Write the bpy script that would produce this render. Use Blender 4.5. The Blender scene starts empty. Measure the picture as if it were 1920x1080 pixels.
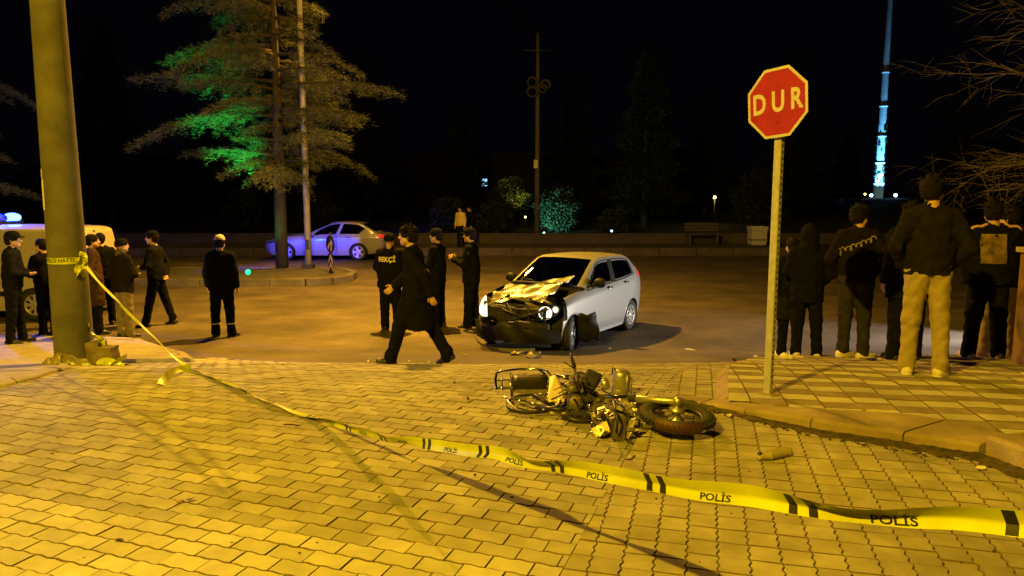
import bpy, bmesh, math, random
import numpy as np
from mathutils import Vector, Matrix, Euler

R = math.radians
rnd = random.Random(11)
rng = np.random.default_rng(11)
SC = bpy.context.scene
COL = SC.collection

# ------------------------------------------------------------------ camera
PITCH = R(7.4); FPX = 1387.0; CAM = Vector((0, 0, 1.61))
cd = bpy.data.cameras.new('camera'); cam = bpy.data.objects.new('camera', cd); COL.objects.link(cam)
cam.location = CAM; cam.rotation_euler = (math.pi/2 - PITCH, 0, 0)
cd.sensor_width = 36; cd.lens = FPX/1920*36; cd.clip_start = .05; cd.clip_end = 2000
SC.camera = cam
# ------------------------------------------------------------------ night sky
w = bpy.data.worlds.new('World'); SC.world = w; w.use_nodes = True
nt = w.node_tree; bg = nt.nodes['Background']
sky = nt.nodes.new('ShaderNodeTexSky'); sky.sky_type = 'NISHITA'; sky.sun_disc = False
sky.sun_elevation = R(-6); sky.sun_rotation = R(200); sky.altitude = 900
glow = nt.nodes.new('ShaderNodeBackground'); glow.inputs[0].default_value = (.55, .55, 1, 1); glow.inputs[1].default_value = .0016   # town glow in the night sky
add = nt.nodes.new('ShaderNodeAddShader'); nt.links.new(bg.outputs[0], add.inputs[0]); nt.links.new(glow.outputs[0], add.inputs[1]); nt.links.new(add.outputs[0], nt.nodes['World Output'].inputs[0])
nt.links.new(sky.outputs[0], bg.inputs[0]); bg.inputs[1].default_value = 0.12
SC.view_settings.view_transform = 'Standard'; SC.view_settings.look = 'None'
SC.view_settings.exposure = 0; SC.view_settings.gamma = 1; SC.view_settings.use_curve_mapping = False
SC.cycles.use_denoising = True; SC.cycles.max_bounces = 6
SC.cycles.sample_clamp_indirect = 4
try: SC.cycles.use_light_tree = True
except Exception: pass
# ------------------------------------------------------------------ lamps (street lamps, beacon, headlights)
def lamp(name, kind, loc, power, col, radius=.12, target=None, size=150, blend=.4):
    l = bpy.data.lights.new(name, kind); l.energy = power; l.color = col; l.shadow_soft_size = radius
    if kind == 'SPOT': l.spot_size = R(size); l.spot_blend = blend
    o = bpy.data.objects.new(name, l); COL.objects.link(o); o.location = loc
    if target is not None:
        o.rotation_euler = (Vector(target) - Vector(loc)).to_track_quat('-Z', 'Y').to_euler()
    return o
ROADLAMP = Vector((-2.6, 16.2, 7.3)); NEARLAMP = Vector((-4.9, -2.4, 8.2)); POLELAMP = Vector((-4.15, 26.2, 8.5))
lamp('lamp_light', 'SPOT', ROADLAMP - Vector((0, 0, .42)), 9600, (1, .50, .04), .10, (-3.6, 14.8, -2), 156, 1.0)
lamp('lamp_light', 'POINT', ROADLAMP - Vector((0, 0, .44)), 1700, (1, .49, .04), .10)
lamp('lamp_light', 'SPOT', NEARLAMP - Vector((0, 0, .42)), 9600, (1, .60, .013), .055, (-.8, 3.5, -1), 132, .55)
lamp('lamp_light', 'SPOT', POLELAMP - Vector((0, 0, .42)), 3800, (1, .45, .05), .10, (-7.0, 23.0, 4.2), 92, .45)

# ------------------------------------------------------------------ pixel helpers (used to read places off the photograph)
_c, _s = math.cos(PITCH), math.sin(PITCH)
def ray(px, py):
    u = (px-960)/FPX; v = (py-540)/FPX
    return Vector((u, _c - v*_s, -_s - v*_c))
def proj(p):
    d = Vector(p) - CAM
    z = d.y*_c - d.z*_s; y = d.y*_s + d.z*_c
    return 960 + FPX*d.x/z, 540 - FPX*y/z
_py = np.array([-60, 4.6, 5.2, 6, 7, 8, 9, 10, 11, 12, 13, 14, 400.])
_pz = np.array([0, 0, -.004, -.03, -.12, -.29, -.51, -.71, -.85, -.925, -.95, -.955, -.955])
_fy = np.linspace(-60, 60, 2401); _fz = np.interp(_fy, _py, _pz)
_k = np.hanning(19); _k /= _k.sum(); _fz2 = np.convolve(_fz, _k, 'same'); _fz2[:20] = 0; _fz2[-20:] = -.955
def zg(y): return float(np.interp(y, _fy, _fz2))
def zs(y): return zg(y) + .09
def at(px, py, Y=None, z=None, surf=None):
    """world point seen at a pixel: at depth Y, on height z or on a surface function"""
    d = ray(px, py)
    if Y is not None: return CAM + d*(Y/d.y)
    if z is not None: return CAM + d*((z-CAM.z)/d.z)
    lo = None; t = 1.2
    while t < 80:
        p = CAM + d*(t/d.y)
        if p.z < surf(p.y): break
        t += .02
    return CAM + d*(t/d.y)
def on(px, Y, surf=zg):
    """point on a surface in the column px at depth Y"""
    z = surf(Y)
    # depth along the view axis grows slightly with height; solve x
    zc = Y*_c - (z-CAM.z)*_s
    return Vector(((px-960)/FPX*zc, Y, z))

# ------------------------------------------------------------------ materials
MATS = {}
def mat(name, col, rough=.7, metal=0., col2=None, nscale=6., bump=0., bscale=60., emit=None, es=0., coat=0., rnd_amt=0., detail=4., spec=.5, two=None):
    if name in MATS: return MATS[name]
    m = bpy.data.materials.new(name); m.use_nodes = True; MATS[name] = m
    n = m.node_tree.nodes; L = m.node_tree.links; b = n['Principled BSDF']
    b.inputs['Roughness'].default_value = rough; b.inputs['Metallic'].default_value = metal
    b.inputs['Specular IOR Level'].default_value = spec
    b.inputs['Coat Weight'].default_value = coat; b.inputs['Coat Roughness'].default_value = .08
    g = n.new('ShaderNodeNewGeometry')
    if col2 is not None or rnd_amt:
        c2 = col2 if col2 is not None else col
        t = n.new('ShaderNodeTexNoise'); t.inputs['Scale'].default_value = nscale; t.inputs['Detail'].default_value = detail
        L.new(g.outputs['Position'], t.inputs['Vector'])
        r = n.new('ShaderNodeValToRGB'); r.color_ramp.elements[0].position = .35; r.color_ramp.elements[1].position = .68
        r.color_ramp.elements[0].color = (*col, 1); r.color_ramp.elements[1].color = (*c2, 1)
        L.new(t.outputs['Fac'], r.inputs['Fac']); out = r.outputs['Color']
        if rnd_amt:
            oi = n.new('ShaderNodeObjectInfo'); at_ = n.new('ShaderNodeAttribute'); at_.attribute_name = 'rnd'
            a = n.new('ShaderNodeMath'); a.operation = 'ADD'; L.new(oi.outputs['Random'], a.inputs[0]); L.new(at_.outputs['Fac'], a.inputs[1])
            f = n.new('ShaderNodeMath'); f.operation = 'FRACT'; L.new(a.outputs[0], f.inputs[0])
            mr = n.new('ShaderNodeMapRange'); mr.inputs['To Min'].default_value = 1-rnd_amt; mr.inputs['To Max'].default_value = 1+rnd_amt
            L.new(f.outputs[0], mr.inputs['Value'])
            mx = n.new('ShaderNodeMix'); mx.data_type = 'RGBA'; mx.blend_type = 'MULTIPLY'; mx.inputs['Factor'].default_value = 1
            L.new(out, mx.inputs['A']); L.new(mr.outputs[0], mx.inputs['B']); out = mx.outputs['Result']
        L.new(out, b.inputs['Base Color'])
    else:
        b.inputs['Base Color'].default_value = (*col, 1)
    if bump:
        t2 = n.new('ShaderNodeTexNoise'); t2.inputs['Scale'].default_value = bscale; t2.inputs['Detail'].default_value = 5
        L.new(g.outputs['Position'], t2.inputs['Vector'])
        bp = n.new('ShaderNodeBump'); bp.inputs['Strength'].default_value = bump; bp.inputs['Distance'].default_value = .01
        L.new(t2.outputs['Fac'], bp.inputs['Height']); L.new(bp.outputs[0], b.inputs['Normal'])
    if emit is not None:
        b.inputs['Emission Color'].default_value = (*emit, 1); b.inputs['Emission Strength'].default_value = es
    return m
def shadow_lines(m, curves, w, amt):
    """faint soft shadow lines painted into the base colour along x = a + b*y + c*y*y on the ground"""
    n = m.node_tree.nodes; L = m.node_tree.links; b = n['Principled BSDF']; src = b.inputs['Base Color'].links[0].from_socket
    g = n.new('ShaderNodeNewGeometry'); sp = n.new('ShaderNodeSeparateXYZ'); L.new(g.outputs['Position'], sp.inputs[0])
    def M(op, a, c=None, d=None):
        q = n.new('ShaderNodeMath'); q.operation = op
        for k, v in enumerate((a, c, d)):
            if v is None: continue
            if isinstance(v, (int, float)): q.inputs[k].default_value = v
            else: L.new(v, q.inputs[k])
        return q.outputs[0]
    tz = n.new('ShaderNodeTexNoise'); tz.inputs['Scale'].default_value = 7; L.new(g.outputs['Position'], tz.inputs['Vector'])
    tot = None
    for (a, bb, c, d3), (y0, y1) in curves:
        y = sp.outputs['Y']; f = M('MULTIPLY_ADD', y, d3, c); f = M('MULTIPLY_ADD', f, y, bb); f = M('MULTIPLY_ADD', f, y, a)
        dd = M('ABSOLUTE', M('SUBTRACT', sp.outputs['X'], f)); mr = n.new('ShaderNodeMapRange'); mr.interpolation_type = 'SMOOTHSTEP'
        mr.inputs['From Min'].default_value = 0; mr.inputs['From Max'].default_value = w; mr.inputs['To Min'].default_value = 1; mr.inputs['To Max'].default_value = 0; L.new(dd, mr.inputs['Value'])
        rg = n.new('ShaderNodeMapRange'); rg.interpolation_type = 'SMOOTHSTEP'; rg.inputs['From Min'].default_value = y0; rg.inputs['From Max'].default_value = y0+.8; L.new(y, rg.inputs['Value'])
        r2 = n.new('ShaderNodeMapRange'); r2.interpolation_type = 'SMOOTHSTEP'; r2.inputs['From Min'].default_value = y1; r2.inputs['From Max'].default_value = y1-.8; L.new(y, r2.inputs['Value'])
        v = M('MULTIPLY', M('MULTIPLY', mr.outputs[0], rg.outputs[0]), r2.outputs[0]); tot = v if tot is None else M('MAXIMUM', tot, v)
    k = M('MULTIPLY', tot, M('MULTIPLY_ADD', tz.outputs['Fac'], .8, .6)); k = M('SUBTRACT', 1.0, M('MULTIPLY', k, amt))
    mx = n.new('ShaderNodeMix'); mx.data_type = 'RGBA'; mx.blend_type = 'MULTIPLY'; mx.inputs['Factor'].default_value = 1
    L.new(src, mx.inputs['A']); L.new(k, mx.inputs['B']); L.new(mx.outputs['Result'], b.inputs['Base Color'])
def stains(m, sc, lo, hi, stretch=1.):
    """large soft dirt patches over a ground material"""
    n = m.node_tree.nodes; L = m.node_tree.links; b = n['Principled BSDF']; src = b.inputs['Base Color'].links[0].from_socket
    g = n.new('ShaderNodeNewGeometry'); mp = n.new('ShaderNodeMapping'); mp.inputs['Scale'].default_value = (sc, sc*stretch, sc); L.new(g.outputs['Position'], mp.inputs[0])
    t = n.new('ShaderNodeTexNoise'); t.inputs['Scale'].default_value = 1; t.inputs['Detail'].default_value = 7; t.inputs['Roughness'].default_value = .62; L.new(mp.outputs[0], t.inputs['Vector'])
    mr = n.new('ShaderNodeMapRange'); mr.inputs['From Min'].default_value = .36; mr.inputs['From Max'].default_value = .64; mr.inputs['To Min'].default_value = lo; mr.inputs['To Max'].default_value = hi; L.new(t.outputs['Fac'], mr.inputs['Value'])
    mx = n.new('ShaderNodeMix'); mx.data_type = 'RGBA'; mx.blend_type = 'MULTIPLY'; mx.inputs['Factor'].default_value = 1
    L.new(src, mx.inputs['A']); L.new(mr.outputs[0], mx.inputs['B']); L.new(mx.outputs['Result'], b.inputs['Base Color'])
def glass(name, tint, rough=.02, fac=.85):
    if name in MATS: return MATS[name]
    m = bpy.data.materials.new(name); m.use_nodes = True; MATS[name] = m
    n = m.node_tree.nodes; L = m.node_tree.links; n.remove(n['Principled BSDF'])
    t = n.new('ShaderNodeBsdfTransparent'); t.inputs[0].default_value = (*tint, 1)
    g = n.new('ShaderNodeBsdfGlossy'); g.inputs['Roughness'].default_value = rough
    f = n.new('ShaderNodeFresnel'); f.inputs[0].default_value = 1.5
    x = n.new('ShaderNodeMixShader'); L.new(f.outputs[0], x.inputs[0]); L.new(t.outputs[0], x.inputs[1]); L.new(g.outputs[0], x.inputs[2])
    L.new(x.outputs[0], n['Material Output'].inputs[0])
    return m

# ------------------------------------------------------------------ mesh helpers
def wmat(o):
    m = Matrix.Identity(4)
    while o is not None:
        m = o.matrix_basis @ m; o = o.parent
    return m
def link(name, me, m=None, parent=None, smooth=False):
    o = bpy.data.objects.new(name, me); COL.objects.link(o)
    if m is not None and not me.materials:
        for mm in (m if isinstance(m, (list, tuple)) else [m]): me.materials.append(mm)
    if parent is not None: o.parent = parent
    if smooth: me.polygons.foreach_set('use_smooth', [True]*len(me.polygons))
    return o
def pymesh(name, V, F, smooth=False, mi=None):
    me = bpy.data.meshes.new(name); me.from_pydata([tuple(map(float, v)) for v in V], [], [tuple(map(int, f)) for f in F]); me.validate()
    if smooth: me.polygons.foreach_set('use_smooth', [True]*len(me.polygons))
    if mi is not None and len(mi) == len(me.polygons): me.polygons.foreach_set('material_index', mi)
    me.update(); return me
def npmesh(name, V, Q, smooth=True):
    """fast mesh from numpy arrays; Q is (n,3) or (n,4)"""
    me = bpy.data.meshes.new(name); V = np.asarray(V, np.float32); Q = np.asarray(Q, np.int32)
    n, k = Q.shape
    me.vertices.add(len(V)); me.vertices.foreach_set('co', V.ravel())
    me.loops.add(n*k); me.loops.foreach_set('vertex_index', Q.ravel())
    me.polygons.add(n); me.polygons.foreach_set('loop_start', np.arange(0, n*k, k, dtype=np.int32))
    me.polygons.foreach_set('use_smooth', np.full(n, smooth))
    me.update(calc_edges=True); me.validate(); return me
class MB:
    def __init__(s): s.V = []; s.F = []; s.S = []
    def add(s, V, F, sm=False):
        b = len(s.V); s.V += [tuple(v) for v in V]; s.F += [tuple(i+b for i in f) for f in F]; s.S += [sm]*len(F); return s
    def box(s, c, d, rot=None, M=None):
        x, y, z = d[0]/2, d[1]/2, d[2]/2
        P = [Vector(p) for p in ((-x,-y,-z),(x,-y,-z),(x,y,-z),(-x,y,-z),(-x,-y,z),(x,-y,z),(x,y,z),(-x,y,z))]
        if rot is not None: E = Euler(rot).to_matrix(); P = [E @ p for p in P]
        P = [p + Vector(c) for p in P]
        if M is not None: P = [M @ p for p in P]
        return s.add(P, [(0,3,2,1),(4,5,6,7),(0,1,5,4),(1,2,6,5),(2,3,7,6),(3,0,4,7)])
    def tube(s, pts, r, n=8, cap=True, sm=True, M=None):
        pts = [Vector(p) for p in pts]; k = len(pts)
        rr = [r]*k if not isinstance(r, (list, tuple)) else r
        V = []; up = None
        for i, p in enumerate(pts):
            d = (pts[min(i+1, k-1)] - pts[max(i-1, 0)])
            if d.length < 1e-9: d = Vector((0, 0, 1))
            d.normalize()
            if up is None:
                a = Vector((0, 0, 1)) if abs(d.z) < .9 else Vector((1, 0, 0)); up = d.cross(a).normalized()
            else:
                up = (up - d*up.dot(d))
                up = up.normalized() if up.length > 1e-6 else d.orthogonal().normalized()
            o = d.cross(up)
            for j in range(n):
                t = 2*math.pi*j/n; V.append(p + (up*math.cos(t) + o*math.sin(t))*rr[i])
        F = [(i*n+j, i*n+(j+1)%n, (i+1)*n+(j+1)%n, (i+1)*n+j) for i in range(k-1) for j in range(n)]
        if M is not None: V = [M @ v for v in V]
        s.add(V, F, sm)
        if cap: b = len(s.V)-len(V); s.F += [tuple(b+j for j in reversed(range(n))), tuple(b+(k-1)*n+j for j in range(n))]; s.S += [False, False]
        return s
    def lathe(s, prof, n=20, M=None, sm=True):
        """prof: (r, z) along local z"""
        k = len(prof); V = []
        for r, z in prof:
            for j in range(n):
                t = 2*math.pi*j/n; V.append(Vector((r*math.cos(t), r*math.sin(t), z)))
        F = [(i*n+j, i*n+(j+1)%n, (i+1)*n+(j+1)%n, (i+1)*n+j) for i in range(k-1) for j in range(n)]
        if M is not None: V = [M @ v for v in V]
        return s.add(V, F, sm)
    def prism(s, poly, z0, z1, M=None):
        n = len(poly); V = [Vector((x, y, z0)) for x, y in poly] + [Vector((x, y, z1)) for x, y in poly]
        F = [tuple(reversed(range(n))), tuple(range(n, 2*n))] + [(i, (i+1)%n, n+(i+1)%n, n+i) for i in range(n)]
        if M is not None: V = [M @ v for v in V]
        return s.add(V, F)
    def ball(s, c, r, n=10, m=6, M=None):
        if not isinstance(r, (tuple, list)): r = (r, r, r)
        V = []; F = []
        for i in range(m+1):
            a = math.pi*i/m
            for j in range(n):
                b = 2*math.pi*j/n; V.append(Vector((c[0]+r[0]*math.sin(a)*math.cos(b), c[1]+r[1]*math.sin(a)*math.sin(b), c[2]+r[2]*math.cos(a))))
        F = [(i*n+j, (i+1)*n+j, (i+1)*n+(j+1)%n, i*n+(j+1)%n) for i in range(m) for j in range(n)]
        if M is not None: V = [M @ v for v in V]
        return s.add(V, F, True)
    def mesh(s, name='mesh', inv=None):
        V = s.V if inv is None else [inv @ Vector(v) for v in s.V]
        me = bpy.data.meshes.new(name); me.from_pydata([tuple(v) for v in V], [], s.F)
        me.polygons.foreach_set('use_smooth', s.S); me.validate(); me.update(); return me
    def build(s, name, m, parent=None, world=False, bevel=0):
        inv = wmat(parent).inverted() if (world and parent is not None) else None
        me = s.mesh(name, inv)
        if bevel:
            b = bmesh.new(); b.from_mesh(me); bmesh.ops.remove_doubles(b, verts=b.verts, dist=1e-5)
            es = [e for e in b.edges if len(e.link_faces) == 2 and e.calc_face_angle(0) > .6]
            bmesh.ops.bevel(b, geom=es, offset=bevel, segments=2, profile=.6, affect='EDGES', clamp_overlap=True); b.to_mesh(me); b.free()
        return link(name, me, m, parent)
def tag(o, label=None, cat=None, group=None, kind=None):
    if label: o['label'] = label
    if cat: o['category'] = cat
    if group: o['group'] = group
    if kind: o['kind'] = kind
    return o
def thing(name, label, cat, loc=(0, 0, 0), rz=0., group=None, rot=None):
    o = bpy.data.objects.new(name, None); COL.objects.link(o); o.empty_display_size = .2
    o.location = loc; o.rotation_euler = rot if rot is not None else (0, 0, rz)
    return tag(o, label, cat, group)
def solo(name, mb, m, label, cat, loc, group=None, kind=None, bevel=0):
    """a thing that is one mesh, built in world coordinates, origin at loc"""
    mb.V = [tuple(Vector(v) - Vector(loc)) for v in mb.V]
    o = mb.build(name, m, bevel=bevel); o.location = loc
    return tag(o, label, cat, group, kind)
def copy_tree(o, parent=None):
    c = o.copy(); COL.objects.link(c)
    if parent is not None: c.parent = parent
    for ch in list(o.children): copy_tree(ch, c)
    return c
def text_mesh(s, size, extrude=.0, shear=0, bold=0., narrow=1.0):
    cu = bpy.data.curves.new('lettering', 'FONT'); cu.body = s; cu.size = size; cu.extrude = extrude; cu.shear = shear; cu.offset = bold
    cu.align_x = 'CENTER'; cu.align_y = 'CENTER'; cu.resolution_u = 3
    o = bpy.data.objects.new('lettering', cu); COL.objects.link(o)
    dg = bpy.context.evaluated_depsgraph_get(); dg.update()
    me = bpy.data.meshes.new_from_object(o.evaluated_get(dg)); bpy.data.objects.remove(o); bpy.data.curves.remove(cu)
    V = [(v.co.x*narrow, v.co.y, v.co.z) for v in me.vertices]; F = [tuple(p.vertices) for p in me.polygons]
    bpy.data.meshes.remove(me); return V, F
# ================================================================== THE SETTING
M_ASPH = mat('asphalt', (.062, .047, .036), .82, col2=(.105, .082, .064), nscale=1.1, bump=.5, bscale=90, detail=9)
M_BED = mat('joint_sand', (.05, .038, .022), .95, col2=(.085, .065, .04), nscale=30, bump=.6, bscale=120)
M_JOINT = mat('joint_dirt', (.11, .082, .045), .95, col2=(.16, .12, .07), nscale=40)
M_PAVE_L = mat('pale_paver', (.36, .345, .31), .8, col2=(.44, .42, .38), nscale=9, bump=.35, bscale=140, rnd_amt=.13)
M_PAVE_G = mat('grey_paver', (.25, .235, .21), .8, col2=(.34, .32, .29), nscale=5, bump=.4, bscale=140, rnd_amt=.2)
M_PAVE_D = mat('dusty_paver', (.34, .32, .29), .9, col2=(.43, .41, .37), nscale=3, bump=.4, bscale=120, rnd_amt=.08)
M_PAVE_S = mat('side_paver', (.27, .245, .2), .8, col2=(.37, .34, .28), nscale=6, bump=.45, bscale=140, rnd_amt=.13)
M_TILE_L = mat('pale_tile', (.42, .4, .34), .8, col2=(.5, .47, .41), nscale=8, bump=.3, bscale=130, rnd_amt=.1)
M_TILE_D = mat('dark_tile', (.2, .16, .11), .8, col2=(.27, .22, .15), nscale=8, bump=.3, bscale=130, rnd_amt=.1)
M_KERB = mat('kerb_concrete', (.25, .19, .13), .85, col2=(.34, .27, .19), nscale=4, bump=.5, bscale=70)
M_KERB2 = mat('grey_kerb', (.09, .075, .07), .85, col2=(.14, .12, .105), nscale=3, bump=.5, bscale=70, rnd_amt=.12)
M_SOIL = mat('soil', (.035, .026, .016), .95, col2=(.075, .055, .035), nscale=25, bump=.8, bscale=60)
M_POLE = mat('weathered_concrete', (.07, .066, .062), .9, col2=(.118, .113, .108), nscale=3.2, bump=.6, bscale=45, detail=9)
M_CONC = mat('concrete', (.2, .18, .155), .85, col2=(.28, .26, .23), nscale=2.2, bump=.5, bscale=50, detail=8)
M_DARK = mat('dark_ground', (.014, .014, .010), .95, col2=(.026, .026, .018), nscale=.4, bump=.4, bscale=4)
M_SLAB = mat('worn_slab', (.24, .22, .185), .85, col2=(.34, .31, .265), nscale=5, bump=.5, bscale=60)

for m_, a_ in ((M_PAVE_L, (1.1, .84, 1.07)), (M_PAVE_G, (.9, .74, 1.12)), (M_PAVE_D, (.8, .78, 1.08)), (M_PAVE_S, (1.2, .74, 1.12)), (M_TILE_L, (1.5, .78, 1.05)), (M_TILE_D, (1.5, .8, 1.1)), (M_KERB, (2.5, .7, 1.1))): stains(m_, *a_)
stains(M_ASPH, .45, .62, 1.22, 2.2); stains(M_ASPH, 5.0, .86, 1.1)
def shadow_curve(px):
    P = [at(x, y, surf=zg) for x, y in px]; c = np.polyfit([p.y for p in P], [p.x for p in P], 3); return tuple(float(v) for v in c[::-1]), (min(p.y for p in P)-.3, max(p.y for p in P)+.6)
MARKS = [shadow_curve(((108, 690), (134, 713), (190, 742), (244, 766), (300, 795), (346, 823), (380, 848), (407, 876), (448, 950))), shadow_curve(((53, 709), (106, 730), (160, 752), (204, 774), (255, 800), (305, 835), (350, 868), (391, 900), (456, 962)))]
for m_ in (M_PAVE_L, M_PAVE_G, M_PAVE_D): shadow_lines(m_, MARKS, .055, .34)  # two soft cast shadows, painted as darker lines in the paver colour
def sheet(name, xs, ys, zf, m, keep=None):
    X, Y = np.meshgrid(xs, ys); Z = zf(X, Y)
    V = np.stack([X.ravel(), Y.ravel(), Z.ravel()], 1); nx = len(xs)
    F = []
    for j in range(len(ys)-1):
        for i in range(nx-1):
            if keep is None or keep((xs[i]+xs[i+1])/2, (ys[j]+ys[j+1])/2):
                F.append((j*nx+i, j*nx+i+1, (j+1)*nx+i+1, (j+1)*nx+i))
    return link(name, npmesh(name, V, F), m)
ZG = lambda Y: np.interp(Y, _fy, _fz2)
def yedge(x): return 8.95 + min(.09*x*x, 1.6)
# far ground reaching the horizon, rising a little beyond the park wall
gx = np.concatenate([np.linspace(-900, -80, 12), np.linspace(-70, 70, 29), np.linspace(80, 900, 12)])
gy = np.concatenate([np.linspace(-300, -30, 6), np.linspace(-20, 80, 21), np.linspace(90, 1200, 14)])
tag(sheet('ground', gx, gy, lambda X, Y: np.where(Y > 37, -.75 + np.clip((Y-37)/45, 0, 1)*1.6, -1.25), M_DARK), kind='structure')
# asphalt main road
ax = np.linspace(-60, 60, 121); ay = np.concatenate([np.linspace(8.2, 14.2, 31), np.linspace(14.6, 31, 20)])
def zroad(X, Y):
    z = ZG(Y) + .006*np.sin(X*1.3+Y*.7) - .004
    cov = np.array([[yedge(float(x)) for x in r] for r in X])
    return np.where(Y < cov - .25, z - .06, z)
tag(sheet('road', ax, ay, zroad, M_ASPH), 'dark asphalt main road crossing behind the accident', kind='structure')
# bed of the paved street (joints)
bx = np.linspace(-9, 9, 91); by = np.concatenate([np.linspace(-6, 4, 11), np.linspace(4.25, 10.6, 26)])
def zbed(X, Y): return ZG(Y) - .0065
street = tag(sheet('paved_street', bx, by, zbed, M_BED, keep=lambda x, y: y < yedge(x) + .02), kind='structure')

# ------------------------------------------------------------------ pavers
def clip(poly, a, b, c):
    """keep a*x+b*y<=c"""
    out = []
    for i in range(len(poly)):
        p, q = poly[i], poly[(i+1) % len(poly)]; dp = a*p[0]+b*p[1]-c; dq = a*q[0]+b*q[1]-c
        if dp <= 0: out.append(p)
        if (dp < 0) != (dq < 0) and abs(dp-dq) > 1e-12:
            t = dp/(dp-dq); out.append((p[0]+(q[0]-p[0])*t, p[1]+(q[1]-p[1])*t))
    return out
def paver_outline(L, W, wav):
    a, b = L/2, W/2
    lo = [(-a, -b), (-a*.75, -b+wav), (-a*.25, -b-wav), (a*.25, -b+wav), (a*.75, -b-wav), (a, -b)]
    hi = [(a, b), (a*.75, b-wav), (a*.25, b+wav), (-a*.25, b-wav), (-a*.75, b+wav), (-a, b)]
    return lo + hi
def paver_geo(poly, inset=.0022, drop=.010, zt=0.):
    n = len(poly); cx = sum(p[0] for p in poly)/n; cy = sum(p[1] for p in poly)/n
    top = []
    for x, y in poly:
        d = math.hypot(x-cx, y-cy) or 1; k = max(0, (d-inset*1.3)/d); top.append((cx+(x-cx)*k, cy+(y-cy)*k, zt))
    bot = [(x, y, zt-drop) for x, y in poly]
    V = top + bot
    F = [tuple(range(n))] + [(i, n+i, n+(i+1) % n, (i+1) % n) for i in range(n)]
    return V, F
def cross(o, a, b): return (a[0]-o[0])*(b[1]-o[1]) - (a[1]-o[1])*(b[0]-o[0])
def line2(p, q):
    """half plane to the left of p->q is a*x+b*y<=c"""
    return (q[1]-p[1]), -(q[0]-p[0]), (q[1]-p[1])*p[0] - (q[0]-p[0])*p[1]
g0 = lambda y: 0.
A0 = at(1050, 1080, surf=zg); A1 = at(1190, 830, surf=zg)                 # seam between the two paver fields
TH = math.atan2(A1.x-A0.x, A1.y-A0.y); sdir = Vector((math.sin(TH), math.cos(TH))); rdir = Vector((sdir.y, -sdir.x))
# far part of the seam bends gently back with the street
def seam_side(p):                                                         # >0 : right of the seam
    return (p[0]-A0.x)*rdir.x + (p[1]-A0.y)*rdir.y
Lb0 = at(0, 930, surf=zg); Lb1 = at(1050, 1062, surf=zg)                  # boundary of the pale band
def in_pale(x, y): return cross((Lb0.x, Lb0.y), (Lb1.x, Lb1.y), (x, y)) < 0
# kerb front line (gutter side), left to right then turning to the camera
KF = [at(px, py, surf=zg) for px, py in ((1262, 752), (1335, 768), (1440, 792), (1550, 815), (1700, 838), (1835, 858))]
KF.append(Vector((KF[-1].x + .28, KF[-1].y - 1.0, 0))); KF.append(Vector((KF[-1].x + .5, KF[-1].y - 2.4, 0)))
def zw(y): return zs(y) - .02*max(0, min(1, (6.3-y)/1.2))
tip = at(1372, 742, surf=zw)
# inner line of the kerb (tile side)
KI = [at(px, py, surf=zw) for px, py in ((1372, 742), (1462, 762), (1590, 774), (1710, 783), (1850, 806))]
KI.append(Vector((KF[5].x + .24, KF[5].y + .06, zw(KF[5].y))))
back = [Vector((2.05, 6.9, 0)), Vector((2.55, 7.7, 0)), Vector((3.2, 8.5, 0)), Vector((4.0, 9.3, 0)), Vector((5.2, 9.9, 0)), Vector((8.5, 10.2, 0))]
walk_poly = [(p.x, p.y) for p in KI] + [(KF[-1].x+.3, KF[-1].y), (8.5, KF[-1].y), (8.5, 10.2)] + [(p.x, p.y) for p in reversed(back[:-1])]
def inside(poly, x, y):
    c = False; n = len(poly)
    for i in range(n):
        x1, y1 = poly[i]; x2, y2 = poly[(i+1) % n]
        if (y1 > y) != (y2 > y) and x < (x2-x1)*(y-y1)/(y2-y1)+x1: c = not c
    return c
PFk = KF[:6]; PIk = [Vector((KF[0].x+.10, KF[0].y+.12, 0))] + KI
PIk[-1] = Vector((KF[5].x + .30, KF[5].y + .10, 0))
kerb_poly = [(p.x, p.y) for p in PFk] + [(p.x, p.y) for p in reversed(PIk)]
gate_poly = [(p.x, p.y) for p in KF[5:]] + [(9, KF[-1].y), (9, KF[5].y)]
def in_street(x, y):
    if y > yedge(x) - .02: return False
    return not (inside(walk_poly, x, y) or inside(kerb_poly, x, y) or inside(gate_poly, x, y))
cand = []                                                                # (depth, outline world xy, material, zone, base outline key)
PL, PW = .194, .112
th2 = TH
for r in range(-40, 140):
    for c in range(-60, 60):
        u = (c + (.5 if r % 2 else 0))*PL - .03; v = r*PW
        x = A0.x + rdir.x*u + sdir.x*v; y = A0.y + rdir.y*u + sdir.y*v
        if y < 1.4 or y > 10.6: continue
        px, py = proj((x, y, zg(y)))
        if px < -420 or px > 1500 or py > 1150: continue
        if seam_side((x, y)) > PL*.5: continue
        if not in_street(x, y): continue
        cand.append((y, x, u, v, 'L'))
SW, SL = .136, .142
th3 = R(14.6); s3 = Vector((math.sin(th3), math.cos(th3))); r3 = Vector((s3.y, -s3.x)); B0 = at(1224, 1072, surf=zg)
for c in range(-14, 60):
    off = .5*rnd.randint(0, 1)
    for r in range(-20, 70):
        u = c*SW + SW/2; v = (r + off)*SL
        x = B0.x + r3.x*u + s3.x*v; y = B0.y + r3.y*u + s3.y*v
        if y < 1.4 or y > 10.6: continue
        px, py = proj((x, y, zg(y)))
        if px < 700 or px > 2500 or py > 1150: continue
        if seam_side((x, y)) < -SW*.4: continue
        if not in_street(x, y): continue
        cand.append((y, x, u, v, 'S'))
cand.sort(key=lambda t: t[0])
OL = paver_outline(PL-.003, PW-.006, .0042)
OS = [(-y, x) for x, y in paver_outline(SL-.006, SW-.004, .006)]          # zigzag edges run along the columns
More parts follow.
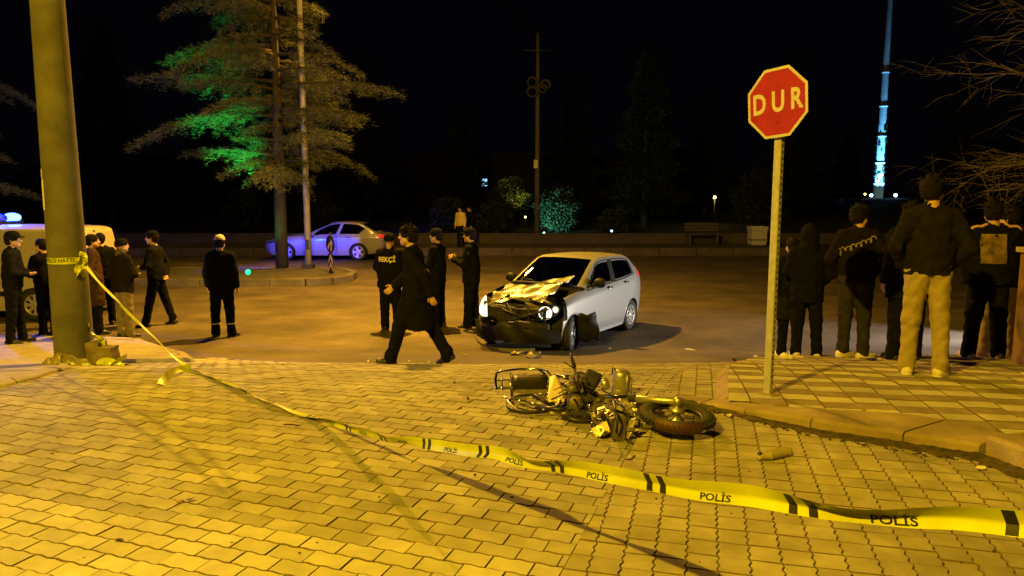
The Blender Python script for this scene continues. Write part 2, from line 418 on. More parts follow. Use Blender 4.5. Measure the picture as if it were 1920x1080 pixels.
def world_poly(t):
    y, x, u, v, k = t
    rd, sd = (rdir, sdir) if k == 'L' else (r3, s3)
    return [(x + rd.x*a + sd.x*b, y + rd.y*a + sd.y*b) for a, b in (OL if k == 'L' else OS)]
sl = line2((A0.x, A0.y), (A1.x, A1.y))                                    # left of the seam
def zone(t):
    y, x, u, v, k = t
    if k == 'S':
        return M_PAVE_S
    if y > 7.3 + .25*math.sin(x*1.7): return M_PAVE_D
    return M_PAVE_L if in_pale(x, y) else M_PAVE_G
me_cache = {}
def paver_mesh(k, m):
    key = (k, m.name)
    if key not in me_cache:
        V, F = paver_geo(OL if k == 'L' else OS); me = pymesh('paver', V, F, mi=[0]+[1]*(len(F)-1)); me.materials.append(m); me.materials.append(M_JOINT); me_cache[key] = me
    return me_cache[key]
n_ind = 0; stuffV = {}; 
for t in cand:
    y, x, u, v, k = t
    poly = world_poly(t)
    cl = clip(poly, *sl) if k == 'L' else clip(poly, -sl[0], -sl[1], -sl[2])
    if len(cl) < 3: continue
    full = len(cl) == 12 and all(abs(a[0]-b[0])+abs(a[1]-b[1]) < 1e-6 for a, b in zip(cl, poly))
    ar = abs(sum(cl[i][0]*cl[(i+1) % len(cl)][1] - cl[(i+1) % len(cl)][0]*cl[i][1] for i in range(len(cl))))/2
    if ar < .0012: continue
    m = zone(t); zz = zg(y) + rnd.uniform(-.0025, .0025)
    sl_y = (zg(y+.05)-zg(y-.05))/.1
    px, py = proj((x, y, zz)); vis = -20 < px < 1940 and py < 1095
    if n_ind < 300 and vis:
        n_ind += 1
        if full:
            o = link('paver', paver_mesh(k, m), None, street)
            o.rotation_euler = Euler((math.atan(sl_y) + rnd.gauss(0, .006), rnd.gauss(0, .008), -(TH if k == 'L' else th3)))
            o.location = (x, y, zz)
        else:
            cc = (sum(p[0] for p in cl)/len(cl), sum(p[1] for p in cl)/len(cl))
            V, F = paver_geo([(p[0]-cc[0], p[1]-cc[1]) for p in cl]); me = pymesh('paver', V, F, mi=[0]+[1]*(len(F)-1)); me.materials.append(m); me.materials.append(M_JOINT)
            o = link('paver', me, None, street); o.location = (cc[0], cc[1], zz)
    else:
        V, F = paver_geo(cl); D = stuffV.setdefault(m.name, ([], [], []))
        b = len(D[0]); tx, ty = rnd.gauss(0, .006), rnd.gauss(0, .006)
        D[0].extend((p[0], p[1], p[2] + zz + (p[1]-y)*(sl_y+ty) + (p[0]-x)*tx) for p in V); D[1].extend(tuple(i+b for i in f) for f in F); D[2].extend([rnd.random()]*len(F))
V = []; F = []; RN = []; MI = []; ms = []
for k, (name, D) in enumerate(stuffV.items()):
    b = len(V); V += D[0]; F += [tuple(i+b for i in f) for f in D[1]]; RN += D[2]; MI += [k if len(f) > 4 else len(stuffV) for f in D[1]]; ms.append(MATS[name])
ms.append(M_JOINT)
me = pymesh('paver_field', V, F, mi=MI); a = me.attributes.new('rnd', 'FLOAT', 'FACE'); a.data.foreach_set('value', RN)
for m in ms: me.materials.append(m)
tag(link('paver_field', me, None, street), kind='stuff')

# ------------------------------------------------------------------ sidewalk corner with tiles and kerbstones
wx = np.linspace(1.2, 8.6, 149); wy = np.linspace(.4, 10.3, 199)
walk = tag(sheet('sidewalk', wx, wy, lambda X, Y: np.vectorize(zw)(Y) - .02, M_BED, keep=lambda x, y: inside(walk_poly, x, y)), kind='structure')
# rear edge kerb face down to the road
mb = MB(); pts = [(tip.x-.02, tip.y+.02)] + [(p.x, p.y) for p in back]
for (x0, y0), (x1, y1) in zip(pts[:-1], pts[1:]):
    n = max(2, int(math.hypot(x1-x0, y1-y0)/.25))
    for i in range(n):
        a0 = (x0+(x1-x0)*i/n, y0+(y1-y0)*i/n); a1 = (x0+(x1-x0)*(i+1)/n, y0+(y1-y0)*(i+1)/n)
        nx, ny = (y1-y0), -(x1-x0); l = math.hypot(nx, ny); nx, ny = -nx/l*.09, -ny/l*.09
        q = [a0, a1, (a1[0]+nx, a1[1]+ny), (a0[0]+nx, a0[1]+ny)]
        top = [(p[0], p[1], (zw(p[1])-.006) if i_ < 2 else zg(p[1])+.004) for i_, p in enumerate(q)]; bot = [(p[0], p[1], zg(p[1])-.08) for p in q]
        mb.add(top+bot, [(0, 3, 2, 1), (0, 1, 5, 4), (1, 2, 6, 5), (2, 3, 7, 6), (3, 0, 4, 7)])
mb.build('rear_kerb', M_KERB, walk)
thT = R(10.5); sT = Vector((math.sin(thT), math.cos(thT))); rT = Vector((sT.y, -sT.x)); TW, TL = .25, .165
OT = [(-TW/2+.0025, -TL/2+.002), (TW/2-.0025, -TL/2+.002), (TW/2-.0025, TL/2-.002), (-TW/2+.0025, TL/2-.002)]
tc = []
kin = [(p.x, p.y) for p in KI]
for c in range(-12, 40):
    for r in range(-40, 50):
        u = c*TW; v = r*TL + (c*7 % 5)*.014
        x = tip.x + rT.x*u + sT.x*v; y = tip.y + rT.y*u + sT.y*v
        poly = [(x + rT.x*a + sT.x*b, y + rT.y*a + sT.y*b) for a, b in OT]
        if y < 1 or y > 10.4 or not (inside(walk_poly, x, y) or inside(walk_poly, x+.22, y-.1) or inside(walk_poly, x+.05, y-.2)): continue
        px, py = proj((x, y, zw(y)))
        if px > 3600: continue
        if KI[0].x < x < KI[4].x:
            for i in range(4):
                if kin[i][0] - .3 < x < kin[i+1][0] + .3:
                    l = line2(kin[i], kin[i+1]); poly = clip(poly, *l) if len(poly) >= 3 else poly
        EB = [(tip.x-.02, tip.y+.02)] + [(p.x, p.y) for p in back]
        for i in range(len(EB)-1):
            if len(poly) >= 3: poly = clip(poly, *line2(EB[i+1], EB[i]))
        if len(poly) < 3: continue
        tc.append((y, x, poly, r % 2))
tc.sort(key=lambda t: t[0]); nt_ = 0; SV = {}
tme = {}
for y, x, poly, d in tc:
    m = M_TILE_D if d else M_TILE_L
    zz = zw(y) + rnd.uniform(-.003, .003); sl_y = (zw(y+.05)-zw(y-.05))/.1; px, py = proj((x, y, zz))
    if nt_ < 300 and -10 < px < 1935 and py < 1090:
        nt_ += 1
        if len(poly) == 4 and all(abs((p[0]-x)*rT.x+(p[1]-y)*rT.y-o[0]) < 1e-5 and abs((p[0]-x)*sT.x+(p[1]-y)*sT.y-o[1]) < 1e-5 for p, o in zip(poly, OT)):
            if d not in tme:
                V, F = paver_geo(OT, .004, .02); tme[d] = pymesh('tile', V, F, mi=[0]+[1]*4); tme[d].materials.append(m); tme[d].materials.append(M_JOINT)
            o = link('tile', tme[d], None, walk); o.location = (x, y, zz); o.rotation_euler = (math.atan(sl_y)+rnd.gauss(0, .005), rnd.gauss(0, .006), -thT)
        else:
            V, F = paver_geo([(p[0]-x, p[1]-y) for p in poly], .004, .02); me = pymesh('tile', V, F); me.materials.append(m)
            o = link('tile', me, None, walk); o.location = (x, y, zz)
    else:
        V, F = paver_geo(poly, .004, .02); D = SV.setdefault(m.name, ([], [], []))
        b = len(D[0]); D[0].extend((p[0], p[1], p[2]+zz+(p[1]-y)*sl_y) for p in V); D[1].extend(tuple(i+b for i in f) for f in F); D[2].extend([rnd.random()]*len(F))
V = []; F = []; RN = []; MI = []; ms = []
for k, (name, D) in enumerate(SV.items()):
    b = len(V); V += D[0]; F += [tuple(i+b for i in f) for f in D[1]]; RN += D[2]; MI += [k]*len(D[1]); ms.append(MATS[name])
if V:
    me = pymesh('tile_field', V, F, mi=MI); a = me.attributes.new('rnd', 'FLOAT', 'FACE'); a.data.foreach_set('value', RN)
    for m in ms: me.materials.append(m)
    tag(link('tile_field', me, None, walk), kind='stuff')
# kerbstones: slabs between the front line and the inner line
def lerp_line(P, t):
    d = [0]
    for a, b in zip(P[:-1], P[1:]): d.append(d[-1] + math.hypot(b.x-a.x, b.y-a.y))
    s = t*d[-1]
    return float(np.interp(s, d, [p.x for p in P])), float(np.interp(s, d, [p.y for p in P]))
def kerbstone(t0, t1, PF, PI, zf_, gap=.006, n=7, drop=.2):
    V = []; tops = []
    fr = [lerp_line(PF, t0+(t1-t0)*i/n) for i in range(n+1)]; bk = [lerp_line(PI, t0+(t1-t0)*i/n) for i in range(n+1)]
    cx = sum(p[0] for p in fr+bk)/(2*n+2); cy = sum(p[1] for p in fr+bk)/(2*n+2)
    def sh(p):
        d = math.hypot(p[0]-cx, p[1]-cy); k = (d-gap)/d; return (cx+(p[0]-cx)*k, cy+(p[1]-cy)*k)
    mb = MB(); fr = [sh(p) for p in fr]; bk = [sh(p) for p in bk]
    jz = rnd.uniform(-.006, .006)
    top = []
    for i in range(n+1):
        (fx, fy), (bx_, by_) = fr[i], bk[i]; ex, ey = bx_-fx, by_-fy; l = math.hypot(ex, ey); ex, ey = ex/l, ey/l
        zt = zf_(fy, t0+(t1-t0)*i/n) + jz
        row = [(fx, fy, zg(fy)-drop), (fx, fy, zt-.022), (fx+ex*.008, fy+ey*.008, zt-.008), (fx+ex*.024, fy+ey*.024, zt), (bx_-ex*.006, by_-ey*.006, zt+.001), (bx_, by_, zt-.008), (bx_, by_, zg(by_)-drop)]
        V += row
    k = 7; F = [(i*k+j, (i+1)*k+j, (i+1)*k+j+1, i*k+j+1) for i in range(n) for j in range(k-1)]
    F += [tuple(range(k)), tuple(n*k+j for j in reversed(range(k)))]
    mb.add(V, F); return mb
def kz(y, t): return zg(y) + .02 + .065*min(1, t*2.2)
for t0, t1 in ((0, .12), (.12, .30), (.30, .53), (.53, .80), (.80, 1.0)):
    kerbstone(t0, t1, PFk, PIk, kz).build('kerbstone', M_KERB, walk)
PF2 = KF[5:]; PI2 = [Vector((p.x+.34, p.y+.05, 0)) for p in PF2]
PF2 = [Vector((p.x+.02, p.y-.02, 0)) for p in PF2]
for t0, t1 in ((0.0, .3), (.3, .62), (.62, 1.)):
    kerbstone(t0, t1, PF2, PI2, lambda y, t: zg(y)+.14).build('kerbstone', M_KERB, walk)
# dirt packed in the gutter: an uneven strip with clods
mb = MB(); n = 90
V = []; 
for i in range(n+1):
    x, y = lerp_line(KF[:7], i/n*.99)
    t = i/n; wd = .05 + .075*math.sin(min(1, t*1.4)*math.pi*.5) + .02*math.sin(i*1.3) + rnd.uniform(-.012, .012)
    x2, y2 = lerp_line(KF[:7], min(1, i/n*.99+.01)); dx, dy = x2-x, y2-y; l = math.hypot(dx, dy) or 1; nx, ny = dy/l, -dx/l
    if ny > 0: nx, ny = -nx, -ny
    for q in range(5):
        f = q/4; X, Y = x + nx*wd*f - nx*.02, y + ny*wd*f - ny*.02
        V.append((X, Y, zg(Y) + .004 + (.022*(1-f)**1.5 + rnd.uniform(-.004, .006))*(1 if q < 4 else 0) - (.012 if q == 4 else 0)))
F = [(i*5+j, i*5+j+1, (i+1)*5+j+1, (i+1)*5+j) for i in range(n) for j in range(4)]
mb.add(V, F, True)
for i in range(260):
    t = rnd.random(); x, y = lerp_line(KF[:7], t); o = rnd.uniform(.0, .17)*(.5+t); y -= o*.9; x -= o*.25
    r = rnd.uniform(.004, .016); mb.ball((x, y, zg(y)+r*.3), (r*rnd.uniform(.8, 1.6), r, r*.6), 5, 3)
tag(mb.build('gutter_dirt', M_SOIL), 'dark soil and crumbs along the kerb foot', kind='stuff')

# ------------------------------------------------------------------ raised corner around the concrete pole
lp_px = ((-160, 722), (0, 716), (60, 702), (122, 686), (180, 674), (235, 666), (262, 658))
LK = [at(px, py, surf=lambda y: zg(y)+.03) for px, py in lp_px]
LK = [Vector((p.x, min(p.y, 8.9), 0)) for p in LK]
def zl(x, y):
    yf = float(np.interp(x, [p.x for p in LK], [p.y for p in LK]))
    return zg(y) + .014 + .05*max(0., min(1., (y-yf)/.8))
lpoly = [(p.x, p.y) for p in LK] + [(-4.35, 9.6), (-5.0, 10.8), (-6.4, 12.3), (-8.0, 12.7), (-12.5, 12.8), (-12.5, LK[0].y)]
lx = np.linspace(-12.6, -3.3, 156); ly = np.linspace(5.2, 12.9, 129)
corner = tag(sheet('corner_pavement', lx, ly, lambda X, Y: np.vectorize(zl)(X, Y), M_SLAB, keep=lambda x, y: inside(lpoly, x, y)), kind='structure')
LKp = [Vector((x, y, 0)) for x, y in lpoly[:11]]; cxl, cyl = -7.5, 9.2
def outward(P, w):
    out = []
    for p in P:
        dx, dy = p.x-cxl, p.y-cyl; l = math.hypot(dx, dy); out.append(Vector((p.x+dx/l*w, p.y+dy/l*w, 0)))
    return out
outer = outward(LKp, .13); inner = outward(LKp, -.07); NK = 13
for i in range(NK):
    kerbstone(i/NK, (i+1)/NK, outer, inner, lambda y, t: zl(*lerp_line(LKp, min(t, .999)))+zg(y)-zg(lerp_line(LKp, min(t, .999))[1])+.012).build('kerbstone', M_SLAB, corner)
# ------------------------------------------------------------------ median island, far kerb, far pavement
ZR = -.955
def island(name, poly, h, top_m, kerb_m, label, step=1.0, kw=.2):
    cx = sum(p[0] for p in poly)/len(poly); cy = sum(p[1] for p in poly)/len(poly)
    mb = MB(); V = [(x, y, ZR+h-.02) for x, y in poly]; mb.add(V, [tuple(range(len(poly)))])
    o = tag(mb.build(name, top_m), label, kind='structure')
    ks = []
    for i in range(len(poly)):
        (x0, y0), (x1, y1) = poly[i], poly[(i+1) % len(poly)]; L = math.hypot(x1-x0, y1-y0); n = max(1, round(L/step))
        for j in range(n):
            ks.append(((x0+(x1-x0)*j/n, y0+(y1-y0)*j/n), (x0+(x1-x0)*(j+1)/n, y0+(y1-y0)*(j+1)/n)))
    for (a, b) in ks:
        if abs(a[0]) > 26: continue
        dx, dy = b[0]-a[0], b[1]-a[1]; l = math.hypot(dx, dy); ang = math.atan2(dy, dx)
        mb = MB(); mb.box((0, 0, 0), (l-.02, kw, h+.06)); k = mb.build('kerbstone', kerb_m, o, bevel=.015)
        k.location = ((a[0]+b[0])/2, (a[1]+b[1])/2, ZR + h/2 - .03 + rnd.uniform(-.006, .006)); k.rotation_euler = (0, 0, ang + rnd.gauss(0, .006))
    return o
M_MED = mat('median_earth', (.05, .045, .03), .95, col2=(.09, .08, .05), nscale=4, bump=.8, bscale=30)
med_front = 20.25; nose = on(640, 20.6).x
mpoly = [(-26, med_front), (nose-.9, med_front), (nose-.25, med_front+.22), (nose+.1, med_front+.9), (nose+.05, med_front+1.8), (nose-.4, med_front+2.7), (nose-1.3, med_front+3.1), (-26, med_front+3.1)]
median = island('median_island', mpoly, .2, M_MED, M_KERB2, 'earth covered median island with a rounded kerbed nose', .95)
far = island('far_pavement', [(-60, 30.1), (60, 30.1), (60, 37), (-60, 37)], .3, mat('dark_paving', (.045, .038, .036), .9, col2=(.07, .06, .056), nscale=2), mat('far_kerb', (.07, .055, .05), .9, col2=(.11, .088, .08), nscale=3, rnd_amt=.15), 'paved strip beyond the far kerb', 1.5, .25)
# ================================================================== POLES, SIGN, TAPE
M_STEEL = mat('galvanised_steel', (.36, .36, .33), .5, .15, col2=(.46, .46, .42), nscale=20, bump=.15, bscale=80)
M_STEELD = mat('dark_steel', (.05, .05, .05), .5, .6)
M_HOLE = mat('dark_hole', (.01, .01, .01), .9)
M_RED = mat('sign_red', (.27, .013, .007), .5, col2=(.33, .018, .009), nscale=9)
M_WHITE = mat('sign_white', (.44, .43, .38), .45, col2=(.52, .5, .45), nscale=12)
M_PAPER = mat('paper', (.6, .58, .52), .8, col2=(.68, .66, .6), nscale=14)
M_WIRE = mat('black_cable', (.015, .015, .015), .6)
M_TAPE = mat('yellow_tape', (.40, .43, .007), .38, col2=(.50, .55, .012), nscale=7, coat=.3)
M_INK = mat('black_ink', (.012, .011, .01), .5)
M_LAMPON = mat('sodium_bulb', (1, .6, .2), .4, emit=(1, .5, .06), es=260)

def street_lamp_head(parent, loc, rz=0):
    """cobra head: housing + glowing bulb"""
    mb = MB(); p = Vector(loc); M = Matrix.Translation(p) @ Matrix.Rotation(rz, 4, 'Z')
    mb.prism([(-.38, -.1), (-.3, -.16), (.25, -.16), (.38, -.07), (.38, .07), (.25, .16), (-.3, .16), (-.38, .1)], -.04, .08, M)
    h = mb.build('lamp_head', M_STEELD, parent, world=True)
    mb = MB(); mb.ball((0, 0, -.11), (.34, .24, .14), 14, 8, M); mb.build('bulb', M_LAMPON, h, world=True)
# concrete pole in the left corner
PB = on(141, 8.35, lambda y: zg(y)+.06)
pole = thing('utility_pole', 'thick round concrete pole wrapped with yellow tape near its foot', 'pole', PB)
mb = MB(); mb.lathe([(.205, -.1), (.203, .3), (.176, 3), (.15, 6), (.125, 9.6), (0, 9.6)], 40); mb.build('shaft', M_POLE, pole)
def on_pole(ang, z, off=.004):
    r = .203 - .0095*z + off
    return Vector((r*math.sin(ang), -r*math.cos(ang), z))
def pole_patch(a0, a1, z0, z1, n=10, off=.004):
    V = [on_pole(a0+(a1-a0)*i/n, z, off) for z in (z0, z1) for i in range(n+1)]
    return V, [(i, i+1, n+2+i, n+1+i) for i in range(n)]
zt = .73 - PB.z + .12
mb = MB(); mb.add(*pole_patch(-math.pi, math.pi, zt-.036, zt+.036, 40, .006), True)
band = mb.build('tape_band', M_TAPE, pole)
V, F = text_mesh('POLİS HATTI', .062, bold=.001, narrow=.86)
mb = MB(); mb.add([on_pole(x/.19 + .05, y + zt + .004, .009) for x, y, z in V], F); mb.build('lettering', M_INK, band)
mb = MB(); V, F = pole_patch(-.95, -.60, 1.72, 2.05, 6, .005); mb.add(V, F, True)
V, F = pole_patch(-.92, -.70, 2.05, 2.17, 5, .005); mb.add(V, F, True); mb.build('paper_notice', M_PAPER, pole)
for k in range(3):
    mb = MB(); mb.tube([(0, -.0, 9.3-.35*k), (.9*math.cos(k), -.9, 9.3-.35*k)], .03, 6); mb.build('bracket', M_STEELD, pole)

# lamp hung over the road on a cable between the concrete pole and the far pole
FARP = on(1007, 36.0, lambda y: -.7)
hl = thing('hanging_street_lamp', 'street lamp hung on a cable high over the road', 'street lamp', ROADLAMP)
street_lamp_head(hl, ROADLAMP, .3)
pa, pb = PB + Vector((0, 0, 9.3)), FARP + Vector((0, 0, 9.6))
mb = MB(); mb.tube([pa, ROADLAMP + Vector((0, 0, .45)), pb], .008, 5); mb.tube([ROADLAMP + Vector((0, 0, .45)), ROADLAMP + Vector((0, 0, .06))], .012, 5)
mb.build('cable', M_WIRE, hl, world=True)
# lamp on a post behind the viewer
nl = thing('street_lamp', 'tall street lamp post on the near side of the paved street', 'street lamp', (NEARLAMP.x-1.6, NEARLAMP.y-.5, 0))
mb = MB(); b = Vector((NEARLAMP.x-1.6, NEARLAMP.y-.5, 0)); mb.tube([b, b+Vector((0, 0, 4)), b+Vector((0, 0, 8)), NEARLAMP + Vector((-.35, -.1, .03))], [.09, .08, .06, .04], 10)
mb.build('post', M_STEEL, nl, world=True); street_lamp_head(nl, NEARLAMP, .3)
# lamp post on the median
LPB = on(579, 23.2, lambda y: ZR + .18)
ml = thing('street_lamp', 'slim tall lamp post rising from the median beside the cedar', 'street lamp', LPB)
mb = MB(); mb.tube([LPB, LPB+Vector((0, 0, 3)), LPB+Vector((0, 0, 9.6)), LPB+Vector((.4, .5, 9.5)), POLELAMP + Vector((-.25, -.3, .03))], [.105, .095, .07, .05, .04], 14)
mb.build('post', M_STEEL, ml, world=True)
mb = MB(); mb.box(LPB+Vector((0, 0, .06)), (.34, .34, .12)); mb.build('base_plate', M_STEELD, ml, world=True)
mb = MB(); mb.box(LPB+Vector((.0, -.1, .75)), (.12, .03, .3)); mb.build('access_door', M_STEELD, ml, world=True)
street_lamp_head(ml, POLELAMP, .9)

# ------------------------------------------------------------------ stop sign
SB = on(1437, 5.55, zw)
stop = thing('stop_sign', 'red octagonal stop sign reading DUR on a slim steel post', 'road sign', SB)
yaw = R(-55)
Msg = Matrix.Rotation(yaw, 4, 'Z')
ptop = 1.61 + (540-262)/FPX*0 
CZ = at(1450, 193, Y=5.55).z - SB.z; RO = .272; H0 = CZ - RO*.9
mb = MB(); 
mb.box((0, 0, H0/2+.1), (.054, .006, H0+.3), M=Msg); mb.box((.0275, .018, H0/2+.1), (.005, .036, H0+.3), M=Msg); mb.box((-.0275, .018, H0/2+.1), (.005, .036, H0+.3), M=Msg)
mb.build('post', M_STEEL, stop)
mb = MB()
for i in range(40):
    mb.box((.0303, .02, .1+i*.047), (.0012, .013, .02), M=Msg)
tag(mb.build('post_hole', M_HOLE, stop), kind='stuff')
mb = MB(); mb.box((0, .01, -.02), (.16, .12, .06), M=Msg); mb.build('footing', M_KERB, stop)
Mpl = Msg @ Matrix.Translation((0, -.03, CZ)) @ Matrix.Rotation(R(-4), 4, 'Y') @ Matrix.Rotation(R(90), 4, 'X')
def octo(r): return [(r*math.cos(R(22.5+45*k)), r*math.sin(R(22.5+45*k))) for k in range(8)]
mb = MB(); mb.prism(octo(RO), 0, .003, Mpl); plate = mb.build('plate', M_WHITE, stop)
mb = MB(); mb.prism(octo(RO-.022), .003, .0045, Mpl); mb.build('red_field', M_RED, plate)
V, F = text_mesh('D U R', .205, extrude=.0006, bold=.006, narrow=.78)
mb = MB(); mb.add([Mpl @ Vector((x, y+.0, z+.0056)) for x, y, z in V], F); mb.build('lettering', M_WHITE, plate)
mb = MB(); mb.prism([(-.03, -.18), (.03, -.18), (.03, .18), (-.03, .18)], -.012, -.001, Mpl); mb.build('rear_bracket', M_STEEL, plate)
for dz in (-.14, .14):
    mb = MB(); mb.tube([Mpl @ Vector((0, dz, .004)), Mpl @ Vector((0, dz, .009))], .010, 8); mb.build('bolt', M_RED, plate)

# ------------------------------------------------------------------ police tape
def ribbon(pts, wdir, width, nx=5, curl=.0, sub=6, fold=0., ripple=0.):
    """smooth strip through pts; returns (function s,t -> point), mesh data"""
    P = [Vector(p) for p in pts]; out = []; W = []
    for i in range(len(P)-1):
        p0 = P[max(i-1, 0)]; p1 = P[i]; p2 = P[i+1]; p3 = P[min(i+2, len(P)-1)]
        for j in range(sub):
            t = j/sub
            out.append(.5*((2*p1)+(p2-p0)*t+(2*p0-5*p1+4*p2-p3)*t*t+(3*p1-p0-3*p2+p3)*t**3)); W.append(wdir[i]*(1-t)+wdir[i+1]*t)
    out.append(P[-1]); W.append(wdir[-1])
    S = [0]
    for a, b in zip(out[:-1], out[1:]): S.append(S[-1]+(b-a).length)
    rows = []
    for i, p in enumerate(out):
        d = (out[min(i+1, len(out)-1)]-out[max(i-1, 0)]).normalized()
        ang = W[i] + ripple*(.30*math.sin(S[i]*4.3)+.2*math.sin(S[i]*9.1+1)); up = Vector((0, 0, 1)); up = (up - d*up.dot(d)); up = up.normalized() if up.length > .05 else Vector((0, 1, 0))
        sd = d.cross(up)
        wv = up*math.cos(ang)+sd*math.sin(ang); nv = d.cross(wv)
        rows.append([p + wv*(width*(k/(nx-1)-.5)) + Vector((0, 0, 1))*(ripple*.005*math.sin(S[i]*11)*math.sin(S[i]*2.3)) + nv*(curl*(math.cos((k/(nx-1)-.5)*math.pi)*math.sin(S[i]*3.1+1) + fold*max(0, k/(nx-1)-.5)*(1+.5*math.sin(S[i]*1.7)))) for k in range(nx)])
    V = [v for r in rows for v in r]; F = [(i*nx+k, i*nx+k+1, (i+1)*nx+k+1, (i+1)*nx+k) for i in range(len(rows)-1) for k in range(nx-1)]
    def f(s, t, off=0.):
        s = min(max(s, 0), S[-1]-1e-4); i = int(np.searchsorted(S, s, 'right'))-1; i = min(max(i, 0), len(S)-2)
        a = (s-S[i])/(S[i+1]-S[i]); k = min(max(t, 0), .9999)*(nx-1); kk = int(k); b = k-kk
        A = rows[i][kk]*(1-b)+rows[i][kk+1]*b; B = rows[i+1][kk]*(1-b)+rows[i+1][kk+1]*b
        n = (rows[i][kk+1]-rows[i][kk]).cross(rows[i+1][kk]-rows[i][kk]); n.normalize()
        if n.y > 0: n = -n
        return A*(1-a)+B*a + n*off
    return f, V, F, S[-1]
tp = [(357, 690), (420, 714), (500, 749), (600, 784), (700, 814), (780, 829), (850, 840), (930, 853), (1000, 866), (1100, 884), (1200, 902), (1300, 919), (1400, 935), (1500, 948), (1600, 959), (1700, 970), (1800, 974), (1920, 985), (2100, 1006)]
dA, dB = 1/8.8, 1/1.55
tpts = [at(px, py, Y=1/(dA + (dB-dA)*(px-357)/(1920-357))) for px, py in tp]
for i, (px, py) in enumerate(tp):                        # where the line of sight meets the ground first, the tape lies on it
    g = at(px, py, surf=lambda y: zg(y)+.035)
    if g.y < tpts[i].y: tpts[i] = g
K0 = PB + Vector((.19, -.05, zt))
mid1 = K0.lerp(tpts[0], .35); mid1.z -= .05; mid2 = K0.lerp(tpts[0], .72); mid2.z -= .05
allp = [K0, mid1, mid2] + tpts
tw = [.6, .2, .05, .9, .75, .55, .35, .15, -.1, -.3, -.62, -.3, -.45, -.35, -.25, -.35, -.3, -.25, -.32, -.3, -.35, -.3]
tape = thing('police_tape', 'yellow police tape with black lettering sagging from the concrete pole across the street', 'tape', K0)
f, V, F, SL_ = ribbon(allp, tw, .056, 11, .006, 8, 8., 1.)
mb = MB(); mb.add(V, F, True); mb.build('strip', M_TAPE, tape, world=True)
# lettering and bars along the strip, set out from the near end
TVF = text_mesh('POLİS', .046, bold=.0010)
def bar_on(fn, s0, s1, name, parent, ts=(.03, .25, .5, .75, .97), nn=3, off=.0014):
    """a printed bar on both faces of a strip, closed round the edges"""
    k = len(ts); A = [fn(s0+(s1-s0)*i/nn, t, off) for i in range(nn+1) for t in ts]; B = [fn(s0+(s1-s0)*i/nn, t, -off) for i in range(nn+1) for t in ts]; n = len(A)
    F = [(i*k+j, i*k+j+1, (i+1)*k+j+1, (i+1)*k+j) for i in range(nn) for j in range(k-1)]; F += [tuple(n+q for q in reversed(f)) for f in F]
    ring = [i*k for i in range(nn+1)] + [nn*k+j for j in range(1, k)] + [i*k+k-1 for i in reversed(range(nn))] + [j for j in reversed(range(1, k-1))]
    F += [(ring[i], ring[(i+1) % len(ring)], n+ring[(i+1) % len(ring)], n+ring[i]) for i in range(len(ring))]
    mb = MB(); mb.add(A+B, F); return mb.build(name, M_INK, parent, world=True)
unit = .56; s = SL_ - .12
while s > 3.0:
    for o0 in (0, .062): bar_on(f, s-o0, s-o0-.027, 'black_bar', tape)
    mb = MB(); Vt, Ft = TVF
    for off in (.0014, -.0014): mb.add([f(s - .35 + x, .26 + y/.056*.66, off) for x, y, z in Vt], Ft)
    mb.build('lettering', M_INK, tape, world=True)
    s -= unit
# loose tail at the low point
tl = [tpts[0] + Vector((.02, -.02, .0)), at(335, 700, surf=zg) + Vector((0, 0, .04)), at(318, 712, surf=zg) + Vector((0, 0, .05)), at(302, 724, surf=zg) + Vector((0, 0, .01))]
tl[1].y = min(tl[1].y, 8.6)
f2, V2, F2, L2 = ribbon(tl, [.2, .9, .3, 1.2], .078, 5, .01, 5)
mb = MB(); mb.add(V2, F2, True); mb.build('loose_tail', M_TAPE, tape, world=True)
# crumpled loops at the knot and down the pole
def crumple(center, r, n, seed, squash=(1, 1, 1), hang=0):
    q = random.Random(seed); P = []; W = []
    for i in range(n):
        P.append(Vector(center) + Vector((q.gauss(0, r)*squash[0], q.gauss(0, r)*squash[1], q.gauss(0, r)*squash[2] - hang*i/n))); W.append(q.uniform(-1.5, 1.5))
    return ribbon(P, W, .07, 4, .006, 4)
fk, V3, F3, _ = crumple(K0 + Vector((.03, -.05, -.02)), .055, 12, 3, (.6, .6, 1.6))
mb = MB(); mb.add(V3, F3, True); mb.build('knot', M_TAPE, tape, world=True)
# a second strand lying crumpled down the pole and over two stones
st = [PB + Vector((.2, -.02, .42)), PB + Vector((.27, -.06, .30)), PB + Vector((.40, -.12, .24)), PB + Vector((.47, -.18, .10)), PB + Vector((.56, -.22, .04)), PB + Vector((.68, -.30, -.02))]
hp = thing('loose_tape', 'crumpled yellow and black tape trailing over stones at the pole foot', 'tape', PB + Vector((.4, -.1, 0)))
f4, V4, F4, L4 = ribbon(st, [.3, 1.1, -.4, 1.0, .2, 1.2], .075, 5, .012, 6)
mb = MB(); mb.add(V4, F4, True); mb.build('strip', M_TAPE, hp, world=True)
s = .04
while s < L4:
    bar_on(f4, s, s+.045, 'black_bar', hp, (.03, .5, .97), 2, .0015); s += .11
f5, V5, F5, _ = crumple(PB + Vector((.62, -.27, -.0)), .035, 16, 8, (2.4, 1, .8))
mb = MB(); mb.add(V5, F5, True); mb.build('crumpled_end', M_TAPE, hp, world=True)
M_STONE = mat('dark_stone', (.12, .095, .06), .9, col2=(.2, .16, .1), nscale=9, bump=.6, bscale=40)
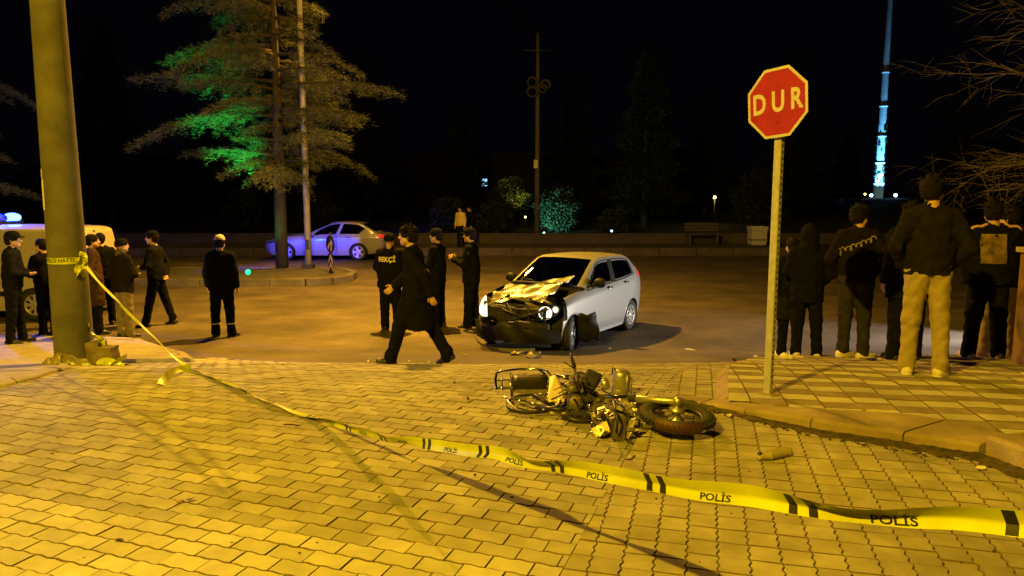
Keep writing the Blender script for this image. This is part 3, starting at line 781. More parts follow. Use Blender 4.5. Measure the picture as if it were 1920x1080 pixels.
def rough_block(c, d, seed, amp=.15, n=3):
    b = bmesh.new(); bmesh.ops.create_cube(b, size=1); bmesh.ops.subdivide_edges(b, edges=b.edges, cuts=n, use_grid_fill=True)
    q = random.Random(seed); ph = [q.uniform(0, 6) for _ in range(6)]
    V = []
    for v in b.verts:
        p = v.co.copy(); l = max(abs(p.x), abs(p.y), abs(p.z)); rr = p.length; p = p*(1 + .25*(l/rr*1.2-1))
        k = 1 + amp*(math.sin(p.x*7+ph[0])*math.sin(p.y*6+ph[1])+math.sin(p.z*8+ph[2]))*.5; p = p*k
        v.co = p
    V = [(v.co.x*d[0]+c[0], v.co.y*d[1]+c[1], v.co.z*d[2]+c[2]) for v in b.verts]; b.verts.index_update(); F = [tuple(v.index for v in f.verts) for f in b.faces]; b.free()
    return V, F
for k, (dx, dy, d, lab) in enumerate(((.31, -.10, (.15, .18, .24), 'dark rough stone standing close against the pole foot'), (.47, -.16, (.17, .17, .2), 'dark rough stone under the crumpled tape'))):
    mb = MB(); c = PB + Vector((dx, dy, d[2]/2-.01)); mb.add(*rough_block((c.x, c.y, c.z), d, 5+k)); solo('stone', mb, M_STONE, lab, 'stone', c - Vector((0, 0, d[2]/2)))
# heap of dirty plastic at the pole foot
M_BAG = mat('dirty_plastic', (.16, .14, .09), .35, col2=(.3, .26, .16), nscale=8, bump=.3, bscale=30)
q = random.Random(4); V = []; n1, n2 = 26, 10; hc = PB + Vector((.02, -.28, 0))
for i in range(n2+1):
    for j in range(n1):
        t = 2*math.pi*j/n1; r = i/n2; rr = r*(1+.25*math.sin(3*t+1)+.12*math.sin(7*t)); hgt = (1-r**2)*.085*(1+.5*math.sin(5*t+r*9)+.3*math.sin(11*t))
        V.append((hc.x + rr*.27*math.cos(t), hc.y + rr*.11*math.sin(t), hc.z + max(-.01, hgt + q.uniform(-.012, .012)*(1-r))))
F = [(i*n1+j, i*n1+(j+1) % n1, (i+1)*n1+(j+1) % n1, (i+1)*n1+j) for i in range(n2) for j in range(n1)]
mb = MB(); mb.add(V, F, False); solo('plastic_bag', mb, M_BAG, 'crumpled dirty plastic bag lying against the pole foot', 'bag', hc)
for k, (px, py) in enumerate(((30, 706), (90, 690))): pass

# ------------------------------------------------------------------ median marker (seen nearly edge on)
MK = on(621, 21.7, lambda y: ZR+.18)
mk = thing('traffic_marker', 'slim black marker board with pale chevrons standing on the median nose', 'road sign', MK)
M_YEL = mat('marker_yellow', (.62, .5, .2), .5)
Mm = Matrix.Rotation(R(-48), 4, 'Z')
def mbox(mb, c, d, rot=None): mb.box(c, d, rot, Mm)
mb = MB(); mb.tube([(0, .03, 0), (0, .03, 1.2)], .025, 8); mb.build('post', M_STEELD, mk)
mb = MB(); mbox(mb, (0, 0, .30), (.28, .012, .58)); pn = mb.build('panel', M_INK, mk)
for zc in (.12, .36):
    mb = MB()
    for sx in (-1, 1):
        mb.prism([(0, zc+.12), (0, zc+.22), (sx*.125, zc+.02), (sx*.125, zc-.08)], .0065, .0085, Mm @ Matrix.Rotation(R(90), 4, 'X'))
    mb.build('chevron', M_YEL, pn)
mb = MB(); mb.lathe([(.0, -.006), (.26, -.006), (.26, .006), (0, .006)], 28, Mm @ Matrix.Translation((0, 0, .87)) @ Matrix.Rotation(R(90), 4, 'X'))
dk = mb.build('disc', M_INK, mk)
mb = MB(); Md = Mm @ Matrix.Translation((0, -.0075, .87)) @ Matrix.Rotation(R(90), 4, 'X')
mb.prism([(.02, -.2), (.09, -.2), (.09, .0), (.15, .0), (.055, .14), (-.04, .0), (.02, .0)], 0, .002, Md)
mb.prism([(-.17, -.12), (-.1, -.16), (-.02, -.02), (-.09, .02)], 0, .002, Md); mb.build('arrow', M_YEL, dk)
# ================================================================== VEHICLES
M_SILVER = mat('silver_paint', (.30, .31, .32), .45, .45, coat=.35)
M_SILVER2 = mat('pale_paint', (.36, .38, .44), .3, .2, coat=.5)
M_VAN = mat('white_paint', (.38, .35, .33), .35, 0, coat=.4)
M_TRIM = mat('black_plastic', (.008, .008, .008), .6, bump=.1, spec=.25)
M_UNDER = mat('underbody', (.008, .008, .008), .8)
M_SEAT = mat('seat_cloth', (.03, .03, .032), .9)
M_RUB = mat('tyre_rubber', (.016, .016, .016), .8, bump=.3, bscale=80)
M_RIM = mat('wheel_silver', (.5, .5, .5), .35, .7)
M_CHROME = mat('chrome', (.7, .7, .7), .12, 1)
M_REFL = mat('lamp_reflector', (.75, .75, .72), .12, .9)
M_GLASS = glass('window_glass', (.16, .17, .18))
M_LENS = glass('lamp_lens', (.85, .85, .85))
M_TAIL = mat('tail_lamp_red', (.35, .01, .01), .25, coat=.5)
M_TAILON = mat('tail_lamp_lit', (.5, .02, .02), .3, emit=(1, .04, .03), es=.5)
M_AMBER = mat('amber_lens', (.6, .2, .02), .25, coat=.5)
M_HEADON = mat('headlight_lit', (.9, .9, .85), .3, emit=(1, .9, .62), es=9)
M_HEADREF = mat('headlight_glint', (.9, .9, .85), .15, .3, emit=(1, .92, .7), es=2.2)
M_LENSON = mat('lit_lens', (.9, .88, .8), .1, emit=(1, .92, .66), es=1.5)
M_ENG = mat('engine_metal', (.06, .055, .05), .5, .5, col2=(.14, .12, .1), nscale=14, bump=.4, bscale=30)
M_ENGD = mat('engine_dark', (.012, .012, .012), .7, col2=(.03, .028, .025), nscale=10, bump=.4, bscale=30)
M_PLATE = mat('plate_white', (.7, .7, .68), .5)

class Shell:
    def __init__(s, cage, scale=1.):
        s.C = np.array(cage, float)*scale; s.nu, s.nv = s.C.shape[:2]
    @staticmethod
    def cr(P, t, ax):
        n = P.shape[ax]; i = np.clip(np.floor(t).astype(int), 0, n-2); f = t-i
        g = lambda k: np.take(P, np.clip(i+k, 0, n-1), ax)
        sh = [1]*P.ndim; sh[ax] = len(t); f = f.reshape(sh)
        p0, p1, p2, p3 = g(-1), g(0), g(1), g(2)
        # limited tangents keep flat panels flat
        m1 = (p2-p0)*.5; m2 = (p3-p1)*.5; T = .8
        m1 = m1*T; m2 = m2*T
        return (2*f**3-3*f**2+1)*p1+(f**3-2*f**2+f)*m1+(-2*f**3+3*f**2)*p2+(f**3-f**2)*m2
    def ev(s, us, vs): return s.cr(s.cr(s.C, np.asarray(us, float), 0), np.asarray(vs, float), 1)
    def nrm(s, P):
        du = np.gradient(P, axis=0); dv = np.gradient(P, axis=1); n = np.cross(du, dv)
        n /= np.maximum(np.linalg.norm(n, axis=2, keepdims=True), 1e-9)
        c = P - np.array([P[..., 0].mean(), 0, .6]); sg = np.sign((n*c).sum()); return n*sg
    def grid(s, us, vs, side=1, off=0., flip=False):
        P = s.ev(us, vs)
        if off: P = P + s.nrm(P)*off
        P = P*np.array([1, side, 1]); a, b = len(us), len(vs)
        V = P.reshape(-1, 3); q = []
        for i in range(a-1):
            for j in range(b-1):
                f = (i*b+j, (i+1)*b+j, (i+1)*b+j+1, i*b+j+1)
                q.append(f if (side > 0) != flip else f[::-1])
        return V, q
    def patch(s, mb, u0, u1, v0, v1, nu, nv, side=1, off=0., thick=0.):
        us = np.linspace(u0, u1, nu+1); vs = np.linspace(v0, v1, nv+1)
        V, q = s.grid(us, vs, side, off); mb.add(V, [f[::-1] for f in q], True)
        if thick:
            b = nv+1; a = nu+1; V2, _ = s.grid(us, vs, side, off-thick)
            ring = [i*b for i in range(a)] + [(a-1)*b+j for j in range(1, b)] + [i*b+b-1 for i in reversed(range(a-1))] + [j for j in reversed(range(1, b-1))]
            n = len(ring); W = [V[i] for i in ring]+[V2[i] for i in ring]
            mb.add(W, [(i, (i+1) % n, n+(i+1) % n, n+i) for i in range(n)])
        return mb
    def patchq(s, mb, quad, nu, nv, side=1, off=0.):
        """bilinear patch over four (u,v) corners"""
        (a, b, c, d) = [np.array(q, float) for q in quad]; V = []
        for i in range(nu+1):
            for j in range(nv+1):
                x, y = i/nu, j/nv; p = (a*(1-x)+b*x)*(1-y)+(d*(1-x)+c*x)*y
                V.append(p)
        P = []
        for p in V:
            e = 1e-2; P0 = s.ev([p[0]], [p[1]])[0, 0]
            du = s.ev([p[0]+e], [p[1]])[0, 0]-s.ev([p[0]-e], [p[1]])[0, 0]; dv = s.ev([p[0]], [p[1]+e])[0, 0]-s.ev([p[0]], [p[1]-e])[0, 0]
            n = np.cross(du, dv); l = np.linalg.norm(n); n = n/l if l > 1e-9 else n
            if np.dot(n, P0-np.array([P0[0], 0, .55])) < 0: n = -n
            P.append((P0+n*off)*np.array([1, side, 1]))
        k = nv+1
        mb.add(P, [(i*k+j, (i+1)*k+j, (i+1)*k+j+1, i*k+j+1) if side < 0 else (i*k+j, i*k+j+1, (i+1)*k+j+1, (i+1)*k+j) for i in range(nu) for j in range(nv)], True)
    def body(s, mb, skip, nsub=8, vsub=6, arches=(), off=0., vmax_arch=3.6):
        us = np.linspace(0, s.nu-1, (s.nu-1)*nsub+1); vs = np.linspace(0, s.nv-1, (s.nv-1)*vsub+1)
        P0 = s.ev(us, vs); 
        if off: P0 = P0 + s.nrm(P0)*off
        for side in (1, -1):
            P = P0.copy(); a, b = len(us), len(vs); F = []
            ins = np.zeros((a, b), bool)
            for (cx, cz, r) in arches:
                d = np.hypot(P[..., 0]-cx, P[..., 2]-cz); ins |= (d < r) & (vs[None, :] < vmax_arch)
            keep = np.zeros((a-1, b-1), bool)
            for i in range(a-1):
                for j in range(b-1):
                    if skip((us[i]+us[i+1])/2, (vs[j]+vs[j+1])/2): continue
                    if ins[i, j] and ins[i+1, j] and ins[i, j+1] and ins[i+1, j+1]: continue
                    keep[i, j] = True
            for (cx, cz, r) in arches:
                d = np.hypot(P[..., 0]-cx, P[..., 2]-cz); m = (d < r) & (vs[None, :] < vmax_arch) & ins; dd = np.maximum(d, 1e-6)
                P[..., 0] = np.where(m, cx+(P[..., 0]-cx)*r/dd, P[..., 0]); P[..., 2] = np.where(m, cz+(P[..., 2]-cz)*r/dd, P[..., 2])
            P = P*np.array([1, side, 1])
            for i in range(a-1):
                for j in range(b-1):
                    if keep[i, j]:
                        f = (i*b+j, i*b+j+1, (i+1)*b+j+1, (i+1)*b+j); F.append(f if side > 0 else f[::-1])
            mb.add(P.reshape(-1, 3), F, True)
        return mb
def clean(o, dist=.0006):
    b = bmesh.new(); b.from_mesh(o.data); bmesh.ops.remove_doubles(b, verts=b.verts, dist=dist)
    lo = [v for v in b.verts if not v.link_faces]; bmesh.ops.delete(b, geom=lo, context='VERTS'); b.to_mesh(o.data); b.free(); return o

def wheel(parent, x, y, r, w, side, spokes=9, rim_r=.68, rimm=None, steer=0.):
    M = Matrix.Translation((x, y, r)) @ Matrix.Rotation(steer, 4, 'Z') @ Matrix.Rotation(R(-90*side), 4, 'X')   # local +z points outwards
    rr = r*rim_r
    t = link('wheel', bpy.data.meshes.new('wheel'), None, parent)
    mb = MB(); mb.lathe([(rr*.99, -w/2), (r*.93, -w/2), (r*.985, -w*.42), (r, -w*.3), (r, w*.3), (r*.985, w*.42), (r*.93, w/2), (rr*1.02, w/2), (rr*.97, w*.42), (rr*.95, -w*.4)], 40, M)
    me = mb.mesh('wheel'); t.data = me; me.materials.append(M_RUB)
    mb = MB(); mb.lathe([(rr*.99, w*.46), (rr*.93, w*.44), (rr*.9, w*.30), (rr*.2, w*.25)], 36, M); mb.lathe([(0, w*.2), (rr*.95, w*.16)], 24, M)
    rim = mb.build('rim', M_TRIM, t)
    mb = MB(); mb.lathe([(rr*.99, w*.45), (rr*.97, w*.49), (rr*.88, w*.47), (rr*.86, w*.40)], 36, M); mb.lathe([(0, w*.49), (rr*.2, w*.47), (rr*.27, w*.38)], 24, M)
    for k in range(spokes):
        a = 2*math.pi*k/spokes; c, s_ = math.cos(a), math.sin(a); hw = rr*1.5/spokes
        P = []
        for (rad, ww, z) in ((rr*.2, hw*.75, w*.45), (rr*.6, hw*.7, w*.44), (rr*.9, hw*1.05, w*.45)):
            for sg in (-1, 1): P.append(M @ Vector((rad*c - sg*ww*s_, rad*s_ + sg*ww*c, z)))
        for (rad, ww, z) in ((rr*.2, hw*.75, w*.36), (rr*.6, hw*.7, w*.36), (rr*.9, hw*1.05, w*.36)):
            for sg in (-1, 1): P.append(M @ Vector((rad*c - sg*ww*s_, rad*s_ + sg*ww*c, z)))
        mb.add(P, [(0, 2, 3, 1), (2, 4, 5, 3), (0, 6, 8, 2), (2, 8, 10, 4), (1, 3, 9, 7), (3, 5, 11, 9)])
    mb.build('hub_cap', rimm or M_RIM, t)
    return t

# ------------------------------------------------------------------ wrecked hatchback
fw = on(1068, 11.75); rw = on(1174, 13.72)
hd = (fw-rw); hd.z = 0; wb = hd.length; hd.normalize()
KS = wb/2.525*1.04
rzc = math.atan2(hd.y, hd.x); left = Vector((-hd.y, hd.x, 0))
org = rw - left*(.74*KS) ; org.z = zg(13.1)
car = thing('wrecked_car', 'silver hatchback with crumpled bonnet and smashed front end', 'car', org, rzc)
# pitch to the road slope
car.rotation_euler = Euler((0, 0, rzc))
zf_, zr_ = zg(11.9), zg(13.4)
car.rotation_mode = 'QUATERNION'
car.rotation_quaternion = (Matrix.Rotation(rzc, 4, 'Z') @ Matrix.Rotation(math.atan2(-(zf_-zr_)*.8, wb), 4, 'Y')).to_quaternion()
cage = [
 [(3.15,.66,.30),(3.15,.70,.42),(3.13,.72,.55),(3.10,.72,.68),(3.06,.68,.77),(3.05,.60,.80),(3.06,.42,.82),(3.08,.2,.83),(3.08,0,.83)],
 [(2.86,.80,.22),(2.86,.825,.38),(2.86,.835,.55),(2.84,.815,.74),(2.78,.75,.85),(2.76,.67,.88),(2.76,.45,.91),(2.76,.22,.92),(2.76,0,.925)],
 [(2.525,.82,.20),(2.525,.85,.36),(2.525,.858,.58),(2.53,.835,.80),(2.50,.775,.905),(2.50,.70,.94),(2.5,.47,.97),(2.5,.23,.985),(2.5,0,.99)],
 [(2.15,.82,.19),(2.15,.85,.35),(2.15,.858,.58),(2.16,.845,.82),(2.17,.795,.94),(2.2,.73,.98),(2.2,.5,1.01),(2.2,.25,1.025),(2.2,0,1.03)],
 [(1.92,.82,.19),(1.92,.85,.35),(1.92,.858,.58),(1.93,.848,.83),(1.93,.80,.95),(1.93,.755,1.0),(2.0,.66,1.03),(2.10,.35,1.055),(2.14,0,1.06)],
 [(1.46,.82,.19),(1.46,.85,.35),(1.46,.858,.58),(1.44,.85,.85),(1.42,.805,.985),(1.24,.635,1.375),(1.22,.565,1.435),(1.30,.3,1.462),(1.33,0,1.47)],
 [(.86,.82,.19),(.86,.85,.35),(.86,.858,.58),(.84,.852,.87),(.82,.81,1.01),(.72,.645,1.42),(.70,.56,1.475),(.70,.3,1.497),(.70,0,1.505)],
 [(.40,.82,.19),(.38,.85,.35),(.30,.86,.60),(.2,.853,.89),(.12,.812,1.055),(.06,.645,1.40),(.0,.55,1.458),(.0,.3,1.482),(.0,0,1.49)],
 [(-.16,.81,.20),(-.16,.845,.36),(-.16,.858,.62),(-.2,.85,.92),(-.27,.80,1.10),(-.27,.665,1.33),(-.38,.52,1.40),(-.40,.28,1.43),(-.40,0,1.437)],
 [(-.46,.76,.24),(-.49,.79,.38),(-.52,.80,.62),(-.54,.79,.90),(-.56,.73,1.08),(-.55,.62,1.20),(-.58,.52,1.2),(-.60,.3,1.21),(-.61,0,1.21)],
 [(-.54,.52,.25),(-.60,.58,.38),(-.64,.60,.62),(-.65,.60,.86),(-.64,.57,1.0),(-.64,.5,1.02),(-.65,.4,1.02),(-.66,.2,1.02),(-.66,0,1.02)],
 [(-.56,0,.25),(-.64,0,.38),(-.68,0,.62),(-.69,0,.86),(-.67,0,1.0),(-.67,0,1.01),(-.67,0,1.01),(-.67,0,1.015),(-.67,0,1.02)]]
SH = Shell(cage, KS); k_ = KS
AR = [(2.525*k_, .29*k_, .345*k_), (0, .29*k_, .345*k_)]
def skipb(u, v):
    if u < 4 and v > 4.6: return True                     # bonnet is a part of its own
    if u < 1.05: return True
    if u < 1.36 and v > 2.0: return True
    if 4 < u < 5 and v > 6.15: return True                # windscreen
    if 4.45 < u < 5.86 and 4.15 < v < 4.93: return True
    if 4.1 < u <= 4.45 and 4.3 < v < 4.8: return True
    if 6.12 < u < 7.5 and 4.13 < v < 4.92: return True
    if 8.1 < u < 9 and v > 6.1: return True
    if 3.95 < u < 5.95 and .95 < v < 4.0: return True     # doors
    if 5.95 < u < 7.05 and .95 < v < 4.0: return True
    return False
mb = MB(); SH.body(mb, skipb, 10, 8, AR); body = clean(mb.build('body', M_SILVER, car))
mb = MB(); SH.body(mb, lambda u, v: (u < 4 and v > 4) or u < 1.2 or (4.0 < u < 7.6 and 4.05 < v < 5) or (4 < u < 5 and v > 5.9) or (8 < u < 9 and v > 6), 5, 4, AR, off=-.022*k_)
clean(mb.build('inner_lining', M_UNDER, car))
def door_poly(mb, side, u0, u1, arch=None):
    us = np.linspace(u0, u1, 31); vs = np.linspace(1.0, 3.97, 31); P = SH.ev(us, vs)
    n = SH.nrm(P); b = len(vs); keep = []
    if arch:
        cx, cz, r = arch; d = np.hypot(P[..., 0]-cx, P[..., 2]-cz); ins = d < r+.012
        P[..., 0] = np.where(ins, cx+(P[..., 0]-cx)*(r+.012)/np.maximum(d, 1e-6), P[..., 0]); P[..., 2] = np.where(ins, cz+(P[..., 2]-cz)*(r+.012)/np.maximum(d, 1e-6), P[..., 2])
    else: ins = np.zeros(P.shape[:2], bool)
    P = P*np.array([1, side, 1]); F = []
    for i in range(len(us)-1):
        for j in range(b-1):
            if ins[i, j] and ins[i+1, j] and ins[i, j+1] and ins[i+1, j+1]: continue
            f = (i*b+j, i*b+j+1, (i+1)*b+j+1, (i+1)*b+j); F.append(f if side > 0 else f[::-1])
    mb.add(P.reshape(-1, 3), F, True)
for side in (1, -1):
    for (u0, u1, hu, arch) in ((3.985, 5.925, 5.62, None), (5.975, 7.03, 6.72, AR[1])):
        mb = MB(); door_poly(mb, side, u0, u1, arch); d = clean(mb.build('door', M_SILVER, car))
        p = SH.ev([hu], [3.55])[0, 0]; p = Vector((p[0], p[1]*side, p[2]))
        mb = MB(); mb.tube([p+Vector((.085, -side*.005, 0)), p+Vector((.07, side*.03, .006)), p+Vector((-.06, side*.032, .008)), p+Vector((-.08, -side*.005, .004))], [.012, .015, .015, .011], 8); mb.build('handle', M_CHROME, d)
        mb = MB(); mb.ball((p.x, p.y - side*.004, p.z), (.07, .012, .032), 12, 6); mb.build('handle_recess', M_TRIM, d)
    mb = MB()
    SH.patchq(mb, [(4.06, 4.16), (5.87, 4.12), (5.87, 4.94), (4.9, 4.94)], 12, 6, side, -.006); mb.build('side_window', M_GLASS, car)
    mb = MB(); SH.patchq(mb, [(6.1, 4.11), (7.62, 4.11), (7.45, 4.93), (6.1, 4.93)], 12, 6, side, -.006); mb.build('side_window', M_GLASS, car)
    mb = MB(); SH.patchq(mb, [(5.84, 4.02), (6.16, 4.02), (6.16, 5.02), (5.84, 5.02)], 4, 6, side, .002); mb.build('pillar_trim', M_TRIM, car)
    # black window surround
    mb = MB(); pts = [SH.ev([u], [v])[0, 0] for u, v in [(4.05, 4.12)] + [(u, 4.06) for u in np.linspace(4.4, 7.6, 10)] + [(7.55, 4.6), (7.42, 4.97)] + [(u, 4.98) for u in np.linspace(7.2, 4.9, 8)] + [(4.45, 4.55), (4.05, 4.12)]]
    mb.tube([Vector((p[0], p[1]*side, p[2])) for p in pts], .011, 6, cap=False); mb.build('window_seal', M_TRIM, car)
    # mirror
    p = SH.ev([4.55], [4.25])[0, 0]; p = Vector((p[0], p[1]*side, p[2]))
    mb = MB(); mb.ball((p.x+.0, p.y+side*.13, p.z+.05), (.07, .115, .085), 16, 10); mb.tube([p+Vector((.02, -side*.02, 0)), p+Vector((.01, side*.06, .02))], [.03, .025], 8); mi = mb.build('mirror', M_TRIM, car)
    mb = MB(); mb.ball((p.x-.058, p.y+side*.13, p.z+.05), (.012, .09, .062), 14, 8); mb.build('mirror_glass', M_CHROME, mi)
    # tail lamp
    mb = MB(); SH.patchq(mb, [(8.35, 3.55), (9.25, 3.55), (9.15, 4.75), (8.55, 4.75)], 8, 8, side, .008); mb.build('tail_lamp', M_TAILON, car)
    # arch lips
    for cx, cz, r in AR:
        mb = MB(); pts = []
        for q in range(17):
            a = R(-8 + 196*q/16); x, z = cx+r*math.cos(a), cz+r*math.sin(a)
            uu = np.interp(-x, [-3.15*k_, -2.86*k_, -2.525*k_, -2.15*k_, -1.92*k_, -.38*k_, .16*k_, .49*k_], [0, 1, 2, 3, 4, 7, 8, 9]); vv = np.interp(z, [.2*k_, .36*k_, .59*k_, .83*k_], [0, 1, 2, 3])
            y = SH.ev([uu], [vv])[0, 0][1]; pts.append((x, (y-.004)*side, z))
        mb.tube(pts, .012, 6); mb.build('arch_lip', M_SILVER, car)
    # sill
    mb = MB(); p0 = SH.ev([3.35], [.1])[0, 0]; mb.box(((2.1+.4)/2*k_, side*.80*k_, .195*k_), (1.72*k_, .05, .06)); mb.build('sill', M_SILVER, car)
mb = MB(); 
for side in (1, -1): SH.patch(mb, 4.03, 4.97, 6.12, 8, 10, 12, side, -.004)
clean(mb.build('windscreen', M_GLASS, car))
mb = MB()
for side in (1, -1): SH.patch(mb, 8.08, 9.0, 6.1, 8, 8, 8, side, -.004)
clean(mb.build('rear_window', M_GLASS, car))
mb = MB(); p = [SH.ev([4.0], [v])[0, 0] for v in (6.1, 6.6, 7, 7.5, 8)]
P = [Vector((q[0]+.02, q[1], q[2]-.005)) for q in p] + [Vector((q[0]+.02, -q[1], q[2]-.005)) for q in reversed(p[:-1])]
mb.tube(P, .028, 8); mb.build('cowl', M_TRIM, car)
for yy, ya in ((.35, .05), (-.12, -.45)):
    mb = MB(); a0 = SH.ev([4.02], [8-abs(yy)/.35])[0, 0]; b0 = SH.ev([4.16], [7.2])[0, 0]
    mb.tube([(2.09*k_, yy*k_, 1.065*k_), (2.03*k_, (yy*.6+ya*.4)*k_, 1.10*k_), (1.99*k_, ya*k_, 1.115*k_)], .008, 6); mb.build('wiper', M_TRIM, car)
# cabin
mb = MB(); mb.box((1.75*k_, 0, .84*k_), (.45*k_, 1.36*k_, .24*k_)); mb.build('dashboard', M_SEAT, car, bevel=.04)
for yy in (.36, -.36):
    mb = MB(); mb.box((1.05*k_, yy*k_, .55*k_), (.5*k_, .48*k_, .16*k_)); mb.box((.78*k_, yy*k_, .88*k_), (.14*k_, .46*k_, .6*k_), (0, -.2, 0)); mb.box((.70*k_, yy*k_, 1.25*k_), (.09*k_, .24*k_, .16*k_), (0, -.15, 0)); mb.build('seat', M_SEAT, car, bevel=.035)
mb = MB(); mb.box((.12*k_, 0, .62*k_), (.3*k_, 1.2*k_, .5*k_)); mb.build('rear_bench', M_SEAT, car, bevel=.04)
mb = MB(); Mw = Matrix.Translation((1.45*k_, .36*k_, .93*k_)) @ Matrix.Rotation(R(-65), 4, 'Y')
mb.tube([Mw @ Vector((.18*math.cos(t*math.pi/10), .18*math.sin(t*math.pi/10), 0)) for t in range(21)], .014, 8, cap=False); mb.box((0, 0, -.01), (.1, .3, .02), M=Mw); mb.build('steering_wheel', M_TRIM, car)
mb = MB(); mb.box((1.0*k_, 0, .24*k_), (3.0*k_, 1.3*k_, .05)); mb.build('floor_pan', M_UNDER, car)
# wheels
for (x, s_, st_) in ((2.525, 1, R(17)), (2.525, -1, R(17)), (0, 1, 0), (0, -1, 0)):
    wheel(car, x*k_, s_*.745*k_, .297*k_, .185*k_, s_, 9, .68, None, st_)
    mb = MB(); mb.lathe([(.33*k_, -.12), (.33*k_, .1)], 20, Matrix.Translation((x*k_, s_*.70*k_, .30*k_)) @ Matrix.Rotation(R(90), 4, 'X')); mb.lathe([(0, 0), (.33*k_, 0)], 20, Matrix.Translation((x*k_, s_*.58*k_, .30*k_)) @ Matrix.Rotation(R(90), 4, 'X'))
    mb.build('wheel_well', M_UNDER, car)
# crumpled bonnet
q = random.Random(5)
nu_, nv_ = 34, 34; V = []
def tri(x, p): x = (x/p) % 1; return 4*abs(x-.5)-1
for i in range(nu_+1):
    a = i/nu_                                              # 0 front .. 1 rear
    for j in range(nv_+1):
        b = j/nv_*2-1                                      # -1 car right .. +1 car left
        yw = (.66 + .07*a)*b
        x = 3.0 - .98*a + .10*(1-abs(b))*(1-a) ; z = .80 + .22*a - .035*b*b + .03*(1-a)*0
        # pushed back and folded: ridge across, left rear corner lifted, front edge torn up
        x -= .12*(1-a)*(1+.25*b)
        z += .050*math.exp(-((a-.50-.12*b)/.11)**2) - .03*math.exp(-((a-.30-.06*b)/.10)**2)
        lift = max(0, b*.55+.45)**1.5
        z += lift*(.05 + .17*a) + .04*lift*(1-a)
        yw -= .20*lift*(1-.5*a) + .03
        z += .014*tri(a*1.6+b*.7, 1.1)*(1-.5*a) + .008*tri(b*1.3-a*1.1, .9)
        z -= .05*max(0, -b-.6)*(1-a)
        z += .030*max(0, 1-a*5)*(math.sin(b*4+1)*.6)
        x += .03*math.sin(b*6)*max(0, 1-a*4)
        z += .011*math.sin(a*6+b*4+1.3)*math.sin(b*5-a*4)*(1-.55*a) + .010*tri(a*2.1-b*1.3, .8)
        V.append((x*k_, yw*k_, (z+.005)*k_))
w_ = nv_+1; F = [(i*w_+j, (i+1)*w_+j, (i+1)*w_+j+1, i*w_+j+1) for i in range(nu_) for j in range(nv_)]
mb = MB(); mb.add(V, [f[::-1] for f in F], False); hood = mb.build('bonnet', mat('bonnet_paint', (.19, .19, .185), .30, .7, coat=.35), car)
b = bmesh.new(); b.from_mesh(hood.data)
bmesh.ops.solidify(b, geom=b.faces[:], thickness=.012)
b.to_mesh(hood.data); b.free(); tag(hood, 'buckled bonnet folded up at one rear corner')
for p_ in hood.data.polygons: p_.use_smooth = False
# engine bay and smashed front
mb = MB(); mb.box((2.62*k_, 0, .62*k_), (.5*k_, .9*k_, .3*k_)); mb.box((2.55*k_, .3*k_, .8*k_), (.3*k_, .3*k_, .16*k_)); mb.box((2.7*k_, -.35*k_, .78*k_), (.25*k_, .25*k_, .12*k_), (.1, .2, .3))
for i in range(9):
    y0 = q.uniform(-.5, .5); mb.tube([(q.uniform(2.4, 2.8)*k_, y0*k_, q.uniform(.7, .9)*k_), (q.uniform(2.5, 2.9)*k_, (y0+q.uniform(-.2, .2))*k_, q.uniform(.78, .9)*k_), (q.uniform(2.7, 3.0)*k_, (y0+q.uniform(-.3, .3))*k_, q.uniform(.6, .8)*k_)], q.uniform(.012, .03), 7)
mb.build('engine', M_ENG, car)
mb = MB(); mb.box((2.99*k_, .02, .56*k_), (.06, 1.0*k_, .34*k_), (0, .12, .04)); rad = mb.build('radiator', M_ENGD, car)
mb = MB()
for i in range(22): mb.box((3.03*k_, .02 + (i-10.5)*.041, .57*k_), (.012, .008, .30*k_), (0, .12, .04))
mb.build('fin', M_ENG, rad)
def bent(mb, pts, r, n=8): mb.tube([Vector(p)*k_ for p in pts], r, n)
mb = MB(); V = []
for i in range(13):
    t = i/12*2-1; x = 3.10 - .10*t*t + .02*math.sin(t*6); y = t*.66; z = .46 + .02*math.sin(t*4)
    for dx, dz in ((0, -.06), (.05, -.05), (.06, .04), (0, .06)): V.append(((x+dx)*k_, y*k_, (z+dz)*k_))
mb.add(V, [(i*4+j, i*4+(j+1) % 4, (i+1)*4+(j+1) % 4, (i+1)*4+j) for i in range(12) for j in range(4)] + [(3, 2, 1, 0), (48, 49, 50, 51)])
mb.build('crash_beam', M_ENGD, car)
mb = MB(); bent(mb, [(2.96, -.60, .72), (3.0, -.3, .73), (3.02, .1, .70), (2.98, .45, .72), (2.9, .6, .74)], .03); bent(mb, [(3.0, -.60, .80), (3.03, -.58, .5)], .03); bent(mb, [(3.0, .58, .78), (3.02, .56, .48)], .03)
for i in range(7): bent(mb, [(q.uniform(2.9, 3.1), q.uniform(-.6, .6), q.uniform(.35, .8)), (q.uniform(3.0, 3.15), q.uniform(-.6, .6), q.uniform(.35, .8)), (q.uniform(3.0, 3.18), q.uniform(-.6, .6), q.uniform(.3, .75))], q.uniform(.008, .02), 6)
mb.build('front_panel', M_ENGD, car)
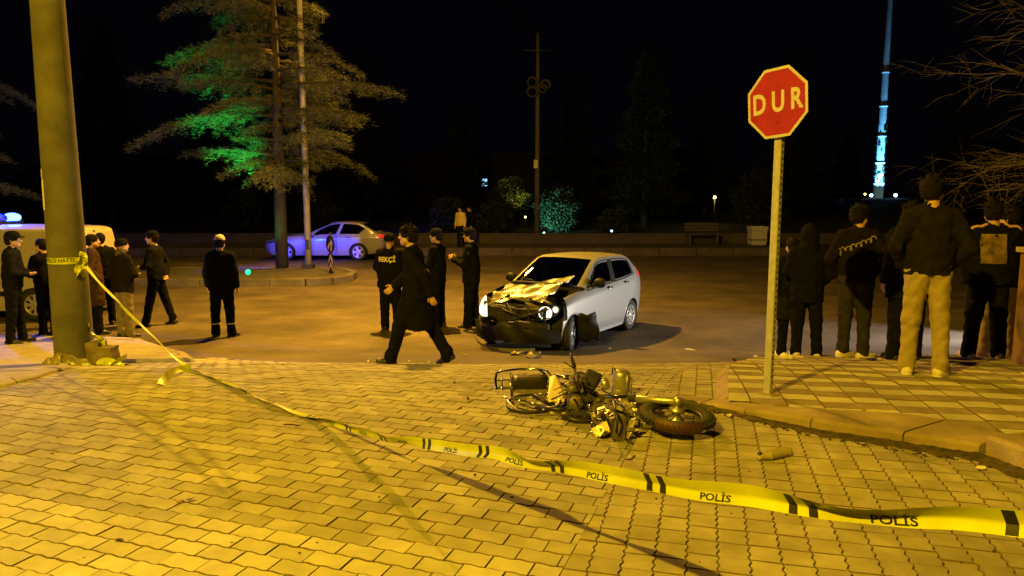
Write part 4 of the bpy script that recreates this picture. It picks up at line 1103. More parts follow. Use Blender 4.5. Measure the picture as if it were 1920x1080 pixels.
# what is left of the bumper: a curved black lower shell, torn open
def shellstrip(rows, n, f):
    V = [f(i/n*2-1, j) for i in range(n+1) for j in range(rows)]
    return V, [(i*rows+j, i*rows+j+1, (i+1)*rows+j+1, (i+1)*rows+j) for i in range(n) for j in range(rows-1)]
def fbump(t, j):
    y = t*.82; x = 3.30 - .36*abs(t)**2.6 + .03*math.sin(t*9+j) ; z = (.20, .27, .34, .42, .47)[j]
    z += .03*math.sin(t*5+1)*(j > 2) - .06*max(0, -t-.2)*(j < 3) - .03*(j == 4)*math.sin(t*17)
    x += (0, .02, .035, .025, 0)[j] - .05*max(0, t-.4)
    return (x*k_, y*k_, z*k_)
mb = MB(); mb.add(*shellstrip(5, 26, fbump), True); tag(mb.build('bumper', M_TRIM, car), 'torn black lower bumper shell')
def fskirt(t, j):
    y = -t*.66 - .16; x = 3.40 - .34*abs(t)**2.2 + .12*max(0, -t); z = .05 + .22*abs(t)**2.2*(t > 0) + (.0, .06)[j] + .02*max(0, -t)
    return ((x + .02*j)*k_, y*k_, z*k_)
mb = MB(); mb.add(*shellstrip(2, 20, fskirt), True); tag(mb.build('bumper_trim', M_SILVER, car), 'hanging silver strip of bumper trim')
def ftorn(t, j):
    return ((3.16 + .03*math.sin(t*6) + .03*j)*k_, (-.25 + t*.3)*k_, (.30 + .07*t*t*(t < 0) + j*(.07+.04*math.sin(t*5)) )*k_)
mb = MB(); mb.add(*shellstrip(2, 10, ftorn), True); mb.build('torn_bumper_skin', mat('bent_skin', (.3, .28, .24), .5, .2), car)
mb = MB(); mb.box((3.20*k_, .30*k_, .36*k_), (.02, .34*k_, .11*k_), (0, .3, .2)); mb.build('mounting_plate', M_ENG, car)
# headlights: teardrop shells with reflector bowls
def headlight(side, lit):
    P = [(3.16, .40, .60), (3.14, .52, .565), (3.03, .68, .60), (2.90, .765, .69), (2.72, .80, .80), (2.74, .745, .85), (2.90, .66, .84), (3.05, .52, .745)]
    if side < 0: P = [(3.13, .47, .55), (3.10, .60, .545), (3.00, .72, .58), (2.90, .775, .68), (2.78, .80, .80), (2.78, .74, .86), (2.90, .64, .84), (3.05, .53, .73)]
    c = Vector((sum(p[0] for p in P)/8, sum(p[1] for p in P)/8, sum(p[2] for p in P)/8))
    sg = lambda p: Vector((p[0]*k_, p[1]*side*k_, p[2]*k_))
    n = len(P); back = [sg((c.x + (p[0]-c.x)*.7 - .12, c.y+(p[1]-c.y)*.7 - .03, c.z+(p[2]-c.z)*.75)) for p in P]; rim_ = [sg(p) for p in P]
    mb = MB(); mb.add(rim_+back, [(i, (i+1) % n, n+(i+1) % n, n+i) for i in range(n)] + [tuple(range(n, 2*n))])
    h = mb.build('headlight', M_TRIM if not lit else M_REFL, car)
    # lens: rounded fan
    V = []; rings = 5
    for r_ in range(rings+1):
        t = r_/rings
        for p in P:
            b_ = .055*(1-t*t); V.append(sg((c.x+(p[0]-c.x)*t + b_, c.y+(p[1]-c.y)*t + b_*.5, c.z+(p[2]-c.z)*t)))
    mb = MB(); mb.add(V, [(r_*n+i, r_*n+(i+1) % n, (r_+1)*n+(i+1) % n, (r_+1)*n+i) for r_ in range(rings) for i in range(n)], True); mb.build('lens', M_LENSON if lit else M_LENS, h)
    bowls = ((3.02, .575, .68, .105), (2.90, .70, .735, .055)) if side > 0 else ((3.02, .60, .66, .085), (2.92, .69, .73, .065))
    for k, (x, y, z, r_) in enumerate(bowls):
        Mb = Matrix.Translation(sg((x-.045, y-.01, z))) @ Vector((1, side*.5, .12)).to_track_quat('Z', 'Y').to_matrix().to_4x4()
        mb = MB(); mb.lathe([(.015, -.05), (r_*.6, -.035), (r_*.9, .0), (r_, .03)], 18, Mb); bw = mb.build('reflector', (M_HEADON if lit else M_HEADREF) if k == 0 else (M_HEADREF if lit else M_REFL), h)
        mb = MB(); mb.ball((0, 0, -.01), (.026, .026, .03), 10, 6, Mb); mb.build('bulb', M_HEADON, h)
headlight(1, False); headlight(-1, True)
# wheel arch liner hanging out behind the front wheel
def fl(t, j):
    x = 2.30 - .06*t - .05*j + .03*math.sin(t*3+j*2); y = .80 + .11*j + .05*t + .02*math.sin(t*5); z = .58 - .47*(t*.5+.5) + .02*j + .03*math.sin(j*3+t*2)
    return (x*k_, y*k_, z*k_)
V, F = shellstrip(4, 10, fl); mb = MB(); mb.add(V, F, True); ln = mb.build('wheel_liner', M_TRIM, car)
b = bmesh.new(); b.from_mesh(ln.data); bmesh.ops.solidify(b, geom=b.faces[:], thickness=.01); b.to_mesh(ln.data); b.free()
tag(ln, 'torn wheel arch liner sticking out behind the front wheel')
mb = MB(); mb.tube([(-.1, .0, 1.49*k_), (-.28, 0, 1.62*k_)], [.006, .003], 6); mb.build('aerial', M_TRIM, car)

# ------------------------------------------------------------------ saloon in the far lane (lit blue), used again off to one side
def sedan(label, loc, rz, scale=1., lit=True):
    t = thing('saloon_car', label, 'car', loc, rz)
    cg = [
     [(3.62,.30,.28),(3.66,.34,.40),(3.66,.36,.54),(3.63,.38,.64),(3.58,.38,.70),(3.56,.34,.71),(3.56,.25,.72),(3.57,.1,.72),(3.57,0,.72)],
     [(3.30,.74,.22),(3.34,.78,.38),(3.34,.78,.54),(3.30,.76,.68),(3.22,.70,.76),(3.18,.64,.78),(3.18,.45,.80),(3.2,.2,.81),(3.2,0,.81)],
     [(2.72,.84,.20),(2.72,.875,.36),(2.72,.885,.58),(2.72,.86,.76),(2.70,.80,.85),(2.70,.72,.88),(2.7,.5,.91),(2.7,.25,.93),(2.7,0,.93)],
     [(2.25,.84,.19),(2.25,.875,.35),(2.25,.885,.58),(2.25,.865,.79),(2.24,.81,.88),(2.24,.74,.92),(2.25,.5,.95),(2.28,.25,.97),(2.28,0,.97)],
     [(1.92,.84,.19),(1.92,.875,.35),(1.92,.885,.58),(1.92,.87,.80),(1.92,.82,.90),(1.92,.77,.94),(2.0,.66,.97),(2.08,.35,.99),(2.1,0,.995)],
     [(1.45,.84,.19),(1.45,.875,.35),(1.45,.885,.58),(1.45,.872,.82),(1.45,.825,.92),(1.12,.635,1.30),(1.08,.56,1.36),(1.15,.3,1.385),(1.16,0,1.39)],
     [(.80,.84,.19),(.80,.875,.35),(.80,.885,.58),(.80,.875,.83),(.80,.83,.935),(.62,.64,1.37),(.60,.56,1.42),(.60,.3,1.44),(.6,0,1.445)],
     [(.42,.84,.19),(.40,.875,.35),(.36,.885,.60),(.28,.875,.84),(.22,.83,.945),(.05,.625,1.33),(.0,.54,1.385),(.0,.3,1.41),(.0,0,1.415)],
     [(0,.84,.2),(0,.875,.36),(0,.885,.60),(-.02,.868,.86),(-.06,.81,.96),(-.32,.66,1.15),(-.38,.56,1.20),(-.36,.3,1.24),(-.35,0,1.25)],
     [(-.45,.80,.24),(-.47,.84,.38),(-.47,.85,.62),(-.48,.835,.86),(-.5,.77,.96),(-.66,.66,1.02),(-.70,.5,1.03),(-.70,.25,1.045),(-.7,0,1.05)],
     [(-.82,.70,.27),(-.87,.74,.40),(-.89,.75,.62),(-.90,.74,.84),(-.91,.69,.95),(-.91,.60,.975),(-.92,.45,.985),(-.93,.2,.99),(-.93,0,.99)],
     [(-.92,.3,.28),(-.98,.36,.4),(-1.0,.38,.62),(-1.0,.38,.82),(-.99,.36,.92),(-.99,.33,.93),(-.99,.25,.94),(-1.0,.12,.94),(-1.0,0,.94)],
     [(-.93,0,.28),(-.99,0,.4),(-1.01,0,.62),(-1.01,0,.82),(-1.0,0,.92),(-1.0,0,.93),(-1.0,0,.93),(-1.0,0,.935),(-1.0,0,.94)]]
    S = Shell(cg); A = [(2.72, .31, .355), (0, .31, .355)]
    def sk(u, v):
        if 4 < u < 5 and v > 6.1: return True
        if 4.5 < u < 5.85 and 4.12 < v < 4.95: return True
        if 6.1 < u < 7.75 and 4.1 < v < 4.93: return True
        if 7.35 < u < 8.8 and v > 6.1: return True
        if 4.02 < u < 7.0 and .98 < v < 4.0: return True
        return False
    mb = MB(); S.body(mb, sk, 8, 6, A); clean(mb.build('body', M_SILVER2, t))
    mb = MB(); S.body(mb, lambda u, v: sk(u, v) and v > 4.05 or (4 < u < 7.8 and 4.05 < v < 5), 4, 4, A, off=-.025); clean(mb.build('inner_lining', M_UNDER, t))
    for side in (1, -1):
        for u0, u1, hu in ((4.04, 5.93, 5.6), (5.97, 6.98, 6.8)):
            mb = MB(); us = np.linspace(u0, u1, 17); vs = np.linspace(1, 3.98, 17); V, F = S.grid(us, vs, side); mb.add(V, [f[::-1] for f in F], True); d = mb.build('door', M_SILVER2, t)
            p = S.ev([hu], [3.4])[0, 0]; mb = MB(); mb.box((p[0], p[1]*side+side*.012, p[2]), (.18, .03, .03)); mb.build('handle', M_CHROME, d)
        mb = MB(); S.patchq(mb, [(4.2, 4.14), (5.87, 4.1), (5.87, 4.95), (4.92, 4.95)], 10, 5, side, -.006); mb.build('side_window', M_GLASS, t)
        mb = MB(); S.patchq(mb, [(6.08, 4.1), (7.8, 4.1), (7.6, 4.93), (6.08, 4.93)], 10, 5, side, -.006); mb.build('side_window', M_GLASS, t)
        mb = MB(); S.patchq(mb, [(9.55, 3.0), (10.5, 3.0), (10.5, 4.1), (9.45, 4.1)], 6, 6, side, .008); mb.build('tail_lamp', M_TAILON, t)
        mb = MB(); S.patchq(mb, [(.45, 2.6), (1.35, 2.7), (1.5, 3.7), (.5, 3.6)], 6, 6, side, .008); mb.build('headlight', M_REFL, t)
        p = S.ev([4.5], [4.2])[0, 0]; mb = MB(); mb.ball((p[0], (p[1]+.1)*side, p[2]+.05), (.06, .1, .07), 12, 8); mb.build('mirror', M_SILVER2, t)
        for x in (2.72, 0):
            wheel(t, x, side*.775, .315, .2, side, 5, .72, mat('alloy', (.55, .55, .58), .35, .5))
            mb = MB(); Mq = Matrix.Translation((x, side*.72, .32)) @ Matrix.Rotation(R(90), 4, 'X'); mb.lathe([(.35, -.12), (.35, .11)], 18, Mq); mb.lathe([(0, 0), (.35, 0)], 18, Matrix.Translation((x, side*.6, .32)) @ Matrix.Rotation(R(90), 4, 'X')); mb.build('wheel_well', M_UNDER, t)
    for nm, u0, u1 in (('windscreen', 4.03, 4.98), ('rear_window', 7.38, 8.8)):
        mb = MB()
        for side in (1, -1): S.patch(mb, u0, u1, 6.1, 8, 8, 8, side, -.004)
        clean(mb.build(nm, M_GLASS, t))
    for yy in (.36, -.36):
        mb = MB(); mb.box((.95, yy, .5), (.5, .48, .16)); mb.box((.68, yy, .82), (.14, .46, .56), (0, -.2, 0)); mb.box((.6, yy, 1.17), (.09, .24, .16)); mb.build('seat', M_SEAT, t, bevel=.03)
    mb = MB(); mb.box((1.75, 0, .78), (.4, 1.36, .2)); mb.build('dashboard', M_SEAT, t)
    mb = MB(); mb.box((1.3, 0, .24), (4.2, 1.4, .05)); mb.build('floor_pan', M_UNDER, t)
    mb = MB(); mb.box((-1.005, 0, .62), (.015, .5, .11)); mb.build('number_plate', M_PLATE, t)
    return t
sw = on(673, 27.9); saloon = sedan('pale saloon car lit blue beyond the median', (sw.x, sw.y+.8, ZR), math.pi)

# ------------------------------------------------------------------ white police van at the left
vr = on(160, 14.6)
van = thing('police_van', 'white van with a blue beacon parked behind the concrete pole', 'van', (vr.x-1.0, vr.y+.9, ZR), math.pi)
cgv = [
 [(3.5,.5,.3),(3.52,.55,.45),(3.5,.56,.7),(3.44,.56,.85),(3.38,.54,.92),(3.34,.5,.95),(3.32,.35,.97),(3.32,.15,.98),(3.32,0,.98)],
 [(3.2,.8,.24),(3.2,.84,.42),(3.2,.85,.7),(3.12,.82,.9),(3.05,.76,1.0),(3.0,.7,1.03),(3.0,.5,1.05),(3.0,.25,1.06),(3.0,0,1.06)],
 [(2.7,.84,.22),(2.7,.87,.4),(2.7,.88,.7),(2.6,.87,.98),(2.55,.84,1.1),(2.5,.78,1.14),(2.55,.66,1.16),(2.62,.35,1.17),(2.65,0,1.175)],
 [(2.0,.84,.2),(2.0,.88,.4),(2.0,.89,.7),(2.0,.88,1.0),(1.98,.86,1.16),(1.85,.74,1.72),(1.8,.66,1.8),(1.85,.35,1.83),(1.86,0,1.84)],
 [(1.2,.84,.2),(1.2,.88,.4),(1.2,.89,.7),(1.2,.885,1.0),(1.2,.87,1.2),(1.2,.79,1.76),(1.2,.70,1.85),(1.2,.35,1.88),(1.2,0,1.89)],
 [(0,.84,.2),(0,.88,.4),(0,.89,.7),(0,.885,1.0),(0,.87,1.2),(0,.80,1.76),(0,.71,1.85),(0,.35,1.88),(0,0,1.89)],
 [(-.75,.84,.24),(-.78,.88,.4),(-.78,.89,.7),(-.78,.88,1.0),(-.76,.865,1.2),(-.72,.79,1.72),(-.68,.70,1.82),(-.68,.35,1.85),(-.68,0,1.86)],
 [(-.86,.6,.26),(-.9,.64,.4),(-.9,.64,.7),(-.88,.64,1.0),(-.86,.62,1.2),(-.80,.58,1.7),(-.78,.5,1.74),(-.78,.25,1.76),(-.78,0,1.77)],
 [(-.87,0,.26),(-.91,0,.4),(-.91,0,.7),(-.89,0,1.0),(-.87,0,1.2),(-.81,0,1.7),(-.79,0,1.74),(-.79,0,1.76),(-.79,0,1.77)]]
SVN = Shell(cgv); AV = [(2.72, .31, .36), (0, .31, .36)]
def skv(u, v): return (2.02 < u < 2.98 and v > 6.1) or (2.5 < u < 3.85 and 4.1 < v < 4.9) or (2.9 < u < 3.9 and 1 < v < 4)
mb = MB(); SVN.body(mb, skv, 8, 6, AV); clean(mb.build('body', M_VAN, van))
mb = MB(); SVN.body(mb, lambda u, v: skv(u, v) and v > 4, 4, 4, AV, off=-.03); clean(mb.build('inner_lining', M_UNDER, van))
for side in (1, -1):
    mb = MB(); V, F = SVN.grid(np.linspace(2.93, 3.88, 14), np.linspace(1, 3.98, 14), side); mb.add(V, [f[::-1] for f in F], True); d = mb.build('door', M_VAN, van)
    mb = MB(); SVN.patchq(mb, [(2.2, 4.15), (3.87, 4.08), (3.87, 4.92), (2.92, 4.92)], 10, 5, side, -.006); mb.build('side_window', M_GLASS, van)
    mb = MB(); SVN.patchq(mb, [(6.1, 2.4), (6.6, 2.4), (6.6, 4.4), (6.1, 4.4)], 4, 6, side, .008); mb.build('tail_lamp', M_TAIL, van)
    mb = MB(); SVN.patchq(mb, [(.4, 2.6), (1.2, 2.7), (1.3, 3.7), (.5, 3.6)], 5, 5, side, .008); mb.build('headlight', M_REFL, van)
    mb = MB(); mb.box((1.3, side*.885, .55), (2.0, .03, .10)); mb.build('side_rub_strip', M_TRIM, van)
    mb = MB(); p = SVN.ev([2.6], [4.2])[0, 0]; mb.ball((p[0], (p[1]+.12)*side, p[2]+.08), (.07, .1, .12), 12, 8); mb.build('mirror', M_TRIM, van)
    for x in (2.72, 0):
        wheel(van, x, side*.78, .32, .2, side, 8)
        mb = MB(); mb.lathe([(0, 0), (.36, 0)], 18, Matrix.Translation((x, side*.6, .32)) @ Matrix.Rotation(R(90), 4, 'X')); mb.build('wheel_well', M_UNDER, van)
mb = MB()
for side in (1, -1): SVN.patch(mb, 2.04, 2.97, 6.1, 8, 8, 8, side, -.004)
clean(mb.build('windscreen', M_GLASS, van))
mb = MB(); mb.box((1.3, 0, .25), (4.0, 1.4, .05)); mb.build('floor_pan', M_UNDER, van)
# beacon bar
BC = on(-14, 15.3, lambda y: ZR + 1.80)
bxl = (wmat(van).inverted() @ BC)
M_BLUE = mat('blue_beacon', (.05, .1, .9), .2, emit=(.02, .08, 1), es=30)
M_BLUED = mat('blue_beacon_unlit', (.02, .04, .4), .2, coat=.5)
mb = MB(); mb.box((bxl.x, 0, 1.93), (.26, 1.2, .05)); bar = mb.build('beacon_bar', M_TRIM, van)
for y_, m_ in ((.42, M_BLUE), (-.42, M_BLUE), (0, M_BLUED)):
    mb = MB(); mb.ball((bxl.x, y_, 2.02), (.15, .22, .10), 14, 8); mb.build('beacon', m_, bar)
lamp('lamp_light', 'SPOT', wmat(van) @ Vector((bxl.x-.05, .42, 2.16)), 13000, (.0, .012, 1), .08, (sw.x-1.9, sw.y, ZR+.1), 18, .45)
lamp('lamp_light', 'POINT', wmat(van) @ Vector((bxl.x, .42, 2.2)), 700, (.04, .08, 1), .08)
# car outside the picture whose headlights light the road and the flank of the wreck
oc = copy_tree(saloon); oc.location = (13.6, 11.9, zg(11.9)+.0); oc.rotation_euler = (0, 0, R(177))
oc['label'] = 'pale saloon car with headlights on beside the far sidewalk'
for s_ in (.6, -.6):
    p = Matrix.Translation(oc.location) @ Matrix.Rotation(R(177), 4, 'Z') @ Vector((3.72, s_, .66))
    lamp('lamp_light', 'SPOT', p, 1700, (1, .91, .78), .06, p + Vector((-10, 1.6, -.72)), 56, .8)
# ================================================================== PEOPLE (smooth distance-field bodies and clothes)
def surface_nets(D, xs, ys, zs_):
    S = D < 0; nx, ny, nz = D.shape
    c = [S[i:nx-1+i, j:ny-1+j, k:nz-1+k] for i in (0, 1) for j in (0, 1) for k in (0, 1)]
    cnt = sum(a.astype(np.int8) for a in c); act = (cnt > 0) & (cnt < 8)
    I = np.argwhere(act); n = len(I)
    if n == 0: return np.zeros((0, 3)), np.zeros((0, 4), int)
    idx = -np.ones(act.shape, np.int64); idx[act] = np.arange(n)
    acc = np.zeros((n, 3)); w = np.zeros(n)
    for ax in range(3):
        o = [a for a in range(3) if a != ax]
        for b0 in (0, 1):
            for b1 in (0, 1):
                s = np.zeros(3, int); s[o[0]] = b0; s[o[1]] = b1; e = s.copy(); e[ax] = 1
                d0 = D[I[:, 0]+s[0], I[:, 1]+s[1], I[:, 2]+s[2]]; d1 = D[I[:, 0]+e[0], I[:, 1]+e[1], I[:, 2]+e[2]]
                m = (d0 < 0) != (d1 < 0); t = np.where(m, d0/np.where(d0 == d1, 1, d0-d1), 0)
                p = np.tile(s.astype(float), (n, 1)); p[:, ax] += t
                acc[m] += p[m]; w[m] += 1
    P = I + acc/np.maximum(w, 1)[:, None]
    V = np.stack([np.interp(P[:, 0], np.arange(nx), xs), np.interp(P[:, 1], np.arange(ny), ys), np.interp(P[:, 2], np.arange(nz), zs_)], 1)
    Q = []
    for ax in range(3):
        a = [slice(None)]*3; b = [slice(None)]*3; a[ax] = slice(0, -1); b[ax] = slice(1, None)
        ch = S[tuple(a)] != S[tuple(b)]; o1, o2 = [(1, 2), (2, 0), (0, 1)][ax]
        E = np.argwhere(ch); E = E[(E[:, o1] > 0) & (E[:, o2] > 0) & (E[:, o1] < D.shape[o1]-1) & (E[:, o2] < D.shape[o2]-1)]
        if not len(E): continue
        def g(d1, d2):
            F = E.copy(); F[:, o1] -= d1; F[:, o2] -= d2; return idx[F[:, 0], F[:, 1], F[:, 2]]
        q = np.stack([g(1, 1), g(0, 1), g(0, 0), g(1, 0)], 1); fl = ~S[E[:, 0], E[:, 1], E[:, 2]]
        q[fl] = q[fl][:, ::-1]; Q.append(q)
    return V, np.concatenate(Q)
class SDF:
    def __init__(s): s.ops = []
    def cap(s, a, b, ra, rb=None, k=.03, sq=(1, 1, 1), op='u'):
        s.ops.append((op, np.array(a, float), np.array(b, float), ra, ra if rb is None else rb, k, np.array(sq, float))); return s
    def cut(s, p, n): s.ops.append(('cut', np.array(p, float), np.array(n, float)/np.linalg.norm(n))); return s
    def fold(s, amp, f, seed=0): s.ops.append(('fold', amp, f, seed)); return s
    def mesh(s, res=.014, zfine=None):
        lo = np.full(3, 9.); hi = np.full(3, -9.)
        for o in s.ops:
            if o[0] == 'u':
                m = max(o[3], o[4])*o[6]+.03; lo = np.minimum(lo, np.minimum(o[1], o[2])-m); hi = np.maximum(hi, np.maximum(o[1], o[2])+m)
        ax = [np.arange(lo[i], hi[i]+res, res) for i in range(3)]
        D = np.full([len(a) for a in ax], .5, np.float32)
        for o in s.ops:
            if o[0] == 'cut':
                _, p, n = o; d = (ax[0][:, None, None]-p[0])*n[0]+(ax[1][None, :, None]-p[1])*n[1]+(ax[2][None, None, :]-p[2])*n[2]; D = np.maximum(D, d.astype(np.float32)); continue
            if o[0] == 'fold':
                _, amp, f, sd = o; X, Y, Z = ax[0][:, None, None], ax[1][None, :, None], ax[2][None, None, :]
                a_ = np.sin(X*f*1.1+3*np.sin(Z*f*.35+sd)+sd) * np.sin(Z*f*.9+2*np.sin(Y*f*.5+sd*2)+1.5*np.sin(X*f*.6)) + .5*np.sin(Y*f*1.7+Z*f*1.3+sd*3+2*np.sin(X*f*.8))
                D = D + (amp*a_).astype(np.float32); continue
            op, a, b, ra, rb, k, sq = o; m = max(ra, rb)*sq + .05 + k
            l = np.minimum(a, b)-m; h = np.maximum(a, b)+m
            sl = tuple(slice(max(0, int((l[i]-ax[i][0])/res)), max(0, int((h[i]-ax[i][0])/res)+2)) for i in range(3))
            X = ((ax[0][sl[0]]-a[0])/sq[0])[:, None, None]; Y = ((ax[1][sl[1]]-a[1])/sq[1])[None, :, None]; Z = ((ax[2][sl[2]]-a[2])/sq[2])[None, None, :]
            if X.size == 0 or Y.size == 0 or Z.size == 0: continue
            d = (b-a)/sq; L2 = float(d @ d); t = np.clip((X*d[0]+Y*d[1]+Z*d[2])/L2, 0, 1) if L2 > 1e-9 else 0.
            q = (np.sqrt((X-t*d[0])**2+(Y-t*d[1])**2+(Z-t*d[2])**2) - (ra+(rb-ra)*t))*sq.min()
            q = q.astype(np.float32); C = D[sl]
            if op == 'u':
                h_ = np.clip(.5+.5*(q-C)/k, 0, 1); D[sl] = C*h_+q*(1-h_) - k*h_*(1-h_)
                D[sl] = np.where(C > .4, np.minimum(q, C), D[sl])
            else:
                h_ = np.clip(.5-.5*(C+q)/k, 0, 1); D[sl] = C*(1-h_)-q*h_ + k*h_*(1-h_)
        D[0] = D[-1] = .5; D[:, 0] = D[:, -1] = .5; D[:, :, 0] = D[:, :, -1] = .5
        return surface_nets(D, *ax)
def join(parts):
    V = []; Q = []; b = 0
    for v, q in parts:
        V.append(v); Q.append(q+b); b += len(v)
    return np.concatenate(V), np.concatenate(Q)
M_SKIN = mat('skin', (.42, .25, .17), .55, col2=(.46, .28, .19), nscale=20)
M_EYE = mat('eye_white', (.6, .58, .55), .2); M_PUP = mat('pupil', (.01, .008, .006), .15)
M_HAIR = mat('dark_hair', (.005, .004, .003), .7, col2=(.011, .008, .006), nscale=60, bump=.8, bscale=200, spec=.1)
def cloth(name, c, c2=None, rough=.9): return mat(name, c, rough, col2=c2 or tuple(x*1.5 for x in c), nscale=14, bump=.35, bscale=240, spec=.04)
C_BLACK = cloth('black_cloth', (.0055, .0055, .006)); C_NAVY = cloth('navy_uniform', (.0055, .006, .011)); C_COAT = cloth('black_coat', (.006, .0055, .005))
C_BROWN = cloth('brown_coat', (.035, .02, .012)); C_GREYT = cloth('grey_trousers', (.15, .13, .115)); C_DGREY = cloth('dark_grey_trousers', (.022, .020, .018))
C_KHAKI = cloth('khaki_trousers', (.29, .235, .14), (.35, .285, .17)); C_TAN = cloth('tan_trousers', (.42, .33, .2), (.48, .38, .24)); C_JACK = cloth('charcoal_jacket', (.010, .0085, .008)); C_VARS = cloth('dark_varsity', (.008, .006, .0055))
C_GCOL = cloth('grey_knit', (.07, .065, .06)); C_HIVIS = cloth('yellow_vest', (.62, .48, .10), (.7, .55, .14)); C_CAPL = cloth('pale_cap', (.40, .36, .28))
C_PINK = mat('pink_piping', (.55, .30, .30), .7); C_PRINT = mat('faded_print', (.24, .16, .08), .85, col2=(.06, .035, .045), nscale=9, detail=3)
C_SHOEW = mat('white_sneaker', (.58, .54, .44), .55, col2=(.66, .62, .5), nscale=20); C_SHOEB = mat('black_shoe', (.012, .011, .010), .45)
C_SOLE = mat('pale_sole', (.6, .57, .48), .7); C_REFLB = mat('reflective_band', (.7, .7, .66), .4); C_SCRIPT = mat('grey_script', (.20, .17, .16), .8); C_GOLD = mat('pale_yellow_print', (.72, .62, .22), .7)
C_PHONE = mat('phone_black', (.02, .02, .02), .15); C_BAG = cloth('black_bag', (.012, .012, .012))
ARMS = {'down': ((.235, -.02, 1.13), (.245, .05, .885)), 'pocket': ((.30, -.07, 1.14), (.185, .085, .96)), 'front': ((.25, .05, 1.14), (.06, .21, 1.10)), 'phone': ((.235, .06, 1.13), (.13, .29, 1.22)),
        'back': ((.26, -.12, 1.15), (.05, -.17, .95)), 'fwd': ((.225, .12, 1.16), (.20, .32, 1.02)), 'rear': ((.235, -.16, 1.16), (.22, -.22, .92)), 'wide': ((.33, .0, 1.18), (.40, .12, .97)), 'out': ((.30, .05, 1.20), (.42, .18, 1.06))}
def rotz(p, a, c=(0, 0)):
    x, y = p[0]-c[0], p[1]-c[1]; return np.array([c[0]+x*math.cos(a)-y*math.sin(a), c[1]+x*math.sin(a)+y*math.cos(a), p[2]])
people_n = 0
def person(label, px, Y, H, face, surf=zg, legs=((0, .03, 0), (0, .03, 0)), arms=('down', 'down'), lean=0., side=0., look=0., jacket=C_BLACK, trousers=C_BLACK, shoes=C_SHOEB,
           hair='short', hat=None, hat_m=None, hem=.88, wide=1., hood=False, res=.015, loose=1., group=None, toes=(.15, -.15), knit=None, collar=True):
    """face: 0 looks away from the camera, 90 to the left, 180 at the camera (degrees); legs: (swing, spread, knee bend)"""
    global people_n; people_n += 1; sd = people_n*1.7
    k = H/1.75; loc = on(px, Y, surf)
    t = thing('person', label, 'person', loc, R(face), group)
    # ---- skeleton
    J = {}
    for i, s in ((0, -1), (1, 1)):
        sw, sp, bd = legs[i]; hip = np.array([s*.088, 0, .92])
        knee = hip + .425*np.array([s*math.sin(sp), math.sin(sw), -math.cos(sw)*math.cos(sp)])
        ank = knee + .425*np.array([s*math.sin(sp)*.6, math.sin(sw-bd), -math.cos(sw-bd)*math.cos(sp)])
        J['hip', i], J['knee', i], J['ank', i] = hip, knee, ank
    dz = .078 - min(J['ank', 0][2], J['ank', 1][2])
    for q in list(J): J[q] = J[q] + np.array([0, 0, dz])
    pz = .92 + dz
    def up(p):
        """upper body joint: lean forward / sideways about the hips"""
        p = np.array(p, float); z = p[2]-.95; y = p[1]*math.cos(lean)+z*math.sin(lean); zz = z*math.cos(lean)-p[1]*math.sin(lean); x = p[0]+zz*math.tan(side)
        return np.array([x, y, zz+.95+dz])
    for i, s in ((0, -1), (1, 1)):
        e, wv = ARMS[arms[i]]; J['sh', i] = up((s*.175*wide, 0, 1.405)); J['el', i] = up((s*e[0]*wide, e[1], e[2])); J['wr', i] = up((s*wv[0]*wide, wv[1], wv[2]))
    nb = up((0, -.012, 1.47)); hc = up((0, .025, 1.625)); lk = R(look)
    def hd(x, y, z): return rotz(hc + np.array([x, y, z]), lk, hc[:2])
    # ---- body: torso, limbs, head, hands
    B = SDF()
    B.cap(up((0, 0, .97)), up((0, .0, 1.33)), .135, .15, .05, (1.12, .72, 1)); B.cap(J['sh', 0], J['sh', 1], .055, .055, .06)
    for i in (0, 1):
        B.cap(J['hip', i], J['knee', i], .078, .054, .05); B.cap(J['knee', i], J['ank', i], .055, .037, .03); B.cap(J['sh', i], J['el', i], .048, .038, .03); B.cap(J['el', i], J['wr', i], .038, .027, .03)
    B.cap(nb+np.array([0, 0, -.06]), hd(0, -.01, -.06), .058, .052, .03)
    b1 = B.mesh(.024)
    Hd = SDF(); Hd.cap(nb, hd(0, -.012, -.05), .056, .053, .03)
    Hd.cap(hd(0, -.025, .03), hd(0, .018, .022), .078, .074, .03, (.93, 1, 1.08)); Hd.cap(hd(0, .035, -.04), hd(0, .058, -.078), .052, .036, .035); Hd.cap(hd(-.035, .02, -.05), hd(.035, .02, -.05), .04, .04, .03)
    Hd.cap(hd(-.03, .082, .028), hd(.03, .082, .028), .014, .014, .02); Hd.cap(hd(0, .092, .012), hd(0, .112, -.022), .009, .014, .012); Hd.cap(hd(-.013, .096, -.026), hd(.013, .096, -.026), .009, .009, .008)
    Hd.cap(hd(-.016, .088, -.056), hd(.016, .088, -.056), .008, .008, .008); Hd.cap(hd(-.014, .086, -.066), hd(.014, .086, -.066), .007, .007, .006)
    for s in (-1, 1):
        Hd.cap(hd(s*.032, .100, .010), hd(s*.032, .096, .010), .013, .013, .012, op='s')
        Hd.cap(hd(s*.076, -.012, .012), hd(s*.080, -.018, -.022), .014, .009, .008, (.6, 1, 1))
    b2 = Hd.mesh(.0085)
    parts = [b1, b2]
